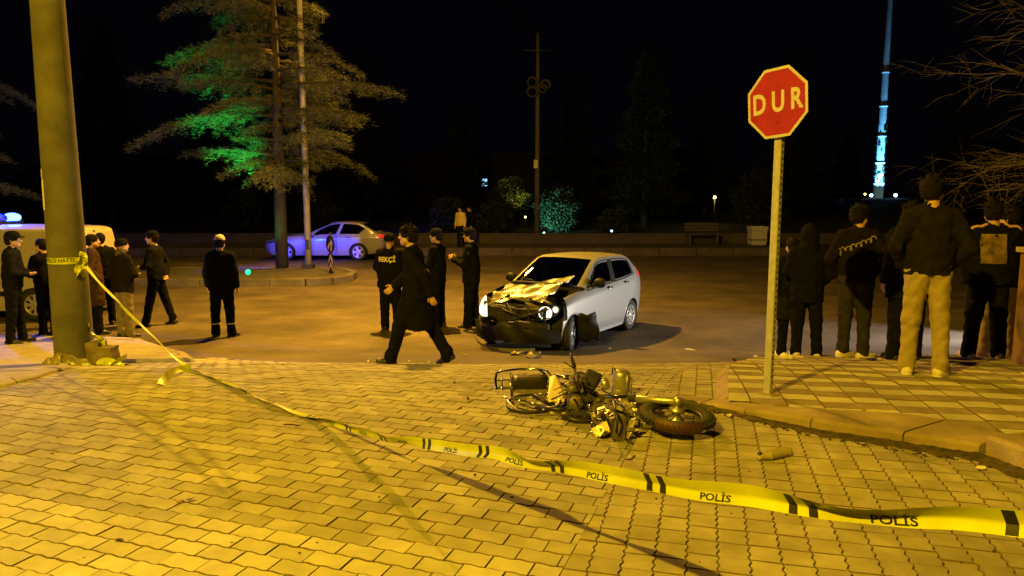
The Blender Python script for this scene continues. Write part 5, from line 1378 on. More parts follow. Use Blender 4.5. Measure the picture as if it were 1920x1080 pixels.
    for i, s in ((0, -1), (1, 1)):
        wr, el = J['wr', i], J['el', i]; d = (wr-el)/np.linalg.norm(wr-el)
        if arms[i] == 'pocket': continue
        ref = np.array([0, 1., 0]) if abs(d[1]) < .8 else np.array([0, 0, 1.]); ref = ref - d*(ref @ d); ref /= np.linalg.norm(ref)   # towards the index finger
        nrm = np.cross(d, ref)*s; nrm = -nrm if nrm[0]*s > 0 else nrm                                                             # palm faces the thigh
        Hn = SDF(); Hn.cap(wr, wr+d*.03, .026, .026, .02)
        for f_ in range(4): Hn.cap(wr+d*.02+ref*(.010-.007*f_), wr+d*.085+ref*(.03-.019*f_), .013, .012, .012)
        for f_, L in enumerate((.066, .076, .070, .054)):
            p0 = wr+d*.085+ref*(.03-.02*f_); p1 = p0+(d*.9+nrm*.35)*L*.5; p2 = p1+(d*.62+nrm*.75)*L*.5
            Hn.cap(p0, p1, .0092, .0085, .006); Hn.cap(p1, p2, .0085, .0072, .004)
        q0 = wr+d*.03+ref*.024; q1 = q0+(d*.5+ref*.7+nrm*.35)*.042; q2 = q1+(d*.85+ref*.25+nrm*.4)*.032
        Hn.cap(q0, q1, .013, .0105, .01); Hn.cap(q1, q2, .0105, .0085, .004)
        parts.append(Hn.mesh(.0062))
    V, Q = join(parts); link('body', npmesh('body', V*k, Q), M_SKIN, t)
    for s in (-1, 1):
        mb = MB(); c = hd(s*.032, .083, .010)*k; mb.ball(c, .0125*k, 10, 6); e = mb.build('eye', M_EYE, t)
        mb = MB(); c = hd(s*.032, .0918, .010)*k; mb.ball(c, .0055*k, 8, 4); mb.build('iris', M_PUP, e)
    # ---- hair / hat / hood
    if hair and hat != 'beanie' and not hood:
        A = SDF(); g = .010 if hair == 'short' else .015
        A.cap(hd(0, -.03, .034), hd(0, .016, .036), .078+g, .074+g, .03, (.95, 1, 1.06)); A.cap(hd(0, -.045, -.02), hd(0, -.04, .03), .062+g, .07+g, .03)
        if hair == 'mess':
            q = random.Random(people_n)
            for _ in range(44):
                a_ = q.uniform(0, 6.28); el_ = q.uniform(.25, 1.4); v = np.array([math.cos(a_)*math.cos(el_), math.sin(a_)*math.cos(el_), math.sin(el_)]); A.cap(hd(*(v*.085+np.array([0, -.01, .03]))), hd(*(v*.130+np.array([q.gauss(0, .02), -.012+q.gauss(0, .02), .032]))), .018, .004, .008)
        A.cap(hd(0, .135, -.05), hd(0, .12, -.02), .098, .075, .012, op='s')
        A.fold(.0035, 95, sd); A.cut(hd(0, 0, -.075), (0, 0, -1))
        V, Q = A.mesh(.0095); link('hair', npmesh('hair', V*k, Q), M_HAIR, t)
    if hat:
        A = SDF(); hm = hat_m or C_BLACK
        if hat == 'beanie':
            A.cap(hd(0, -.028, .05), hd(0, .015, .05), .092, .088, .03, (.95, 1, 1.1)); A.cap(hd(0, -.05, .0), hd(0, -.04, .04), .075, .085, .03); A.cut(hd(0, .05, .032), tuple(rotz(np.array([0, .25, -1.]), lk)) ); A.fold(.002, 120, sd)
        else:
            A.cap(hd(0, -.028, .062), hd(0, .012, .064), .092, .090, .03, (.97, 1, .95)); A.cut(hd(0, 0, .045), (0, .0, -1))
            A.cap(hd(-.045, .10, .050), hd(.045, .10, .050), .03, .03, .012, (1, 1.5, .28)); A.cap(hd(-.02, .125, .045), hd(.02, .125, .045), .028, .028, .012, (1, 1.4, .28))
        V, Q = A.mesh(.009); link('cap' if hat == 'cap' else 'beanie', npmesh('hat', V*k, Q), hm, t)
    # ---- jacket
    A = SDF(); w_ = wide
    A.cap(up((0, 0, hem-.06)), up((0, 0, 1.1)), .194*loose*(1 if hem > .7 else 1.0), .174*loose, .05, (1.06*w_, .74, 1)); A.cap(up((0, -.005, 1.08)), up((0, -.005, 1.33)), .17*loose, .165, .05, (1.16*w_, .76, 1))
    A.cap(up((-.15*w_, -.01, 1.395)), up((.15*w_, -.01, 1.395)), .072, .072, .06); A.cap(up((-.07, -.01, 1.44)), up((.07, -.01, 1.44)), .062, .062, .05)
    if hem < .7:
        for i in (0, 1): A.cap(J['hip', i], J['hip', i]*.35+J['knee', i]*.65+np.array([0, 0, -.02]), .145, .135, .06)
    A.cut((0, 0, hem+dz), (0, 0, -1))
    for i in (0, 1):
        sh, el, wr = J['sh', i], J['el', i], J['wr', i]
        A.cap(sh, el, .073*loose, .062*loose, .035); A.cap(el, wr - (wr-el)*.06, .062*loose, .048*loose, .025)
        A.cap(wr-(wr-el)*.14, wr-(wr-el)*.05, .05*loose, .047*loose, .01)
    if collar: A.cap(nb+np.array([0, -.004, -.03]), nb+np.array([0, .006, .035]), .082, .074, .02)
    if hood:
        A.cap(hd(0, -.035, .02), hd(0, .0, .03), .118, .112, .03, (.98, 1, 1.1)); A.cap(nb+np.array([0, -.05, .0]), hd(0, -.055, -.05), .095, .1, .05); A.cap(hd(0, .16, -.02), hd(0, .10, 0), .085, .078, .015, (1, 1, 1.2), op='s')
    else:
        A.cap(nb+np.array([0, .0, .045]), nb+np.array([0, .012, .10]), .066, .075, .008, op='s')
    A.fold(.0045, 30, sd); A.fold(.0022, 62, sd+2)
    V, Q = A.mesh(res); jk = link('coat' if hem < .7 else 'jacket', npmesh('jacket', V*k, Q), jacket, t)
    if knit is not None:
        A = SDF(); A.cap(nb+np.array([0, -.004, -.02]), nb+np.array([0, .006, .055]), .088, .08, .02); A.fold(.004, 60, sd)
        V, Q = A.mesh(.012); link('scarf', npmesh('scarf', V*k, Q), knit, t)
    # ---- trousers
    A = SDF(); A.cap(np.array([-.06, 0, pz+.03]), np.array([.06, 0, pz+.03]), .118, .118, .05, (1.05, .92, 1.15))
    for i in (0, 1):
        h_, kn, an = J['hip', i], J['knee', i], J['ank', i]
        A.cap(h_+np.array([0, -.01, -.02]), kn, .103*loose, .075*loose, .045); A.cap(kn, an+np.array([0, -.005, .0]), .075*loose, .062*loose, .03)
        A.cap(an+np.array([0, 0, .05]), an+np.array([0, .012, -.03]), .066*loose, .066*loose, .02)
        A.cut(an+np.array([0, 0, -.035]) if J['ank', i][2] < .1 else (0, 0, -1), (0, 0, -1)) if False else None
    A.fold(.0045, 34, sd+5); A.fold(.002, 75, sd+3)
    V, Q = A.mesh(res); link('trousers', npmesh('trousers', V*k, Q), trousers, t)
    # ---- shoes
    for i, s in ((0, -1), (1, 1)):
        an, kn = J['ank', i], J['knee', i]; sw, sp, bd = legs[i]; pitch = (sw-bd)*.75 if abs(sw-bd) > .25 else 0
        ta = toes[i]; fw_ = rotz(np.array([0, math.cos(pitch), -math.sin(-pitch)]), ta); dn = np.cross(rotz(np.array([1., 0, 0]), ta), fw_); dn = -dn if dn[2] > 0 else dn
        c0 = an+dn*.040-fw_*.045; 
        A = SDF(); A.cap(c0, c0+fw_*.10-dn*.004, .044, .046, .03, (1, 1, .95)); A.cap(c0+fw_*.08+dn*.004, c0+fw_*.185+dn*.012, .046, .036, .03, (1.02, 1, .8)); A.cap(an+dn*.0, an+dn*.035, .045, .05, .03)
        A.cut(an+dn*.075, dn); A.fold(.001, 120, sd)
        V, Q = A.mesh(.0105); sh = link('shoe', npmesh('shoe', V*k, Q), shoes, t)
        A = SDF(); A.cap(c0+dn*.026, c0+fw_*.09+dn*.026, .046, .048, .02, (1, 1, .5)); A.cap(c0+fw_*.08+dn*.026, c0+fw_*.19+dn*.026, .049, .038, .02, (1.02, 1, .5)); A.cut(an+dn*.079, dn); A.cut(an+dn*.055, -dn)
        V, Q = A.mesh(.012)
        if len(Q): link('sole', npmesh('sole', V*k, Q), C_SOLE if shoes is C_SHOEW else C_SHOEB, sh)
    t['_k'] = k; t['_dz'] = dz; del t['_k'], t['_dz']
    return t, (lambda p: Vector(up(p)*k)), J, k
def decal(t, VF, m, name, origin, w_axis=(1, 0, 0), curve=.17, parent=None):
    """flat print on the rounded back of a garment (local frame, back faces -Y)"""
    V, F = VF; P = []
    for x, y, z in V:
        a = x/curve; P.append((origin[0]+curve*math.sin(a), origin[1]+curve*(1-math.cos(a)), origin[2]+y))
    mb = MB(); mb.add(P, F, False); return mb.build(name, m, parent or t)
def backproj(t, VF, m, name, ox, oz, garment, eps=.004, ydir=1):
    """lay print on the garment surface by casting it forward from behind"""
    from mathutils.bvhtree import BVHTree
    me = garment.data; bv = BVHTree.FromPolygons([v.co for v in me.vertices], [tuple(p.vertices) for p in me.polygons])
    P = []
    for x, y, z in VF[0]:
        h = bv.ray_cast(Vector((ox+x, -1.*ydir, oz+y)), Vector((0, ydir, 0)))
        P.append((ox+x, (h[0].y if h[0] is not None else 0.)-eps*ydir, oz+y))
    mb = MB(); mb.add(P, VF[1], False); return mb.build(name, m, garment)
def child(t, n): return [c for c in t.children if c.name.split('.')[0] == n][0]
def gridq(w, h, nx, ny):
    V = [(w*(i/nx-.5), h*(j/ny-.5), 0) for i in range(nx+1) for j in range(ny+1)]
    return V, [(i*(ny+1)+j, (i+1)*(ny+1)+j, (i+1)*(ny+1)+j+1, i*(ny+1)+j+1) for i in range(nx) for j in range(ny)]
ZL = lambda y: zg(y)+.06
# --- group by the van
pA = person('officer in dark uniform and cap standing in the blue beacon light by the van', 34, 12.0, 1.82, -70, ZL, ((.05, .06, 0), (-.05, .06, .05)), ('front', 'front'), jacket=C_NAVY, trousers=C_NAVY, hat='cap', hat_m=C_NAVY, lean=.04)
pB = person('dark clothed person turned to the officer, half hidden by the concrete pole', 93, 13.0, 1.74, 75, zg, ((0, .05, 0), (0, .05, 0)), ('front', 'pocket'), jacket=C_BLACK, trousers=C_BLACK, hair='short')
pC = person('person in a long brown coat just behind the concrete pole', 183, 13.3, 1.80, -60, zg, ((0, .04, 0), (.06, .04, .05)), ('down', 'pocket'), jacket=C_BROWN, trousers=C_BLACK, hair='short', hem=.5, loose=1.1)
pC2 = person('dark clothed person whose lit face shows behind the brown coat', 199, 14.2, 1.78, 40, zg, ((0, .04, 0), (0, .04, 0)), ('pocket', 'pocket'), jacket=C_BLACK, trousers=C_BLACK)
pD = person('person in grey trousers and dark knit beanie talking to the officer', 238, 12.95, 1.73, -35, zg, ((0, .05, .05), (0, .05, 0)), ('pocket', 'front'), jacket=C_JACK, trousers=C_GREYT, hat='beanie', hat_m=C_BLACK, knit=C_GCOL, loose=1.12, hem=.82)
pE = person('officer in dark cap standing with legs apart opposite the beanie wearer', 298, 14.1, 1.83, 95, zg, ((.20, .09, .0), (-.22, .09, .05)), ('front', 'back'), jacket=C_NAVY, trousers=C_NAVY, hat='cap', hat_m=C_NAVY, hem=.86)
pF = person('person in pale cap seen from behind with reflective ankle bands', 420, 12.95, 1.79, 4, zg, ((0, .07, 0), (0, .07, 0)), ('down', 'down'), jacket=C_NAVY, trousers=C_NAVY, hat='cap', hat_m=C_CAPL, hem=.80, loose=1.1, toes=(.2, -.5), look=6)
for i in (0, 1):
    an, kn = pF[2]['ank', i], pF[2]['knee', i]; c = an*.62+kn*.38; d = (kn-an)/np.linalg.norm(kn-an)
    mb = MB(); mb.lathe([(.083, -.012), (.084, .012)], 20, Matrix.Translation(Vector(c*pF[3]))); mb.build('ankle_band', C_REFLB, pF[0])
# --- centre
pG = person('night guard seen from behind with yellow BEKÇİ lettering on the back', 733, 13.65, 1.79, -6, zg, ((0, .03, 0), (.05, .05, .08)), ('front', 'front'), jacket=C_BLACK, trousers=C_BLACK, hat='beanie', hat_m=C_BLACK, hem=.78, loose=1.15)
backproj(pG[0], text_mesh('BEKÇİ', .125, bold=.004, narrow=.92), C_GOLD, 'lettering', -.02, 1.33, child(pG[0], 'jacket'))
pH = person('officer in a cap facing the guard, partly behind the striding person', 822, 13.95, 1.86, 72, zg, ((0, .05, 0), (0, .06, .03)), ('front', 'front'), jacket=C_NAVY, trousers=C_NAVY, hat='cap', hat_m=C_NAVY, hem=.82, look=6)
pI = person('person in a long black coat striding across in front of the wrecked car', 783, 9.0, 1.77, 84, zg, ((.46, .03, .18), (-.36, .03, .14)), ('rear', 'fwd'), jacket=C_COAT, trousers=C_BLACK, hair='mess', hem=.50, lean=.10, loose=1.12, res=.013)
pJ = person('officer in cap reading a notepad beside the wrecked car', 884, 13.95, 1.87, 78, zg, ((.05, .05, 0), (-.04, .05, .03)), ('phone', 'phone'), jacket=C_NAVY, trousers=C_NAVY, hat='cap', hat_m=C_NAVY, hem=.80, loose=1.12)
mb = MB(); p = pJ[1]((0, .36, 1.26)); mb.box(p, (.15, .11, .014), (.5, 0, 0)); mb.build('notepad', C_PHONE, pJ[0])
mb = MB(); c = pJ[1]((-.255, .0, 1.33)); mb.lathe([(0, .0), (.028, 0), (.028, .006), (0, .008)], 14, Matrix.Translation(c) @ Matrix.Rotation(R(-90), 4, 'Y')); mb.build('sleeve_badge', C_REFLB, pJ[0])
# --- far pavement
ZF = lambda y: ZR + .3
pK = person('distant person in a yellow vest on the far pavement', 864, 30.9, 1.66, 150, ZF, jacket=C_HIVIS, trousers=C_BLACK, hem=.9, res=.026)
pK2 = person('distant dark clothed person beside the yellow vest', 882, 31.4, 1.66, 120, ZF, jacket=C_BLACK, trousers=C_BLACK, res=.026)
# --- onlookers on the sidewalk
def onwalk(px, Y): return (px, Y)
pR1 = person('onlooker in a black hooded jacket nearest the stop sign post', 1507, 9.0, 1.62, -8, zs, ((0, .03, 0), (-.06, .08, .05)), ('front', 'pocket'), jacket=C_BLACK, trousers=C_BLACK, hood=True, hem=.74, loose=1.06, shoes=C_SHOEW, res=.014)
pR1b = person('onlooker in black mostly hidden between the stop sign post and the hooded jacket', 1477, 9.35, 1.52, 10, zs, ((0, .03, 0), (0, .05, 0)), ('down', 'front'), jacket=C_BLACK, trousers=C_BLACK, hem=.72, hair='short', shoes=C_SHOEW)
pR2 = person('onlooker in a dark varsity jacket with script across the back', 1597, 8.0, 1.66, -16, zs, ((.03, .02, 0), (-.02, .03, .02)), ('pocket', 'pocket'), jacket=C_VARS, trousers=C_DGREY, hair='mess', hem=.86, loose=1.0, shoes=C_SHOEW, look=-46, toes=(-.9, -1.1), res=.012)
# unreadable script: a looping pen stroke laid on the cloth
pts = []
for i in range(121):
    u = i/120; a_ = u*2*math.pi*7.5; amp = .030 if u > .13 else .05
    pts.append((-.19 + .36*u + .016*math.sin(a_), amp*math.cos(a_)*(.75+.35*math.sin(u*23)) + .16*u - .07))
VT = []; FT = []
for i in range(120):
    (x0, y0), (x1, y1) = pts[i], pts[i+1]; dx, dy = x1-x0, y1-y0; l = math.hypot(dx, dy); nx, ny = -dy/l*.0055, dx/l*.0055
    b_ = len(VT); VT += [(x0+nx, y0+ny, 0), (x0-nx, y0-ny, 0), (x1-nx, y1-ny, 0), (x1+nx, y1+ny, 0)]; FT.append((b_, b_+1, b_+2, b_+3))
backproj(pR2[0], (VT, FT), C_SCRIPT, 'script_lettering', -.02, 1.24, child(pR2[0], 'jacket'))
pR3 = person('onlooker in a long black padded coat half hidden behind the khaki trousers', 1693, 7.55, 1.62, 5, zs, ((0, .05, 0), (0, .05, 0)), ('down', 'pocket'), jacket=C_BLACK, trousers=C_BLACK, hair='mess', hem=.70, loose=1.2)
pR4 = person('tall onlooker in khaki trousers and white sneakers with a dark jacket', 1726, 6.3, 1.70, -10, zs, ((.02, .045, .02), (-.05, .07, .05)), ('pocket', 'pocket'), jacket=C_JACK, trousers=C_KHAKI, hair='mess', hem=.90, loose=1.0, shoes=C_SHOEW, look=-40, toes=(-.15, -.75), res=.0105)
pR5 = person('onlooker in a black top with pink shoulder piping and a faded picture on the back', 1842, 7.9, 1.69, -4, zs, ((0, .10, 0), (0, .11, 0)), ('wide', 'front'), jacket=C_BLACK, trousers=C_BLACK, hair='mess', hem=.84, loose=1.14, shoes=C_SHOEW, look=-25, res=.012, wide=1.22)
backproj(pR5[0], gridq(.25, .31, 8, 8), C_PRINT, 'picture_print', -.045, 1.20, child(pR5[0], 'jacket'))
pR6 = person('onlooker in tan trousers just behind the picture print', 1872, 8.5, 1.74, 6, zs, ((0, .16, 0), (0, .10, 0)), ('down', 'pocket'), jacket=C_BLACK, trousers=C_TAN, hair='mess', hem=.84, loose=1.2, shoes=C_SHOEW, look=30, res=.013)
from mathutils.bvhtree import BVHTree
jk = child(pR5[0], 'jacket'); bv = BVHTree.FromPolygons([v.co for v in jk.data.vertices], [tuple(p.vertices) for p in jk.data.polygons])
for s in (-1, 1):
    pts = []
    for i in range(9):
        x = s*(.085 + .205*i/8); h = bv.ray_cast(Vector((x, -.045, 2.5)), Vector((0, 0, -1)))
        if h[0] is not None and h[0].z > .9: pts.append(h[0] + Vector((0, 0, .004)))
    mb = MB(); mb.tube(pts, .015, 8); mb.build('piping', C_PINK, jk)
# bag held by the half hidden onlooker
BL = on(1468, 9.3, zs)
mb = MB(); c = Vector((BL.x, BL.y, BL.z+.62)); mb.add(*rough_block(tuple(c), (.26, .12, .30), 21, .08, 4), True); mb.tube([c+Vector((-.07, 0, .14)), c+Vector((-.03, 0, .27)), c+Vector((.04, 0, .27)), c+Vector((.08, 0, .14))], .009, 6)
solo('shoulder_bag', mb, C_BAG, 'black bag carried beside the stop sign post', 'bag', c - Vector((0, 0, .16)))
# ================================================================== FALLEN MOTORCYCLE
M_FR = mat('frame_black', (.018, .017, .016), .4, .3, col2=(.035, .03, .028), nscale=30)
M_ALU = mat('dull_aluminium', (.42, .40, .36), .38, .75, col2=(.52, .5, .45), nscale=18, bump=.25, bscale=60)
M_PANEL = mat('pale_panel', (.58, .48, .42), .5, col2=(.66, .56, .5), nscale=10)
M_CREAM = mat('cream_plastic', (.62, .57, .42), .5)
M_RUSTY = mat('dirty_red', (.045, .014, .008), .6)
def G(px, py, h=0.): 
    return at(px, py, surf=lambda y: zg(y)+h)
def A(px, py, Y): return at(px, py, Y=Y)
mo = thing('motorcycle', 'wrecked motorcycle lying on its side on the pavers with bared engine and bent fork', 'motorcycle', on(1130, 5.6))
def tubes(name, lists, r, m, parent=mo, n=8):
    mb = MB()
    for l in lists: mb.tube(l, r, n)
    return mb.build(name, m, parent, world=True)
def moto_wheel(c, axis, r, tw, tyre=True):
    Mx = Matrix.Translation(c) @ Vector(axis).to_track_quat('Z', 'Y').to_matrix().to_4x4()
    if tyre:
        mb = MB(); pr = []
        for i in range(13):
            a = 2*math.pi*i/12; pr.append((r - tw*.8 + tw*.85*math.cos(a)*1.0, tw*.62*math.sin(a)))
        mb.lathe(pr, 44, Mx)
        for i in range(44):
            a = 2*math.pi*i/44
            for s_ in (-1, 1):
                a2 = a + s_*.03; mb.box(Mx @ Vector((r*1.005*math.cos(a2), r*1.005*math.sin(a2), s_*tw*.22)), (.016, .016, .016), (a, a, 0))
        wv = mb.build('wheel', M_RUB, mo, world=True)
    else:
        wv = tubes('wheel', [[Mx @ Vector(((r-.05)*math.cos(k*math.pi/20), (r-.05)*math.sin(k*math.pi/20)*(.93+.05*math.sin(k*.4)), .02*math.sin(k*.31))) for k in range(41)]], .009, M_ALU)
    mb = MB(); mb.lathe([(r-tw*1.45, -tw*.42), (r-tw*1.75, 0), (r-tw*1.45, tw*.42), (r-tw*1.4, tw*.3), (r-tw*1.55, 0), (r-tw*1.4, -tw*.3), (r-tw*1.45, -tw*.42)], 40, Mx); mb.build('rim', M_FR, wv, world=True)
    if not tyre: return Mx
    mb = MB(); mb.lathe([(0, -.055), (.05, -.055), (.055, -.03), (.03, -.02), (.03, .02), (.055, .03), (.05, .055), (.012, .06), (.012, .085), (0, .085)], 20, Mx); mb.build('hub', M_ALU, wv, world=True)
    mb = MB()
    for i in range(32):
        a = 2*math.pi*i/32; b_ = a + (.5 if i % 2 else -.5); z = .03 if (i//2) % 2 else -.03
        mb.tube([Mx @ Vector((.05*math.cos(b_), .05*math.sin(b_), z)), Mx @ Vector(((r-tw*1.6)*math.cos(a), (r-tw*1.6)*math.sin(a), 0))], .0018, 4)
    mb.build('spokes', M_FR, wv, world=True)
    return Mx
FW = G(1268, 779, .11); ax = Vector((.05, -.06, 1)).normalized()
MF = moto_wheel(FW, ax, .25, .052)
RW = G(1000, 756, .05); ax2 = Vector((-.05, -.05, 1)).normalized()
MR = moto_wheel(RW, ax2, .25, .03, False)
# mudguard over the front wheel, indicator, axle nut
mb = MB(); V = []
for i in range(15):
    a = R(185) + R(75)*i/14
    for j in range(5):
        t = (j-2)/2; V.append(MF @ Vector(((.262 - .02*t*t)*math.cos(a), (.262-.02*t*t)*math.sin(a), .04*t)))
mb.add(V, [(i*5+j, i*5+j+1, (i+1)*5+j+1, (i+1)*5+j) for i in range(14) for j in range(4)], True); mb.build('mudguard', M_RUSTY, mo, world=True)
ctop = MF @ Vector((0, 0, .10)); c2 = MF @ Vector((0, 0, -.10))
h1, h2 = A(1114, 742, 5.45), G(1120, 788, .06)
def fork(a, b):
    m_ = a.lerp(b, .62)
    mb = MB(); mb.tube([a, a.lerp(b, .60)], .016, 12); f = mb.build('fork_tube', M_CHROME, mo, world=True)
    mb = MB(); mb.tube([a.lerp(b, .52), a.lerp(b, .55), a.lerp(b, .60), b], [.021, .027, .026, .023], 12); mb.ball(tuple(b), .032, 10, 6); mb.build('fork_slider', M_ALU, f, world=True)
    mb = MB(); mb.tube([a.lerp(b, .46), a.lerp(b, .55)], .029, 12); mb.build('dust_seal', M_RUB, f, world=True)
fork(h1, ctop); fork(h2, c2 + Vector((0, 0, .02)))
mb = MB(); mb.tube([h1 + Vector((-.02, .03, .01)), h1, h1.lerp(h2, .5)+Vector((-.03, 0, .0)), h2], [.028, .034, .03, .034], 10); mb.ball(tuple(h1), .04, 10, 6); mb.ball(tuple(h1.lerp(h2, .5)+Vector((-.03, 0, 0))), .045, 10, 6); mb.build('fork_yoke', M_ALU, mo, world=True)
# headlamp bowl and indicator pod
hb = A(1196, 768, 5.27); mb = MB(); mb.ball(tuple(hb), (.065, .06, .062), 16, 10); mb.lathe([(.062, -.0), (.072, .01), (.066, .03), (.05, .035)], 18, Matrix.Translation(hb) @ Vector((.3, -.5, .6)).to_track_quat('Z', 'Y').to_matrix().to_4x4()); mb.build('headlamp', M_ALU, mo, world=True)
mb = MB(); Mi = Matrix.Translation(A(1228, 777, 5.12)) @ Vector((1, -.25, -.12)).to_track_quat('Z', 'Y').to_matrix().to_4x4()
mb.lathe([(0, -.075), (.03, -.07), (.042, -.04), (.046, 0), (.044, .03), (.03, .06), (0, .072)], 16, Mi); ip = mb.build('indicator', M_ALU, mo, world=True)
mb = MB(); mb.lathe([(.0465, .0), (.046, .028), (.031, .062), (0, .074)], 16, Mi); mb.build('lens', M_CREAM, ip, world=True)
tubes('indicator_stalk', [[hb, A(1210, 772, 5.2)]], .012, M_FR)
# upright pale canister (tank) with ribs
cb = on(1162, 5.86); cb.z = zg(5.86)+.01
mb = MB(); Mc = Matrix.Translation(cb) @ Matrix.Rotation(R(4), 4, 'Y')
mb.lathe([(0, 0), (.062, 0), (.068, .012), (.07, .05), (.07, .155), (.066, .178), (.05, .192), (0, .196)], 28, Mc); tk = mb.build('fuel_canister', M_ALU, mo, world=True)
mb = MB(); mb.lathe([(.0715, .03), (.074, .034), (.0715, .04)], 28, Mc); mb.lathe([(.0715, .15), (.074, .154), (.0715, .16)], 28, Mc)
for a in (-1.0, -.35, .2): mb.tube([Mc @ Vector((.072*math.cos(a), .072*math.sin(a), .02)), Mc @ Vector((.072*math.cos(a), .072*math.sin(a), .17))], .006, 6)
mb.tube([Mc @ Vector((.09, -.01, .0)), Mc @ Vector((.088, -.01, .13)), Mc @ Vector((.07, -.005, .15))], .006, 6); mb.build('band', M_ALU, tk, world=True)
mb = MB(); mb.lathe([(0, 0), (.035, 0), (.04, .02), (.036, .06), (.02, .075), (0, .078)], 16, Matrix.Translation(A(1136, 728, 5.8)) @ Matrix.Rotation(R(-12), 4, 'Y')); mb.ball(tuple(A(1130, 702, 5.85)), (.014, .014, .02), 8, 5); mb.build('carburettor', M_ALU, mo, world=True)
tubes('cable', [[A(1148, 700, 5.85), A(1149, 688, 5.85), A(1153, 692, 5.85), A(1156, 703, 5.86)], [A(1125, 724, 5.8), A(1132, 733, 5.75), A(1148, 742, 5.7), A(1160, 744, 5.6)], [A(1185, 745, 5.6), A(1205, 747, 5.5), A(1214, 738, 5.45)], [A(1150, 748, 5.5), A(1168, 764, 5.4), A(1176, 778, 5.3), A(1190, 780, 5.2)]], .006, M_FR)
# engine: crankcase, cylinder fins, covers, exhaust stub
ec = G(1084, 784, 0.)
Me = Matrix.Translation(ec) @ Matrix.Rotation(R(-14), 4, 'Z') @ Matrix.Rotation(R(9), 4, 'Y')
mb = MB(); mb.box((-.01, .05, .10), (.17, .20, .19), (.1, .05, .1), Me); mb.box((-.05, .10, .22), (.14, .16, .10), (.1, -.25, .2), Me); mb.box((.03, .14, .26), (.12, .14, .09), (.3, .2, -.1), Me); mb.box((.02, -.07, .05), (.12, .10, .09), (.2, .1, .3), Me)
en = mb.build('engine', M_ENGD, mo, world=True, bevel=.018)
mb = MB()
for i in range(8): mb.box((.085+.0, -.03+.018*i, .12), (.13, .005, .12), (0, .25, 0), Me)
mb.box((.085, .035, .12), (.09, .13, .08), (0, .25, 0), Me); mb.build('cooling_fin', M_ENG, en, world=True)
for (p, r_, nm) in (((-.03, -.07, .13), .062, 'clutch_cover'), ((-.075, .0, .20), .045, 'generator_cover')):
    mb = MB(); Mk = Me @ Matrix.Translation(p) @ Matrix.Rotation(R(75), 4, 'X')
    mb.lathe([(0, .03), (r_*.6, .03), (r_*.88, .02), (r_, 0), (r_, -.04)], 20, Mk)
    for i in range(6): a = i*1.047; mb.tube([Mk @ Vector((r_*.82*math.cos(a), r_*.82*math.sin(a), .012)), Mk @ Vector((r_*.82*math.cos(a), r_*.82*math.sin(a), .032))], .006, 6)
    mb.build(nm, M_ENG, en, world=True)
mb = MB(); mb.tube([Me @ Vector(p) for p in ((.10, -.0, .10), (.15, -.04, .07), (.12, -.12, .04), (.0, -.15, .03), (-.10, -.12, .03))], [.017, .018, .018, .02, .024], 10); mb.build('exhaust_pipe', M_FR, en, world=True)
mb = MB()
for i in range(14): mb.tube([Me @ Vector((rnd.uniform(-.1, .1), rnd.uniform(-.1, .15), rnd.uniform(.08, .3))) for _ in range(3)], rnd.uniform(.004, .009), 5)
mb.build('hose', M_FR, en, world=True)
# frame tubes, swing arm, shock absorbers
tubes('frame', [[A(1040, 703, 6.1), A(1075, 712, 6.0), A(1112, 738, 5.6)], [A(1045, 716, 6.0), A(1085, 735, 5.8), A(1116, 762, 5.5)], [A(1004, 722, 6.1), A(1045, 716, 6.05)], [A(1090, 700, 6.05), A(1110, 704, 6.0), A(1128, 712, 5.9)], [A(1086, 708, 6.0), A(1120, 717, 5.9)], [A(1030, 735, 5.95), A(1066, 755, 5.55), G(1100, 784, .05)]], .015, M_FR)
mb = MB()
for i in range(5): mb.tube([A(1086+i*4, 697+i*2, 6.0), A(1122+i*2, 706+i*3, 5.9)], .006, 6)
mb.build('wiring', M_FR, mo, world=True)
tubes('swing_arm', [[A(1060, 750, 5.6), G(1030, 758, .06), RW + Vector((0, 0, .06))], [G(1060, 768, .06), G(1030, 766, .05), RW + Vector((.02, -.02, -.03))]], .016, M_FR)
mb = MB(); p0, p1 = G(1000, 746, .09), A(1042, 738, 5.75); mb.tube([p0, p1], .012, 8)
n = 60; d = (p1-p0); L = d.length; d.normalize(); u = d.orthogonal().normalized(); v = d.cross(u)
mb.tube([p0 + d*(L*(.15+.7*i/n)) + (u*math.cos(i*.8)+v*math.sin(i*.8))*.024 for i in range(n+1)], .0045, 5); mb.build('shock_absorber', M_CHROME, mo, world=True)
# rear rack: bent chrome loop with cross bars
loop = [A(1028, 712, 6.15), A(1020, 700, 6.22), A(1008, 692, 6.28), A(975, 692, 6.28), A(940, 696, 6.26), A(931, 700, 6.24), A(929, 712, 6.18), A(931, 733, 6.05), A(936, 741, 6.0), G(957, 749, .02), G(985, 752, .03)]
rk = tubes('luggage_rack', [loop], .011, M_CHROME)
tubes('cross_bar', [[A(957, 698, 6.25), A(958, 722, 6.1), G(959, 748, .02)], [A(930, 714, 6.17), A(957, 712, 6.17)], [A(931, 728, 6.08), A(958, 727, 6.09)], [A(940, 697, 6.25), A(943, 742, 5.98)]], .006, M_CHROME, rk)
tubes('rack_stay', [[G(985, 752, .03), G(1000, 757, .03), G(1024, 764, .03)], [A(1008, 692, 6.28), A(1024, 694, 6.2), A(1032, 703, 6.1)]], .008, M_CHROME)
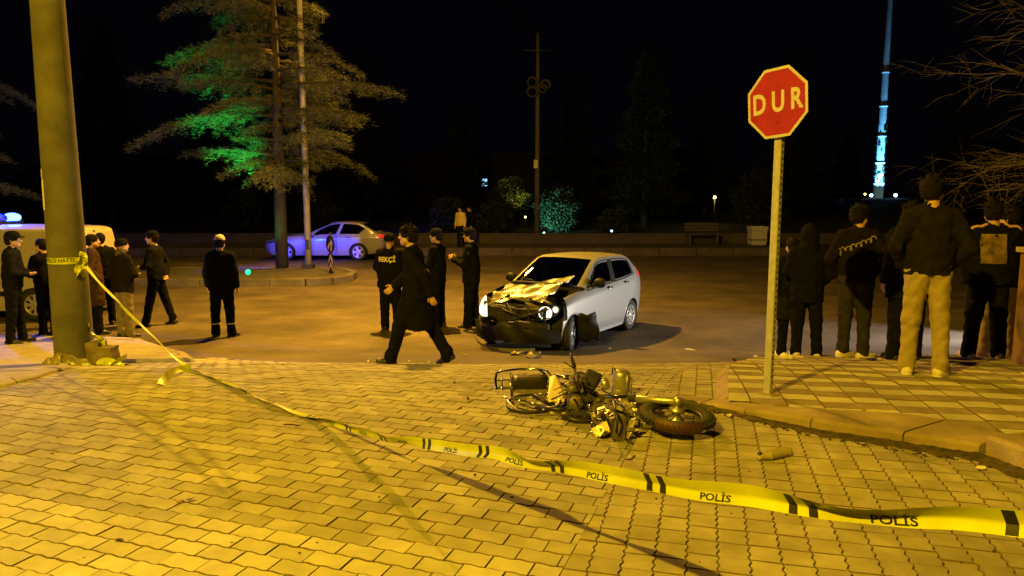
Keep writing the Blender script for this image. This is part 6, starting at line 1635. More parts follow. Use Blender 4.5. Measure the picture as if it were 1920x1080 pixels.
# seat and tail
sc_ = A(992, 716, 6.12); mb = MB(); mb.add(*rough_block(tuple(sc_), (.30, .13, .11), 41, .05, 5), True); st_ = mb.build('seat', M_FR, mo, world=True)
mb = MB(); mb.ball(tuple(A(968, 716, 6.12)), (.045, .05, .055), 12, 8); mb.build('tail_lamp', M_FR, mo, world=True)
mb = MB(); V = [A(1031, 706, 5.72), A(1041, 703, 5.72), A(1049, 715, 5.66), G(1059, 750, .07), G(1056, 757, .05), G(1046, 758, .05), G(1028, 756, .05), G(1027, 747, .08)]
V2 = [p + Vector((.004, .012, -.002)) for p in V]; n = len(V); mb.add(V+V2, [tuple(range(n)), tuple(reversed(range(n, 2*n)))] + [(i, n+i, n+(i+1) % n, (i+1) % n) for i in range(n)]); tag(mb.build('side_panel', M_PANEL, mo, world=True), 'pale wedge shaped side panel')
# handlebar with grip standing up
hbm = tubes('handlebar', [[A(1046, 708, 6.0), A(1062, 706, 6.0), A(1080, 704, 6.0), A(1087, 706, 6.0)], [A(1080, 704, 6.0), A(1077, 690, 6.02), A(1071, 668, 6.06)]], .011, M_CHROME)
mb = MB(); mb.tube([A(1077, 689, 6.02), A(1073, 674, 6.05)], .017, 10); mb.build('grip', M_RUB, hbm, world=True)
mb = MB(); mb.ball(tuple(A(1071, 667, 6.06)), .016, 8, 6); mb.box(A(1085, 705, 5.99), (.04, .03, .05), (.2, .3, .2)); mb.build('bar_end', M_CHROME, hbm, world=True)
tubes('lever', [[A(1078, 692, 6.0), A(1060, 680, 6.05), A(1053, 676, 6.08)]], .006, M_FR, hbm)
mb = MB()
for i in range(26):
    q0 = rnd.uniform(1064, 1112); q1 = rnd.uniform(708, 780); Yq = 6.3 - (q1-700)*.009; a = G(q0, q1, .06+.16*(780-q1)/70); mb.tube([a, a + Vector((rnd.gauss(0, .05), rnd.gauss(0, .03), rnd.gauss(0, .03))), a + Vector((rnd.gauss(0, .08), rnd.gauss(0, .05), rnd.gauss(0, .05)))], rnd.uniform(.003, .008), 5)
tag(mb.build('broken_bits', M_ENG, mo, world=True), kind='stuff')
mb = MB()
for i in range(34):
    q0 = rnd.uniform(1118, 1195); q1 = rnd.uniform(748, 812); a = G(q0, q1, .05+.15*rnd.random()*(815-q1)/65); s_ = rnd.uniform(.012, .04); mb.box(a, (s_, s_*rnd.uniform(.4, 1), s_*rnd.uniform(.6, 1.6)), (rnd.uniform(0, 3), rnd.uniform(0, 3), rnd.uniform(0, 3)))
    if i % 2: mb.tube([a, a+Vector((rnd.gauss(0, .04), -.01, rnd.gauss(0, .04)))], .007, 6)
tag(mb.build('fork_bracket_bits', M_ALU, mo, world=True), kind='stuff')
# engine guard, foot rest with ribs, cowl plates near the viewer
tubes('engine_guard', [[A(1104, 735, 5.6), A(1108, 752, 5.42), A(1112, 778, 5.2), G(1111, 795, .06), G(1109, 814, .012)], [G(1102, 772, .14), G(1118, 774, .15)], [G(1103, 752, .2), G(1107, 766, .16)]], .011, M_CHROME)
fr = G(1130, 806, .045); Mq = Matrix.Translation(fr) @ Euler((R(35), R(-20), R(14))).to_matrix().to_4x4()
mb = MB(); mb.prism([(-.07, -.03), (.05, -.034), (.066, -.02), (.066, .02), (.05, .034), (-.07, .03)], .0, .026, Mq); fp = mb.build('foot_rest', M_CREAM, mo, world=True)
mb = MB()
for i in range(6): mb.box((-.060+.021*i, -.036, .006), (.011, .018, .034), M=Mq)
mb.build('rib', M_CREAM, fp, world=True)
mb = MB(); mb.tube([Mq @ Vector((-.04, -.02, -.012)), Mq @ Vector((.03, -.03, -.03)), Mq @ Vector((.06, -.01, -.012))], .016, 8); mb.build('foot_rest_bracket', M_FR, fp, world=True)
def plate(pts, off, m, name):
    n = len(pts); V = list(pts)+[p+Vector(off) for p in pts]; mb = MB(); mb.add(V, [tuple(range(n)), tuple(reversed(range(n, 2*n)))] + [(i, n+i, n+(i+1) % n, (i+1) % n) for i in range(n)]); return mb.build(name, m, mo, world=True)
plate([G(1146, 786, .14), G(1160, 780, .16), G(1172, 785, .15), G(1172, 826, .004), G(1162, 829, .004), G(1145, 822, .01)], (.006, .02, .004), M_ENG, 'cowl_plate')
plate([G(1180, 788, .13), G(1192, 785, .14), G(1186, 808, .07), G(1176, 826, .01), G(1169, 822, .012)], (.004, .016, .004), M_ALU, 'cowl_plate')
tubes('brake_pedal', [[G(1172, 822, .03), G(1182, 829, .015), G(1187, 833, .01)], [G(1150, 752, .24), G(1158, 786, .16), G(1156, 812, .06)], [G(1165, 760, .2), G(1180, 776, .15), G(1176, 800, .08)], [G(1128, 770, .2), G(1140, 790, .12), G(1150, 815, .03)], [G(1140, 765, .2), G(1170, 775, .16), G(1200, 790, .08)]], .009, M_FR)
mb = MB(); p = G(1032, 774, .02); mb.tube([G(1018, 768, .03), p, G(1040, 774, .02)], .009, 7); mb.box(G(1046, 773, .02), (.05, .03, .022), (0, .1, .2)); mb.build('kick_stand', M_CREAM, mo, world=True)
mb = MB(); mb.tube([G(958, 742, .04), G(962, 762, .02), G(990, 770, .02), G(1020, 774, .02)], .007, 6); mb.tube([G(975, 757, .03), G(1000, 765, .02), G(1040, 770, .03)], .006, 6); mb.build('torn_wire', M_FR, mo, world=True)
mb = MB(); mb.ball(tuple(G(962, 766, .02)), (.03, .022, .018), 10, 6); mb.build('tail_indicator', M_CREAM, mo, world=True)

# ================================================================== LOOSE DEBRIS
M_BOT = mat('dull_bottle', (.3, .26, .13), .25, col2=(.38, .33, .18), nscale=20, coat=.4)
M_SHARD = mat('clear_shard', (.7, .68, .6), .12, coat=.5); M_BLK = mat('black_fragment', (.012, .012, .012), .5); M_TWIG = mat('twig', (.03, .02, .01), .9)
bt = G(1452, 852, .03); dv = (G(1482, 845, .03) - G(1424, 858, .03)); dv.z = 0; dv.normalize()
Mb = Matrix.Translation(bt) @ dv.to_track_quat('Z', 'Y').to_matrix().to_4x4()
mb = MB(); mb.lathe([(0, .13), (.02, .13), (.033, .11)] + [(.034 - (.008 if i % 2 else 0), .105-.012*i) for i in range(14)] + [(.02, -.085), (.012, -.11), (.013, -.135), (0, -.136)], 18, Mb); o = solo('plastic_bottle', mb, M_BOT, 'crushed ribbed plastic bottle lying on the pavers near the kerb', 'bottle', bt)
mb = MB(); c = G(1424, 851, .012); mb.lathe([(0, 0), (.014, 0), (.014, .018), (0, .018)], 12, Matrix.Translation(c) @ Matrix.Rotation(R(70), 4, 'X')); solo('bottle_cap', mb, M_BLK, 'small dark cap lying beside the crushed bottle', 'bottle cap', c)
def flake(name, px, py, size, m, label, cat, seed, th=.004, curl=.3, group=None, surf=zg, lift=.004, Y=None):
    q = random.Random(seed); c = at(px, py, surf=surf) if Y is None else on(px, Y, surf); c.z += lift; n = q.randint(5, 8); V = []; rot = q.uniform(0, 6)
    for i in range(n):
        a = 2*math.pi*i/n + q.uniform(-.25, .25); r = size*q.uniform(.5, 1.0); x, y = r*math.cos(a), r*math.sin(a)*.65; X, Y_ = x*math.cos(rot)-y*math.sin(rot), x*math.sin(rot)+y*math.cos(rot)
        V.append(c + Vector((X, Y_, curl*size*q.uniform(0, 1))))
    V2 = [p + Vector((0, 0, th)) for p in V]; top = c + Vector((0, 0, th + curl*size*.5)); bot = c + Vector((0, 0, curl*size*.4))
    P = V + V2 + [top, bot]; F = [(n+i, n+(i+1) % n, 2*n) for i in range(n)] + [((i+1) % n, i, 2*n+1) for i in range(n)] + [(i, (i+1) % n, n+(i+1) % n, n+i) for i in range(n)]
    mb = MB(); mb.add(P, F); return solo(name, mb, m, label, cat, c, group)
flake('leaf', 357, 941, .038, M_BLK, 'curled black scrap on the edge of the pale paver band', 'scrap', 2, .003, .5)
flake('pebble', 338, 944, .022, mat('tan_stone', (.3, .22, .12), .9), 'tan pebble right beside the curled black scrap', 'pebble', 3, .012, .2)
flake('fragment', 877, 750, .016, M_BLK, 'black fragment lying left of the motorcycle rack', 'fragment', 4, .02, .4)
flake('fragment', 890, 893, .014, M_BLK, 'tiny black fragment on the pavers just under the sagging tape', 'fragment', 5, .008, .4)
flake('fragment', 852, 719, .014, M_BLK, 'small black fragment between the walking person and the motorcycle', 'fragment', 55, .012, .4)
flake('leaf', 224, 1016, .03, M_TWIG, 'dry brown leaf sliver on the pale pavers', 'leaf', 6, .002, .4)
flake('paper_scrap', 530, 739, .05, M_PAPER, 'pale torn paper scrap above the tape', 'paper', 7, .003, .35)
flake('paper_scrap', 1838, 883, .035, M_PAPER, 'white crumpled paper in the gutter at the kerb corner', 'paper', 8, .012, .6)
flake('fragment', 1368, 783, .03, M_CREAM, 'pale plastic fragment in the gutter ahead of the motorcycle wheel', 'fragment', 9, .01, .5)
flake('glass_shard', 872, 661, .045, M_SHARD, 'bright clear shard on the asphalt before the car bumper', 'glass shard', 10, .01, .3, Y=10.9)
for k, (px, Y, lb) in enumerate(((690, 9.6, 'bright glass shard farthest out in front of the striding person'), (706, 9.55, 'bright glass shard just before the leading shoe of the striding person'), (768, 9.5, 'bright glass shard between the shoes of the striding person'), (804, 9.3, 'bright glass shard beside the trailing shoe of the striding person'))):
    flake('glass_shard', px, 0, .03, M_SHARD, lb, 'glass shard', 20+k, .01, .5, group='shards near the striding person', Y=Y)
flake('glass_shard', 1010, 0, .06, M_SHARD, 'pale broken lamp shard on the asphalt behind the motorcycle', 'glass shard', 30, .02, .5, Y=11.0)
flake('glass_shard', 1143, 0, .04, M_SHARD, 'pale shard on the dark asphalt beside the front wheel', 'glass shard', 31, .006, .4, Y=11.7)
flake('plastic_sheet', 1293, 0, .14, M_SHARD, 'flat pale plastic piece on the road beyond the motorcycle', 'scrap', 32, .004, .1, Y=11.6)
flake('glass_shard', 1416, 0, .05, M_SHARD, 'bright shard on the road left of the stop sign post', 'glass shard', 33, .02, .5, Y=10.6)
flake('fragment', 1378, 0, .05, M_BLK, 'dark car fragment on the road edge behind the stop sign', 'fragment', 34, .02, .5, Y=9.8)
flake('bumper_piece', 1000, 0, .2, M_BLK, 'black broken bumper piece on the asphalt between car and motorcycle', 'car part', 35, .02, .25, Y=10.6)
flake('bumper_piece', 968, 0, .16, M_BLK, 'bent black trim piece under the hanging bumper', 'car part', 36, .02, .35, Y=10.95)
mb = MB(); p0, p1 = G(532, 796, .006), G(561, 798, .006); mb.tube([p0, p0.lerp(p1, .5)+Vector((0, .004, .003)), p1], .006, 6); solo('stick', mb, M_TWIG, 'short dark stick on the pavers below the tape', 'stick', p0)
mb = MB(); p0 = G(1170, 862, .004); mb.tube([p0, G(1182, 861, .01), G(1190, 854, .006)], .004, 5); solo('twig', mb, M_TWIG, 'thin curved twig on the pavers above the tape lettering', 'twig', p0)
mb = MB(); c = on(1640, 7.4, zw); c.z += .01; mb.box(c, (.14, .06, .012), (0, 0, .2)); b_ = solo('phone', mb, C_PHONE, 'dark phone lying flat on the striped tiles behind the onlookers', 'phone', c)
mb = MB(); mb.box(c + Vector((.045, .0, .0068)), (.05, .045, .001), (0, 0, .2)); x_ = mb.build('pale_corner', M_PAPER, b_, world=True)
mb = MB(); c = on(1472, 7.6, zw); c.z += .03; mb.ball(tuple(c), (.05, .035, .04), 10, 6); mb.ball(tuple(c+Vector((.05, -.02, -.005))), (.035, .03, .03), 8, 5); solo('crumpled_paper', mb, M_PAPER, 'crumpled pale paper on the sidewalk behind the stop sign post', 'paper', c)
M_LEAF = mat('dry_leaf', (.06, .045, .02), .9)
mb = MB()
for k in range(120):
    px, py = (rnd.uniform(20, 1880), rnd.uniform(735, 1070)) if k < 70 else (rnd.gauss(1120, 110), rnd.gauss(785, 25)); p = G(px, max(py, 715), .004); s_ = rnd.uniform(.003, .010)
    if in_street(p.x, p.y): mb.add(*rough_block(tuple(p), (s_*rnd.uniform(1, 2.5), s_, s_*.7), k, .3, 1))
tag(mb.build('litter_crumbs', M_LEAF), 'tiny dark crumbs strewn over the pavers', kind='stuff')
# ================================================================== TREES AND BACKGROUND
M_BARK = mat('bark', (.028, .023, .018), .9, col2=(.05, .042, .034), nscale=12, bump=.9, bscale=25)
M_NEED = mat('cedar_needles', (.05, .062, .026), .8, col2=(.10, .115, .048), nscale=3.5, spec=.2)
M_NEEDD = mat('dark_needles', (.010, .014, .009), .85, col2=(.018, .023, .013), nscale=2, spec=.2)
M_LEAFG = mat('bush_leaves', (.016, .024, .012), .8, col2=(.034, .046, .02), nscale=4, spec=.2)
def cedar(loc, H, seed, label, nl=64, zmin=2.4, reach=3.7, dens=1., group=None, name='cedar_tree', top=.42):
    q = np.random.default_rng(seed); t = thing(name, label, 'tree', loc, 0, group)
    mb = MB(); pts = [(0, 0, -.1), (.02, .01, H*.25), (.05, .0, H*.55), (.04, .03, H)]; mb.tube(pts, [.20, .17, .11, .02], 14); mb.build('trunk', M_BARK, t)
    lm = MB(); P = []; 
    for i in range(nl):
        f = i/nl; z = zmin + (H-zmin)*f**.92 + q.normal(0, .2); az = i*2.39996 + q.normal(0, .35)
        L = reach*(1 - (1-top)*max(0, (f-.35)/.65)**1.3)*q.choice([q.uniform(.25, .6), q.uniform(.6, 1.16), q.uniform(.6, 1.16)]); 
        if f < .08: L *= .85
        d = np.array([math.cos(az), math.sin(az), 0]); sdv = np.array([-d[1], d[0], 0])
        rise = q.uniform(-.02, .14); droop = q.uniform(.12, .34)
        def c(s, L=L, d=d, sdv=sdv, z=z, rise=rise, droop=droop, w=q.normal(0, .25)):
            return d*L*s + sdv*w*s*s*L*.4 + np.array([0, 0, z + L*(rise*s*1.4 - droop*s**2.6)])
        lm.tube([c(s) for s in (0, .25, .5, .75, 1)], [.045+.03*(1-f), .035, .024, .014, .005], 6)
        nt_ = int(30*dens*L/3)+4
        for j in range(nt_):
            s = .12 + .88*(j+q.uniform(0, 1))/nt_; side = 1 if j % 2 else -1; base = c(s)
            tl = (.75*(1-s)**.7 + .18)*q.uniform(.5, 1.15)*L/3
            td = d*q.uniform(.45, .95) + sdv*side*q.uniform(.6, 1.1); td /= np.linalg.norm(td)
            m_ = max(3, int(tl/.085*dens))
            for k in range(m_):
                u = (k+q.uniform(0, 1))/m_; p = base + td*tl*u + np.array([0, 0, .04 - .55*tl*u*u]) + q.normal(0, .02, 3)
                P.append((p, td, d))
    lm.build('limbs', M_BARK, t)
    n = len(P); B = np.array([p[0] for p in P]); T = np.array([p[1] for p in P]); D = np.array([p[2] for p in P])
    V = []; 
    reps = 8; B = np.repeat(B, reps, 0); T = np.repeat(T, reps, 0); D = np.repeat(D, reps, 0); N = len(B)
    dirv = T*.7 + D*.5 + q.normal(0, .55, (N, 3)) + np.array([0, 0, -.15]); dirv /= np.linalg.norm(dirv, axis=1, keepdims=True)
    B = B + q.normal(0, .04, (N, 3)) - np.abs(q.normal(0, .07, (N, 1)))*np.array([0, 0, 1])
    sd_ = np.cross(dirv, q.normal(0, 1, (N, 3))); sd_ /= np.linalg.norm(sd_, axis=1, keepdims=True)
    Lq = q.uniform(.07, .20, (N, 1)); W = q.uniform(.008, .020, (N, 1))
    V = np.stack([B - sd_*W*.5, B + sd_*W*.5, B + dirv*Lq], 1).reshape(-1, 3); Q = np.arange(N*3).reshape(-1, 3)
    link('crown', npmesh('crown', V, Q, False), M_NEED if name == 'cedar_tree' else M_NEEDD, t)
    return t
TB = on(529, 23.3, lambda y: ZR + .18)
ced = cedar(TB, 11.5, 5, 'tall cedar with layered drooping branches on the median, lit green and orange', 112, 3.0, 3.6, 1.05)
lt = copy_tree(ced); lt.location = (-17.3, 21.0, ZR+.18); lt.rotation_euler = (0, 0, 2.1); lt.scale = (.95, .95, .9)
lt['label'] = 'cedar at the picture edge beyond the van with only branch tips showing'
# dark conifers and leafy trees beyond the park wall
def conifer(H, Rr, seed, n=9000):
    q = np.random.default_rng(seed); z = H*(.08+.92*(1-np.sqrt(q.uniform(0, 1, n)))); rr = Rr*(1-z/H)**.75*(.55+.45*np.sqrt(q.uniform(0, 1, n)))*(.85+.2*np.sin(z*4.1)); a = q.uniform(0, 6.283, n)
    rr = rr*(.85+.2*np.sin(a*5+z*2))
    B = np.stack([rr*np.cos(a), rr*np.sin(a), z], 1); d = np.stack([np.cos(a), np.sin(a), -.2+q.normal(0, .5, n)], 1) + q.normal(0, .35, (n, 3)); d /= np.linalg.norm(d, axis=1, keepdims=True)
    s = np.cross(d, q.normal(0, 1, (n, 3))); s /= np.linalg.norm(s, axis=1, keepdims=True); L = q.uniform(.18, .42, (n, 1)); W = q.uniform(.04, .09, (n, 1))
    return npmesh('crown', np.stack([B-s*W, B+s*W, B+d*L], 1).reshape(-1, 3), np.arange(n*3).reshape(-1, 3), False)
con_me = conifer(10.5, 2.9, 3); con_me.materials.append(M_NEEDD)
mbt = MB(); mbt.tube([(0, 0, -.2), (0, 0, 5), (0, 0, 9.5)], [.22, .13, .03], 8); trk = mbt.mesh('trunk'); trk.materials.append(M_BARK)
def zfar(Y): return float(-.75 + min(max((Y-37)/45, 0), 1)*1.6)
cl = ['broad dark conifer directly behind the far kerb between lamp bulb and pole', 'dark conifer behind the far pole with its cable coils', 'dark conifer far behind the silver hatchback', 'dark conifer behind the saloon car', 'dark conifer behind the grey bench', 'dark conifer rising behind the stop sign', 'dark conifer near the lit tower', 'dark conifer behind the white van', 'dark conifer behind the group of onlookers']
for k, (px, Y, s) in enumerate(((1208, 44, 1.0), (1075, 52, .9), (865, 50, .75), (690, 47, .95), (1320, 56, .9), (1480, 50, 1.0), (1585, 70, .75), (210, 46, 1.1), (1790, 48, .95))):
    t = thing('conifer', cl[k], 'tree', on(px, Y, zfar), k*1.3, 'dark conifers beyond the park wall'); t.scale = (s, s, s*(1+.1*math.sin(k*3)))
    link('trunk', trk, None, t); link('crown', con_me, None, t)
def leafball(r, n, seed, squash=.8):
    q = np.random.default_rng(seed); v = q.normal(0, 1, (n, 3)); v /= np.linalg.norm(v, axis=1, keepdims=True); rad = r*(.55+.45*q.uniform(0, 1, (n, 1))**.5)*(1+.22*np.sin(v[:, :1]*5+seed)*np.sin(v[:, 1:2]*6)+.12*np.sin(v[:, 2:3]*9))
    B = v*rad*np.array([1, 1, squash]); B[:, 2] += r*squash
    d = v + q.normal(0, .7, (n, 3)); d /= np.linalg.norm(d, axis=1, keepdims=True); s = np.cross(d, q.normal(0, 1, (n, 3))); s /= np.linalg.norm(s, axis=1, keepdims=True); L = q.uniform(.10, .2, (n, 1)); W = L*.32
    V = np.stack([B-d*L*.5, B+s*W, B+d*L*.5, B-s*W], 1).reshape(-1, 3); return npmesh('crown', V, np.arange(n*4).reshape(-1, 4), False)
def bush(px, Y, r, seed, label, sq=.9, n=3500, group=None):
    o = thing('bush', label, 'bush', on(px, Y, zfar), 0, group); me = leafball(r, n, seed, sq); me.materials.append(M_LEAFG); link('crown', me, None, o)
    mb = MB()
    for i in range(5): mb.tube([(0, 0, -.1), (.3*math.cos(i*1.3), .3*math.sin(i*1.3), r*.6), (.6*r*math.cos(i*1.3), .6*r*math.sin(i*1.3), r*1.2)], [.05, .03, .01], 5)
    mb.build('stems', M_BARK, o); return o
tealb = bush(1045, 40.5, 1.15, 3, 'rounded bush lit teal beside the far pole', 1.05)
bush(925, 40, .9, 4, 'dim green bush behind the distant people', .9); bush(840, 41, 1.0, 5, 'dim bush left of the distant people', .9); bush(455, 40, 1.0, 6, 'dim bush faintly lit beyond the median lamp post', 1.1); bush(1420, 44, 1.5, 7, 'dark bush behind the pale planter', 1.1)
bush(1150, 40, .8, 8, 'low dark bush right of the teal bush', .8); bush(600, 41, 1.1, 9, 'dark bush behind the saloon roof', .9)
tg = thing('tree', 'leafy tree with one drooping bough lit yellow beyond the distant people', 'tree', on(960, 46, zfar)); 
mb = MB(); mb.tube([(0, 0, -.1), (0, 0, 1.4), (-.2, 0, 3)], [.16, .13, .06], 8); mb.build('trunk', M_BARK, tg)
me = leafball(1.25, 4200, 12, .85); me.materials.append(M_LEAFG); c_ = link('crown', me, None, tg); c_.location = (-.2, 0, .55)
# --- tiny park lamps that light them
M_GL = {'teal': mat('teal_lamp', (.2, .9, .8), .4, emit=(.25, 1, .85), es=14), 'yellow': mat('yellow_lamp', (1, .8, .3), .4, emit=(1, .74, .12), es=25), 'blue': mat('blue_lamp', (.4, .6, 1), .4, emit=(.3, .5, 1), es=8), 'green': mat('green_lamp', (.02, .8, .2), .4, emit=(.0, 1, .22), es=3.2), 'cyan': mat('cyan_lamp', (.6, 1, 1), .4, emit=(.5, .95, 1), es=22)}
def park_lamp(p, r, col, label, post=True, ground=0.):
    t = thing('park_lamp', label, 'lamp', (p.x, p.y, ground)); mb = MB()
    if post: mb.tube([(p.x, p.y, ground-.05), (p.x, p.y, p.z-r*.8)], .045, 8)
    else: mb.box((p.x, p.y+r*.8, p.z-r*.6), (r*1.6, r*.8, r*1.4))
    mb.build('post' if post else 'housing', M_STEELD, t, world=True); mb = MB(); mb.ball(tuple(p), r, 12, 8); mb.build('globe', M_GL[col], t, world=True); return t
p = at(1340, 370, Y=46); park_lamp(p, .085, 'yellow', 'small round yellow park lamp beyond the far kerb', True, zfar(46)); lamp('lamp_light', 'POINT', p + Vector((.0, -.2, 0)), 18, (1, .75, .2), .08)
p = at(1147, 433, Y=38); park_lamp(p, .055, 'blue', 'tiny blue ground lamp near the low wall', False, zfar(38))
p = at(1020, 437, Y=38.2); park_lamp(p, .05, 'teal', 'small ground lamp hidden at the foot of the teal bush', False, zfar(38.2)); lamp('lamp_light', 'SPOT', (p.x, p.y-.1, p.z+.15), 700, (.20, .95, .85), .05, on(1050, 40.6, lambda y: 1.0), 80, .6)
lamp('lamp_light', 'SPOT', at(985, 405, Y=43.5), 700, (1, .85, .10), .05, on(966, 45.6, lambda y: 2.1), 55, .6)
p = at(985, 407, Y=43.3); park_lamp(p, .05, 'yellow', 'shaded low garden lamp under the yellow lit bough', True, zfar(43.3)).children[1].data.materials[0] = M_STEELD
p = at(1447, 433, Y=38); park_lamp(p, .035, 'yellow', 'dim tiny lamp near the pale planter', False, zfar(38)).children[1].data.materials[0] = mat('dim_lamp', (.6, .7, .6), .4, emit=(.5, .6, .4), es=.5)
# green flood lamp on the median
gp = at(465, 510, Y=21.4); park_lamp(gp, .075, 'green', 'bright green flood lamp on the median near the cedar', False, ZR+.18)
lamp('lamp_light', 'SPOT', gp + Vector((.1, .35, .12)), 8500, (.01, 1, .16), .06, TB + Vector((-1.1, -.7, 2.9)), 36, .9)
lamp('lamp_light', 'SPOT', gp + Vector((.16, .2, .08)), 110, (.01, 1, .2), .05, TB + Vector((-.35, 0, 1.4)), 34, .7)
# --- lit slender tower
TP = on(1646, 92, lambda y: .95)
tw_ = thing('tower', 'very tall slender tower lit cyan white from its foot', 'tower', TP)
M_TOW = mat('tower_plaster', (.62, .64, .66), .7, col2=(.42, .44, .47), nscale=.9, detail=6)
mb = MB(); prof = [(.58, -.3), (.58, 1.6), (.47, 1.7), (.44, 6), (.39, 11), (.33, 17), (.26, 24), (.2, 31), (.14, 36), (0, 37)]; mb.lathe(prof, 20); mb.build('shaft', M_TOW, tw_)
q = random.Random(3)
for z in (1.65, 4.2, 7.4, 11, 15):
    mb = MB(); r = np.interp(z, [p[1] for p in prof], [p[0] for p in prof]); mb.lathe([(r, z-.12), (r+.1, z-.08), (r+.1, z+.08), (r, z+.12)], 20); mb.build('collar', M_TOW, tw_)
mb = MB()
for i in range(70):
    z = q.uniform(1.9, 9); a = q.uniform(0, 6.28); r = np.interp(z, [p[1] for p in prof], [p[0] for p in prof]); mb.add(*rough_block((r*math.cos(a), r*math.sin(a), z), (q.uniform(.1, .3), q.uniform(.1, .3), q.uniform(.1, .4)), i, .2, 1))
tag(mb.build('climbing_plant', M_NEEDD, tw_), kind='stuff')
for k, (dx, c) in enumerate(((-1.6, 'cyan'), (1.35, 'cyan'))):
    p = TP + Vector((dx, -1.6, .25)); park_lamp(p, .17, c, ('bright flood lamp at the tower foot on the crowd side', 'second flood lamp at the tower foot on the bare tree side')[k], False, TP.z)
    lamp('lamp_light', 'SPOT', p + Vector((0, -.6, .2)), 14000, (.12, .52, 1), .1, TP + Vector((0, 0, 5.0)), 75, .8)
p = at(1622, 364, Y=88); park_lamp(p, .1, 'yellow', 'tiny yellow lamp in the dark left of the tower', True, zfar(88))
# --- dark building with one lit window
M_BLD = mat('dark_plaster', (.012, .011, .011), .9, col2=(.02, .018, .017), nscale=.6); M_WIN = mat('dark_pane', (.02, .02, .025), .1); M_WINL = mat('lit_pane', (.3, .6, 1), .4, emit=(.25, .60, 1), es=1.6)
bl = on(860, 66, zfar); bd = thing('house', 'dark flat house with a single small blue lit window', 'house', bl)
mb = MB(); mb.box((0, 3, 2.2), (15, 6, 4.6)); mb.build('wall', M_BLD, bd); mb = MB(); mb.box((0, 3, 4.62), (15.8, 6.8, .22)); mb.build('roof', M_TRIM, bd)
wl = at(908, 342, Y=65.9) - bl
for x in (-5.6, -3.2, -.8, wl.x, 4.9):
    lit = x == wl.x; zc = wl.z if lit else 2.1; sz = (.50, .62) if lit else (1.0, 1.2)
    mb = MB(); mb.box((x, -.03, zc), (sz[0]+.14, .06, sz[1]+.14)); f = mb.build('window', M_BLD, bd)
    for s in (-1, 1):
        mb = MB(); mb.box((x+s*(sz[0]/4+.008), -.065, zc), (sz[0]/2-.02, .02, sz[1])); mb.build('pane', M_WINL if lit else M_WIN, f)
# --- far utility pole with cable coils
fp_ = thing('utility_pole', 'slim far utility pole carrying coils of cable', 'pole', FARP)
mb = MB(); mb.tube([FARP + Vector((0, 0, -.1)), FARP + Vector((0, 0, 5)), FARP + Vector((0, 0, 9.7))], [.14, .11, .08], 10); mb.build('shaft', M_POLE, fp_, world=True)
cz = at(1000, 165, Y=36).z
for dx, dz, r in ((-.26, .24, .19), (-.26, -.2, .2), (.36, .14, .17), (.22, -.05, .14)):
    mb = MB()
    for k in range(4):
        mb.tube([FARP*1 + Vector((dx + (r+.02*k)*math.cos(a*math.pi/10), -.16-.02*k, cz-FARP.z + dz + (r+.02*k)*math.sin(a*math.pi/10))) for a in range(21)], .018, 5, cap=False)
    mb.build('cable_coil', M_STEELD, fp_, world=True)
mb = MB(); mb.box(FARP + Vector((-.08, -.14, at(1000, 308, Y=36).z - FARP.z)), (.2, .12, .4)); mb.build('meter_box', M_WHITE, fp_, world=True)
mb = MB(); mb.tube([FARP + Vector((-.7, -.1, 8.9)), FARP + Vector((.7, -.1, 8.9))], .05, 6); mb.build('cross_arm', M_STEELD, fp_, world=True)
# --- low park wall, planter, bench, hedge
M_WALL = mat('wall_render', (.05, .04, .047), .85, col2=(.075, .06, .07), nscale=1.5)
lw = thing('low_wall', 'long low rendered wall along the park edge', 'wall', (0, 33.2, ZR+.28))
mb = MB(); mb.box((-2, 0, .19), (66, .22, .40)); mb.build('wall_body', M_WALL, lw)
for i in range(44):
    mb = MB(); mb.box((0, 0, 0), (1.46, .30, .06)); k = mb.build('coping_stone', M_WALL, lw); k.location = (-34.2+1.5*i, 0, .42)
pl = thing('planter', 'pale square concrete planter by the low wall', 'planter', on(1419, 31.9, lambda y: ZR+.3))
mb = MB(); mb.lathe([(.40, 0), (.44, .04), (.46, .62), (.50, .64), (.50, .80), (.42, .80), (.40, .66), (0, .66)], 4, Matrix.Rotation(R(45), 4, 'Z'), sm=False); mb.build('box', M_WHITE, pl, bevel=.015)
mb = MB(); mb.lathe([(.485, .2), (.49, .22), (.49, .26), (.485, .28)], 4, Matrix.Rotation(R(45), 4, 'Z'), sm=False); mb.build('band', M_CONC, pl)
M_BEN = mat('grey_slat', (.06, .055, .055), .8)
bn = thing('bench', 'grey slatted bench standing before the low wall', 'bench', on(1317, 32.4, lambda y: ZR+.3))
for i in range(4): mb = MB(); mb.box((0, -.2+.13*i, .45), (1.5, .10, .04)); mb.build('seat_slat', M_BEN, bn)
for i in range(3): mb = MB(); mb.box((0, .27+.02*i, .6+.13*i), (1.5, .03, .10)); mb.build('back_slat', M_BEN, bn)
for s in (-1, 1):
    mb = MB(); mb.box((s*.6, 0, .215), (.1, .46, .43)); mb.build('leg', M_BEN, bn); mb = MB(); mb.box((s*.6, .31, .65), (.06, .05, .5), (-.12, 0, 0)); mb.build('back_post', M_STEELD, bn)
q = np.random.default_rng(8); n = 52000; B = np.stack([q.uniform(-60, 75, n), q.uniform(57, 60, n), q.uniform(0, 1, n)**.8], 1)
hh = 4.2 + 1.2*np.sin(B[:, 0]*.21) + .8*np.sin(B[:, 0]*.53+1) + .5*np.sin(B[:, 0]*1.3); B[:, 2] = -.2 + B[:, 2]*hh
d = q.normal(0, 1, (n, 3)); d /= np.linalg.norm(d, axis=1, keepdims=True); s = np.cross(d, q.normal(0, 1, (n, 3))); s /= np.linalg.norm(s, axis=1, keepdims=True); L = q.uniform(.3, .7, (n, 1))
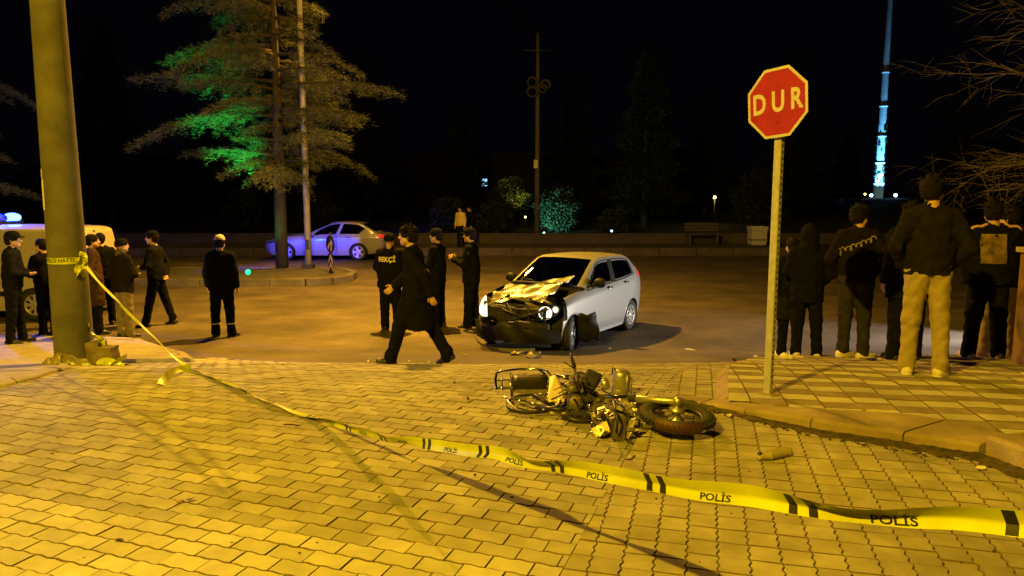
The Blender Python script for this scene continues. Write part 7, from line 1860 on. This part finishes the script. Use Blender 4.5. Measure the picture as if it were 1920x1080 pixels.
m_ = ~((B[:, 0] > -9) & (B[:, 0] < 3.2)) & ~((B[:, 0] > 24) & (B[:, 0] < 33)); 
tl = link('far_woods', npmesh('far_woods', np.stack([B-s*L*.3, B+s*L*.3, B+d*L], 1)[m_].reshape(-1, 3), np.arange(int(m_.sum())*3).reshape(-1, 3), False), M_NEEDD); tag(tl, 'dark mass of trees behind the park', kind='stuff')
# --- bare tree at the right edge
M_TWG = mat('pale_bark', (.13, .10, .075), .9, col2=(.2, .16, .12), nscale=9)
bt_ = thing('bare_tree', 'leafless tree reaching thin arching branches over the onlookers', 'tree', (11.6, 13.6, zg(13.6)))
q = random.Random(9); mb = MB(); mt = MB()
def grow(p, d, L, r, depth, m):
    pts = [p]; rr = [r]; n = 6; dd = d.copy()
    for i in range(n):
        dd = (dd + Vector((q.gauss(0, .10), q.gauss(0, .10), q.gauss(0, .08) - .035*(depth > 0)))).normalized(); pts.append(pts[-1] + dd*L/n); rr.append(r*(1-.75*(i+1)/n))
    m.tube(pts, rr, 5 if depth < 2 else 3, cap=False)
    if depth >= 4: return
    for k in range((7, 6, 5, 4)[depth]):
        i = q.randint(1, n); b = pts[i]; nd = (dd*.75 + Vector((q.gauss(-.12, .5), q.gauss(0, .5), q.gauss(.05, .40)))).normalized(); grow(b, nd, L*q.uniform(.42, .66), max(.0035, rr[i]*.6), depth+1, mt)
B0_ = Vector(bt_.location); mb.tube([B0_ + Vector((0, 0, -.1)), B0_ + Vector((.05, 0, 1.5)), B0_ + Vector((-.05, 0, 3.4)), B0_ + Vector((-.3, -.1, 5.6))], [.19, .16, .13, .07], 10)
for z, d, L in ((2.6, (-1, -.08, .06), 3.0), (3.0, (-1, .3, .12), 2.6), (3.4, (-.95, -.25, .22), 2.9), (4.0, (-.9, .1, .30), 2.9), (4.6, (-.85, -.2, .45), 2.6), (5.2, (-.6, .1, .7), 2.3), (3.7, (.7, .3, .5), 2.2), (4.9, (.4, -.5, .7), 2.)):
    grow(B0_ + Vector((-.05, 0, z)), Vector(d).normalized(), L*.95, .040, 1, mt)
mb.build('trunk', M_BARK, bt_, world=True); mt.build('branches', M_TWG, bt_, world=True)
# --- brick coloured gate pillar at the right edge
M_PIL = mat('rusty_stone', (.20, .11, .05), .9, col2=(.09, .05, .025), nscale=7, bump=.6, bscale=30)
gpil = thing('gate_pillar', 'rust brown gate pillar with a flat cap at the end of the sidewalk', 'pillar', on(1938, 6.9, zs))
mb = MB(); mb.box((0, 0, .52), (.26, .26, 1.1)); mb.build('shaft', M_PIL, gpil, bevel=.01); mb = MB(); mb.box((0, 0, 1.09), (.32, .32, .05)); mb.build('cap', M_KERB, gpil, bevel=.008)
# the two curved shadow lines are painted into the paver materials
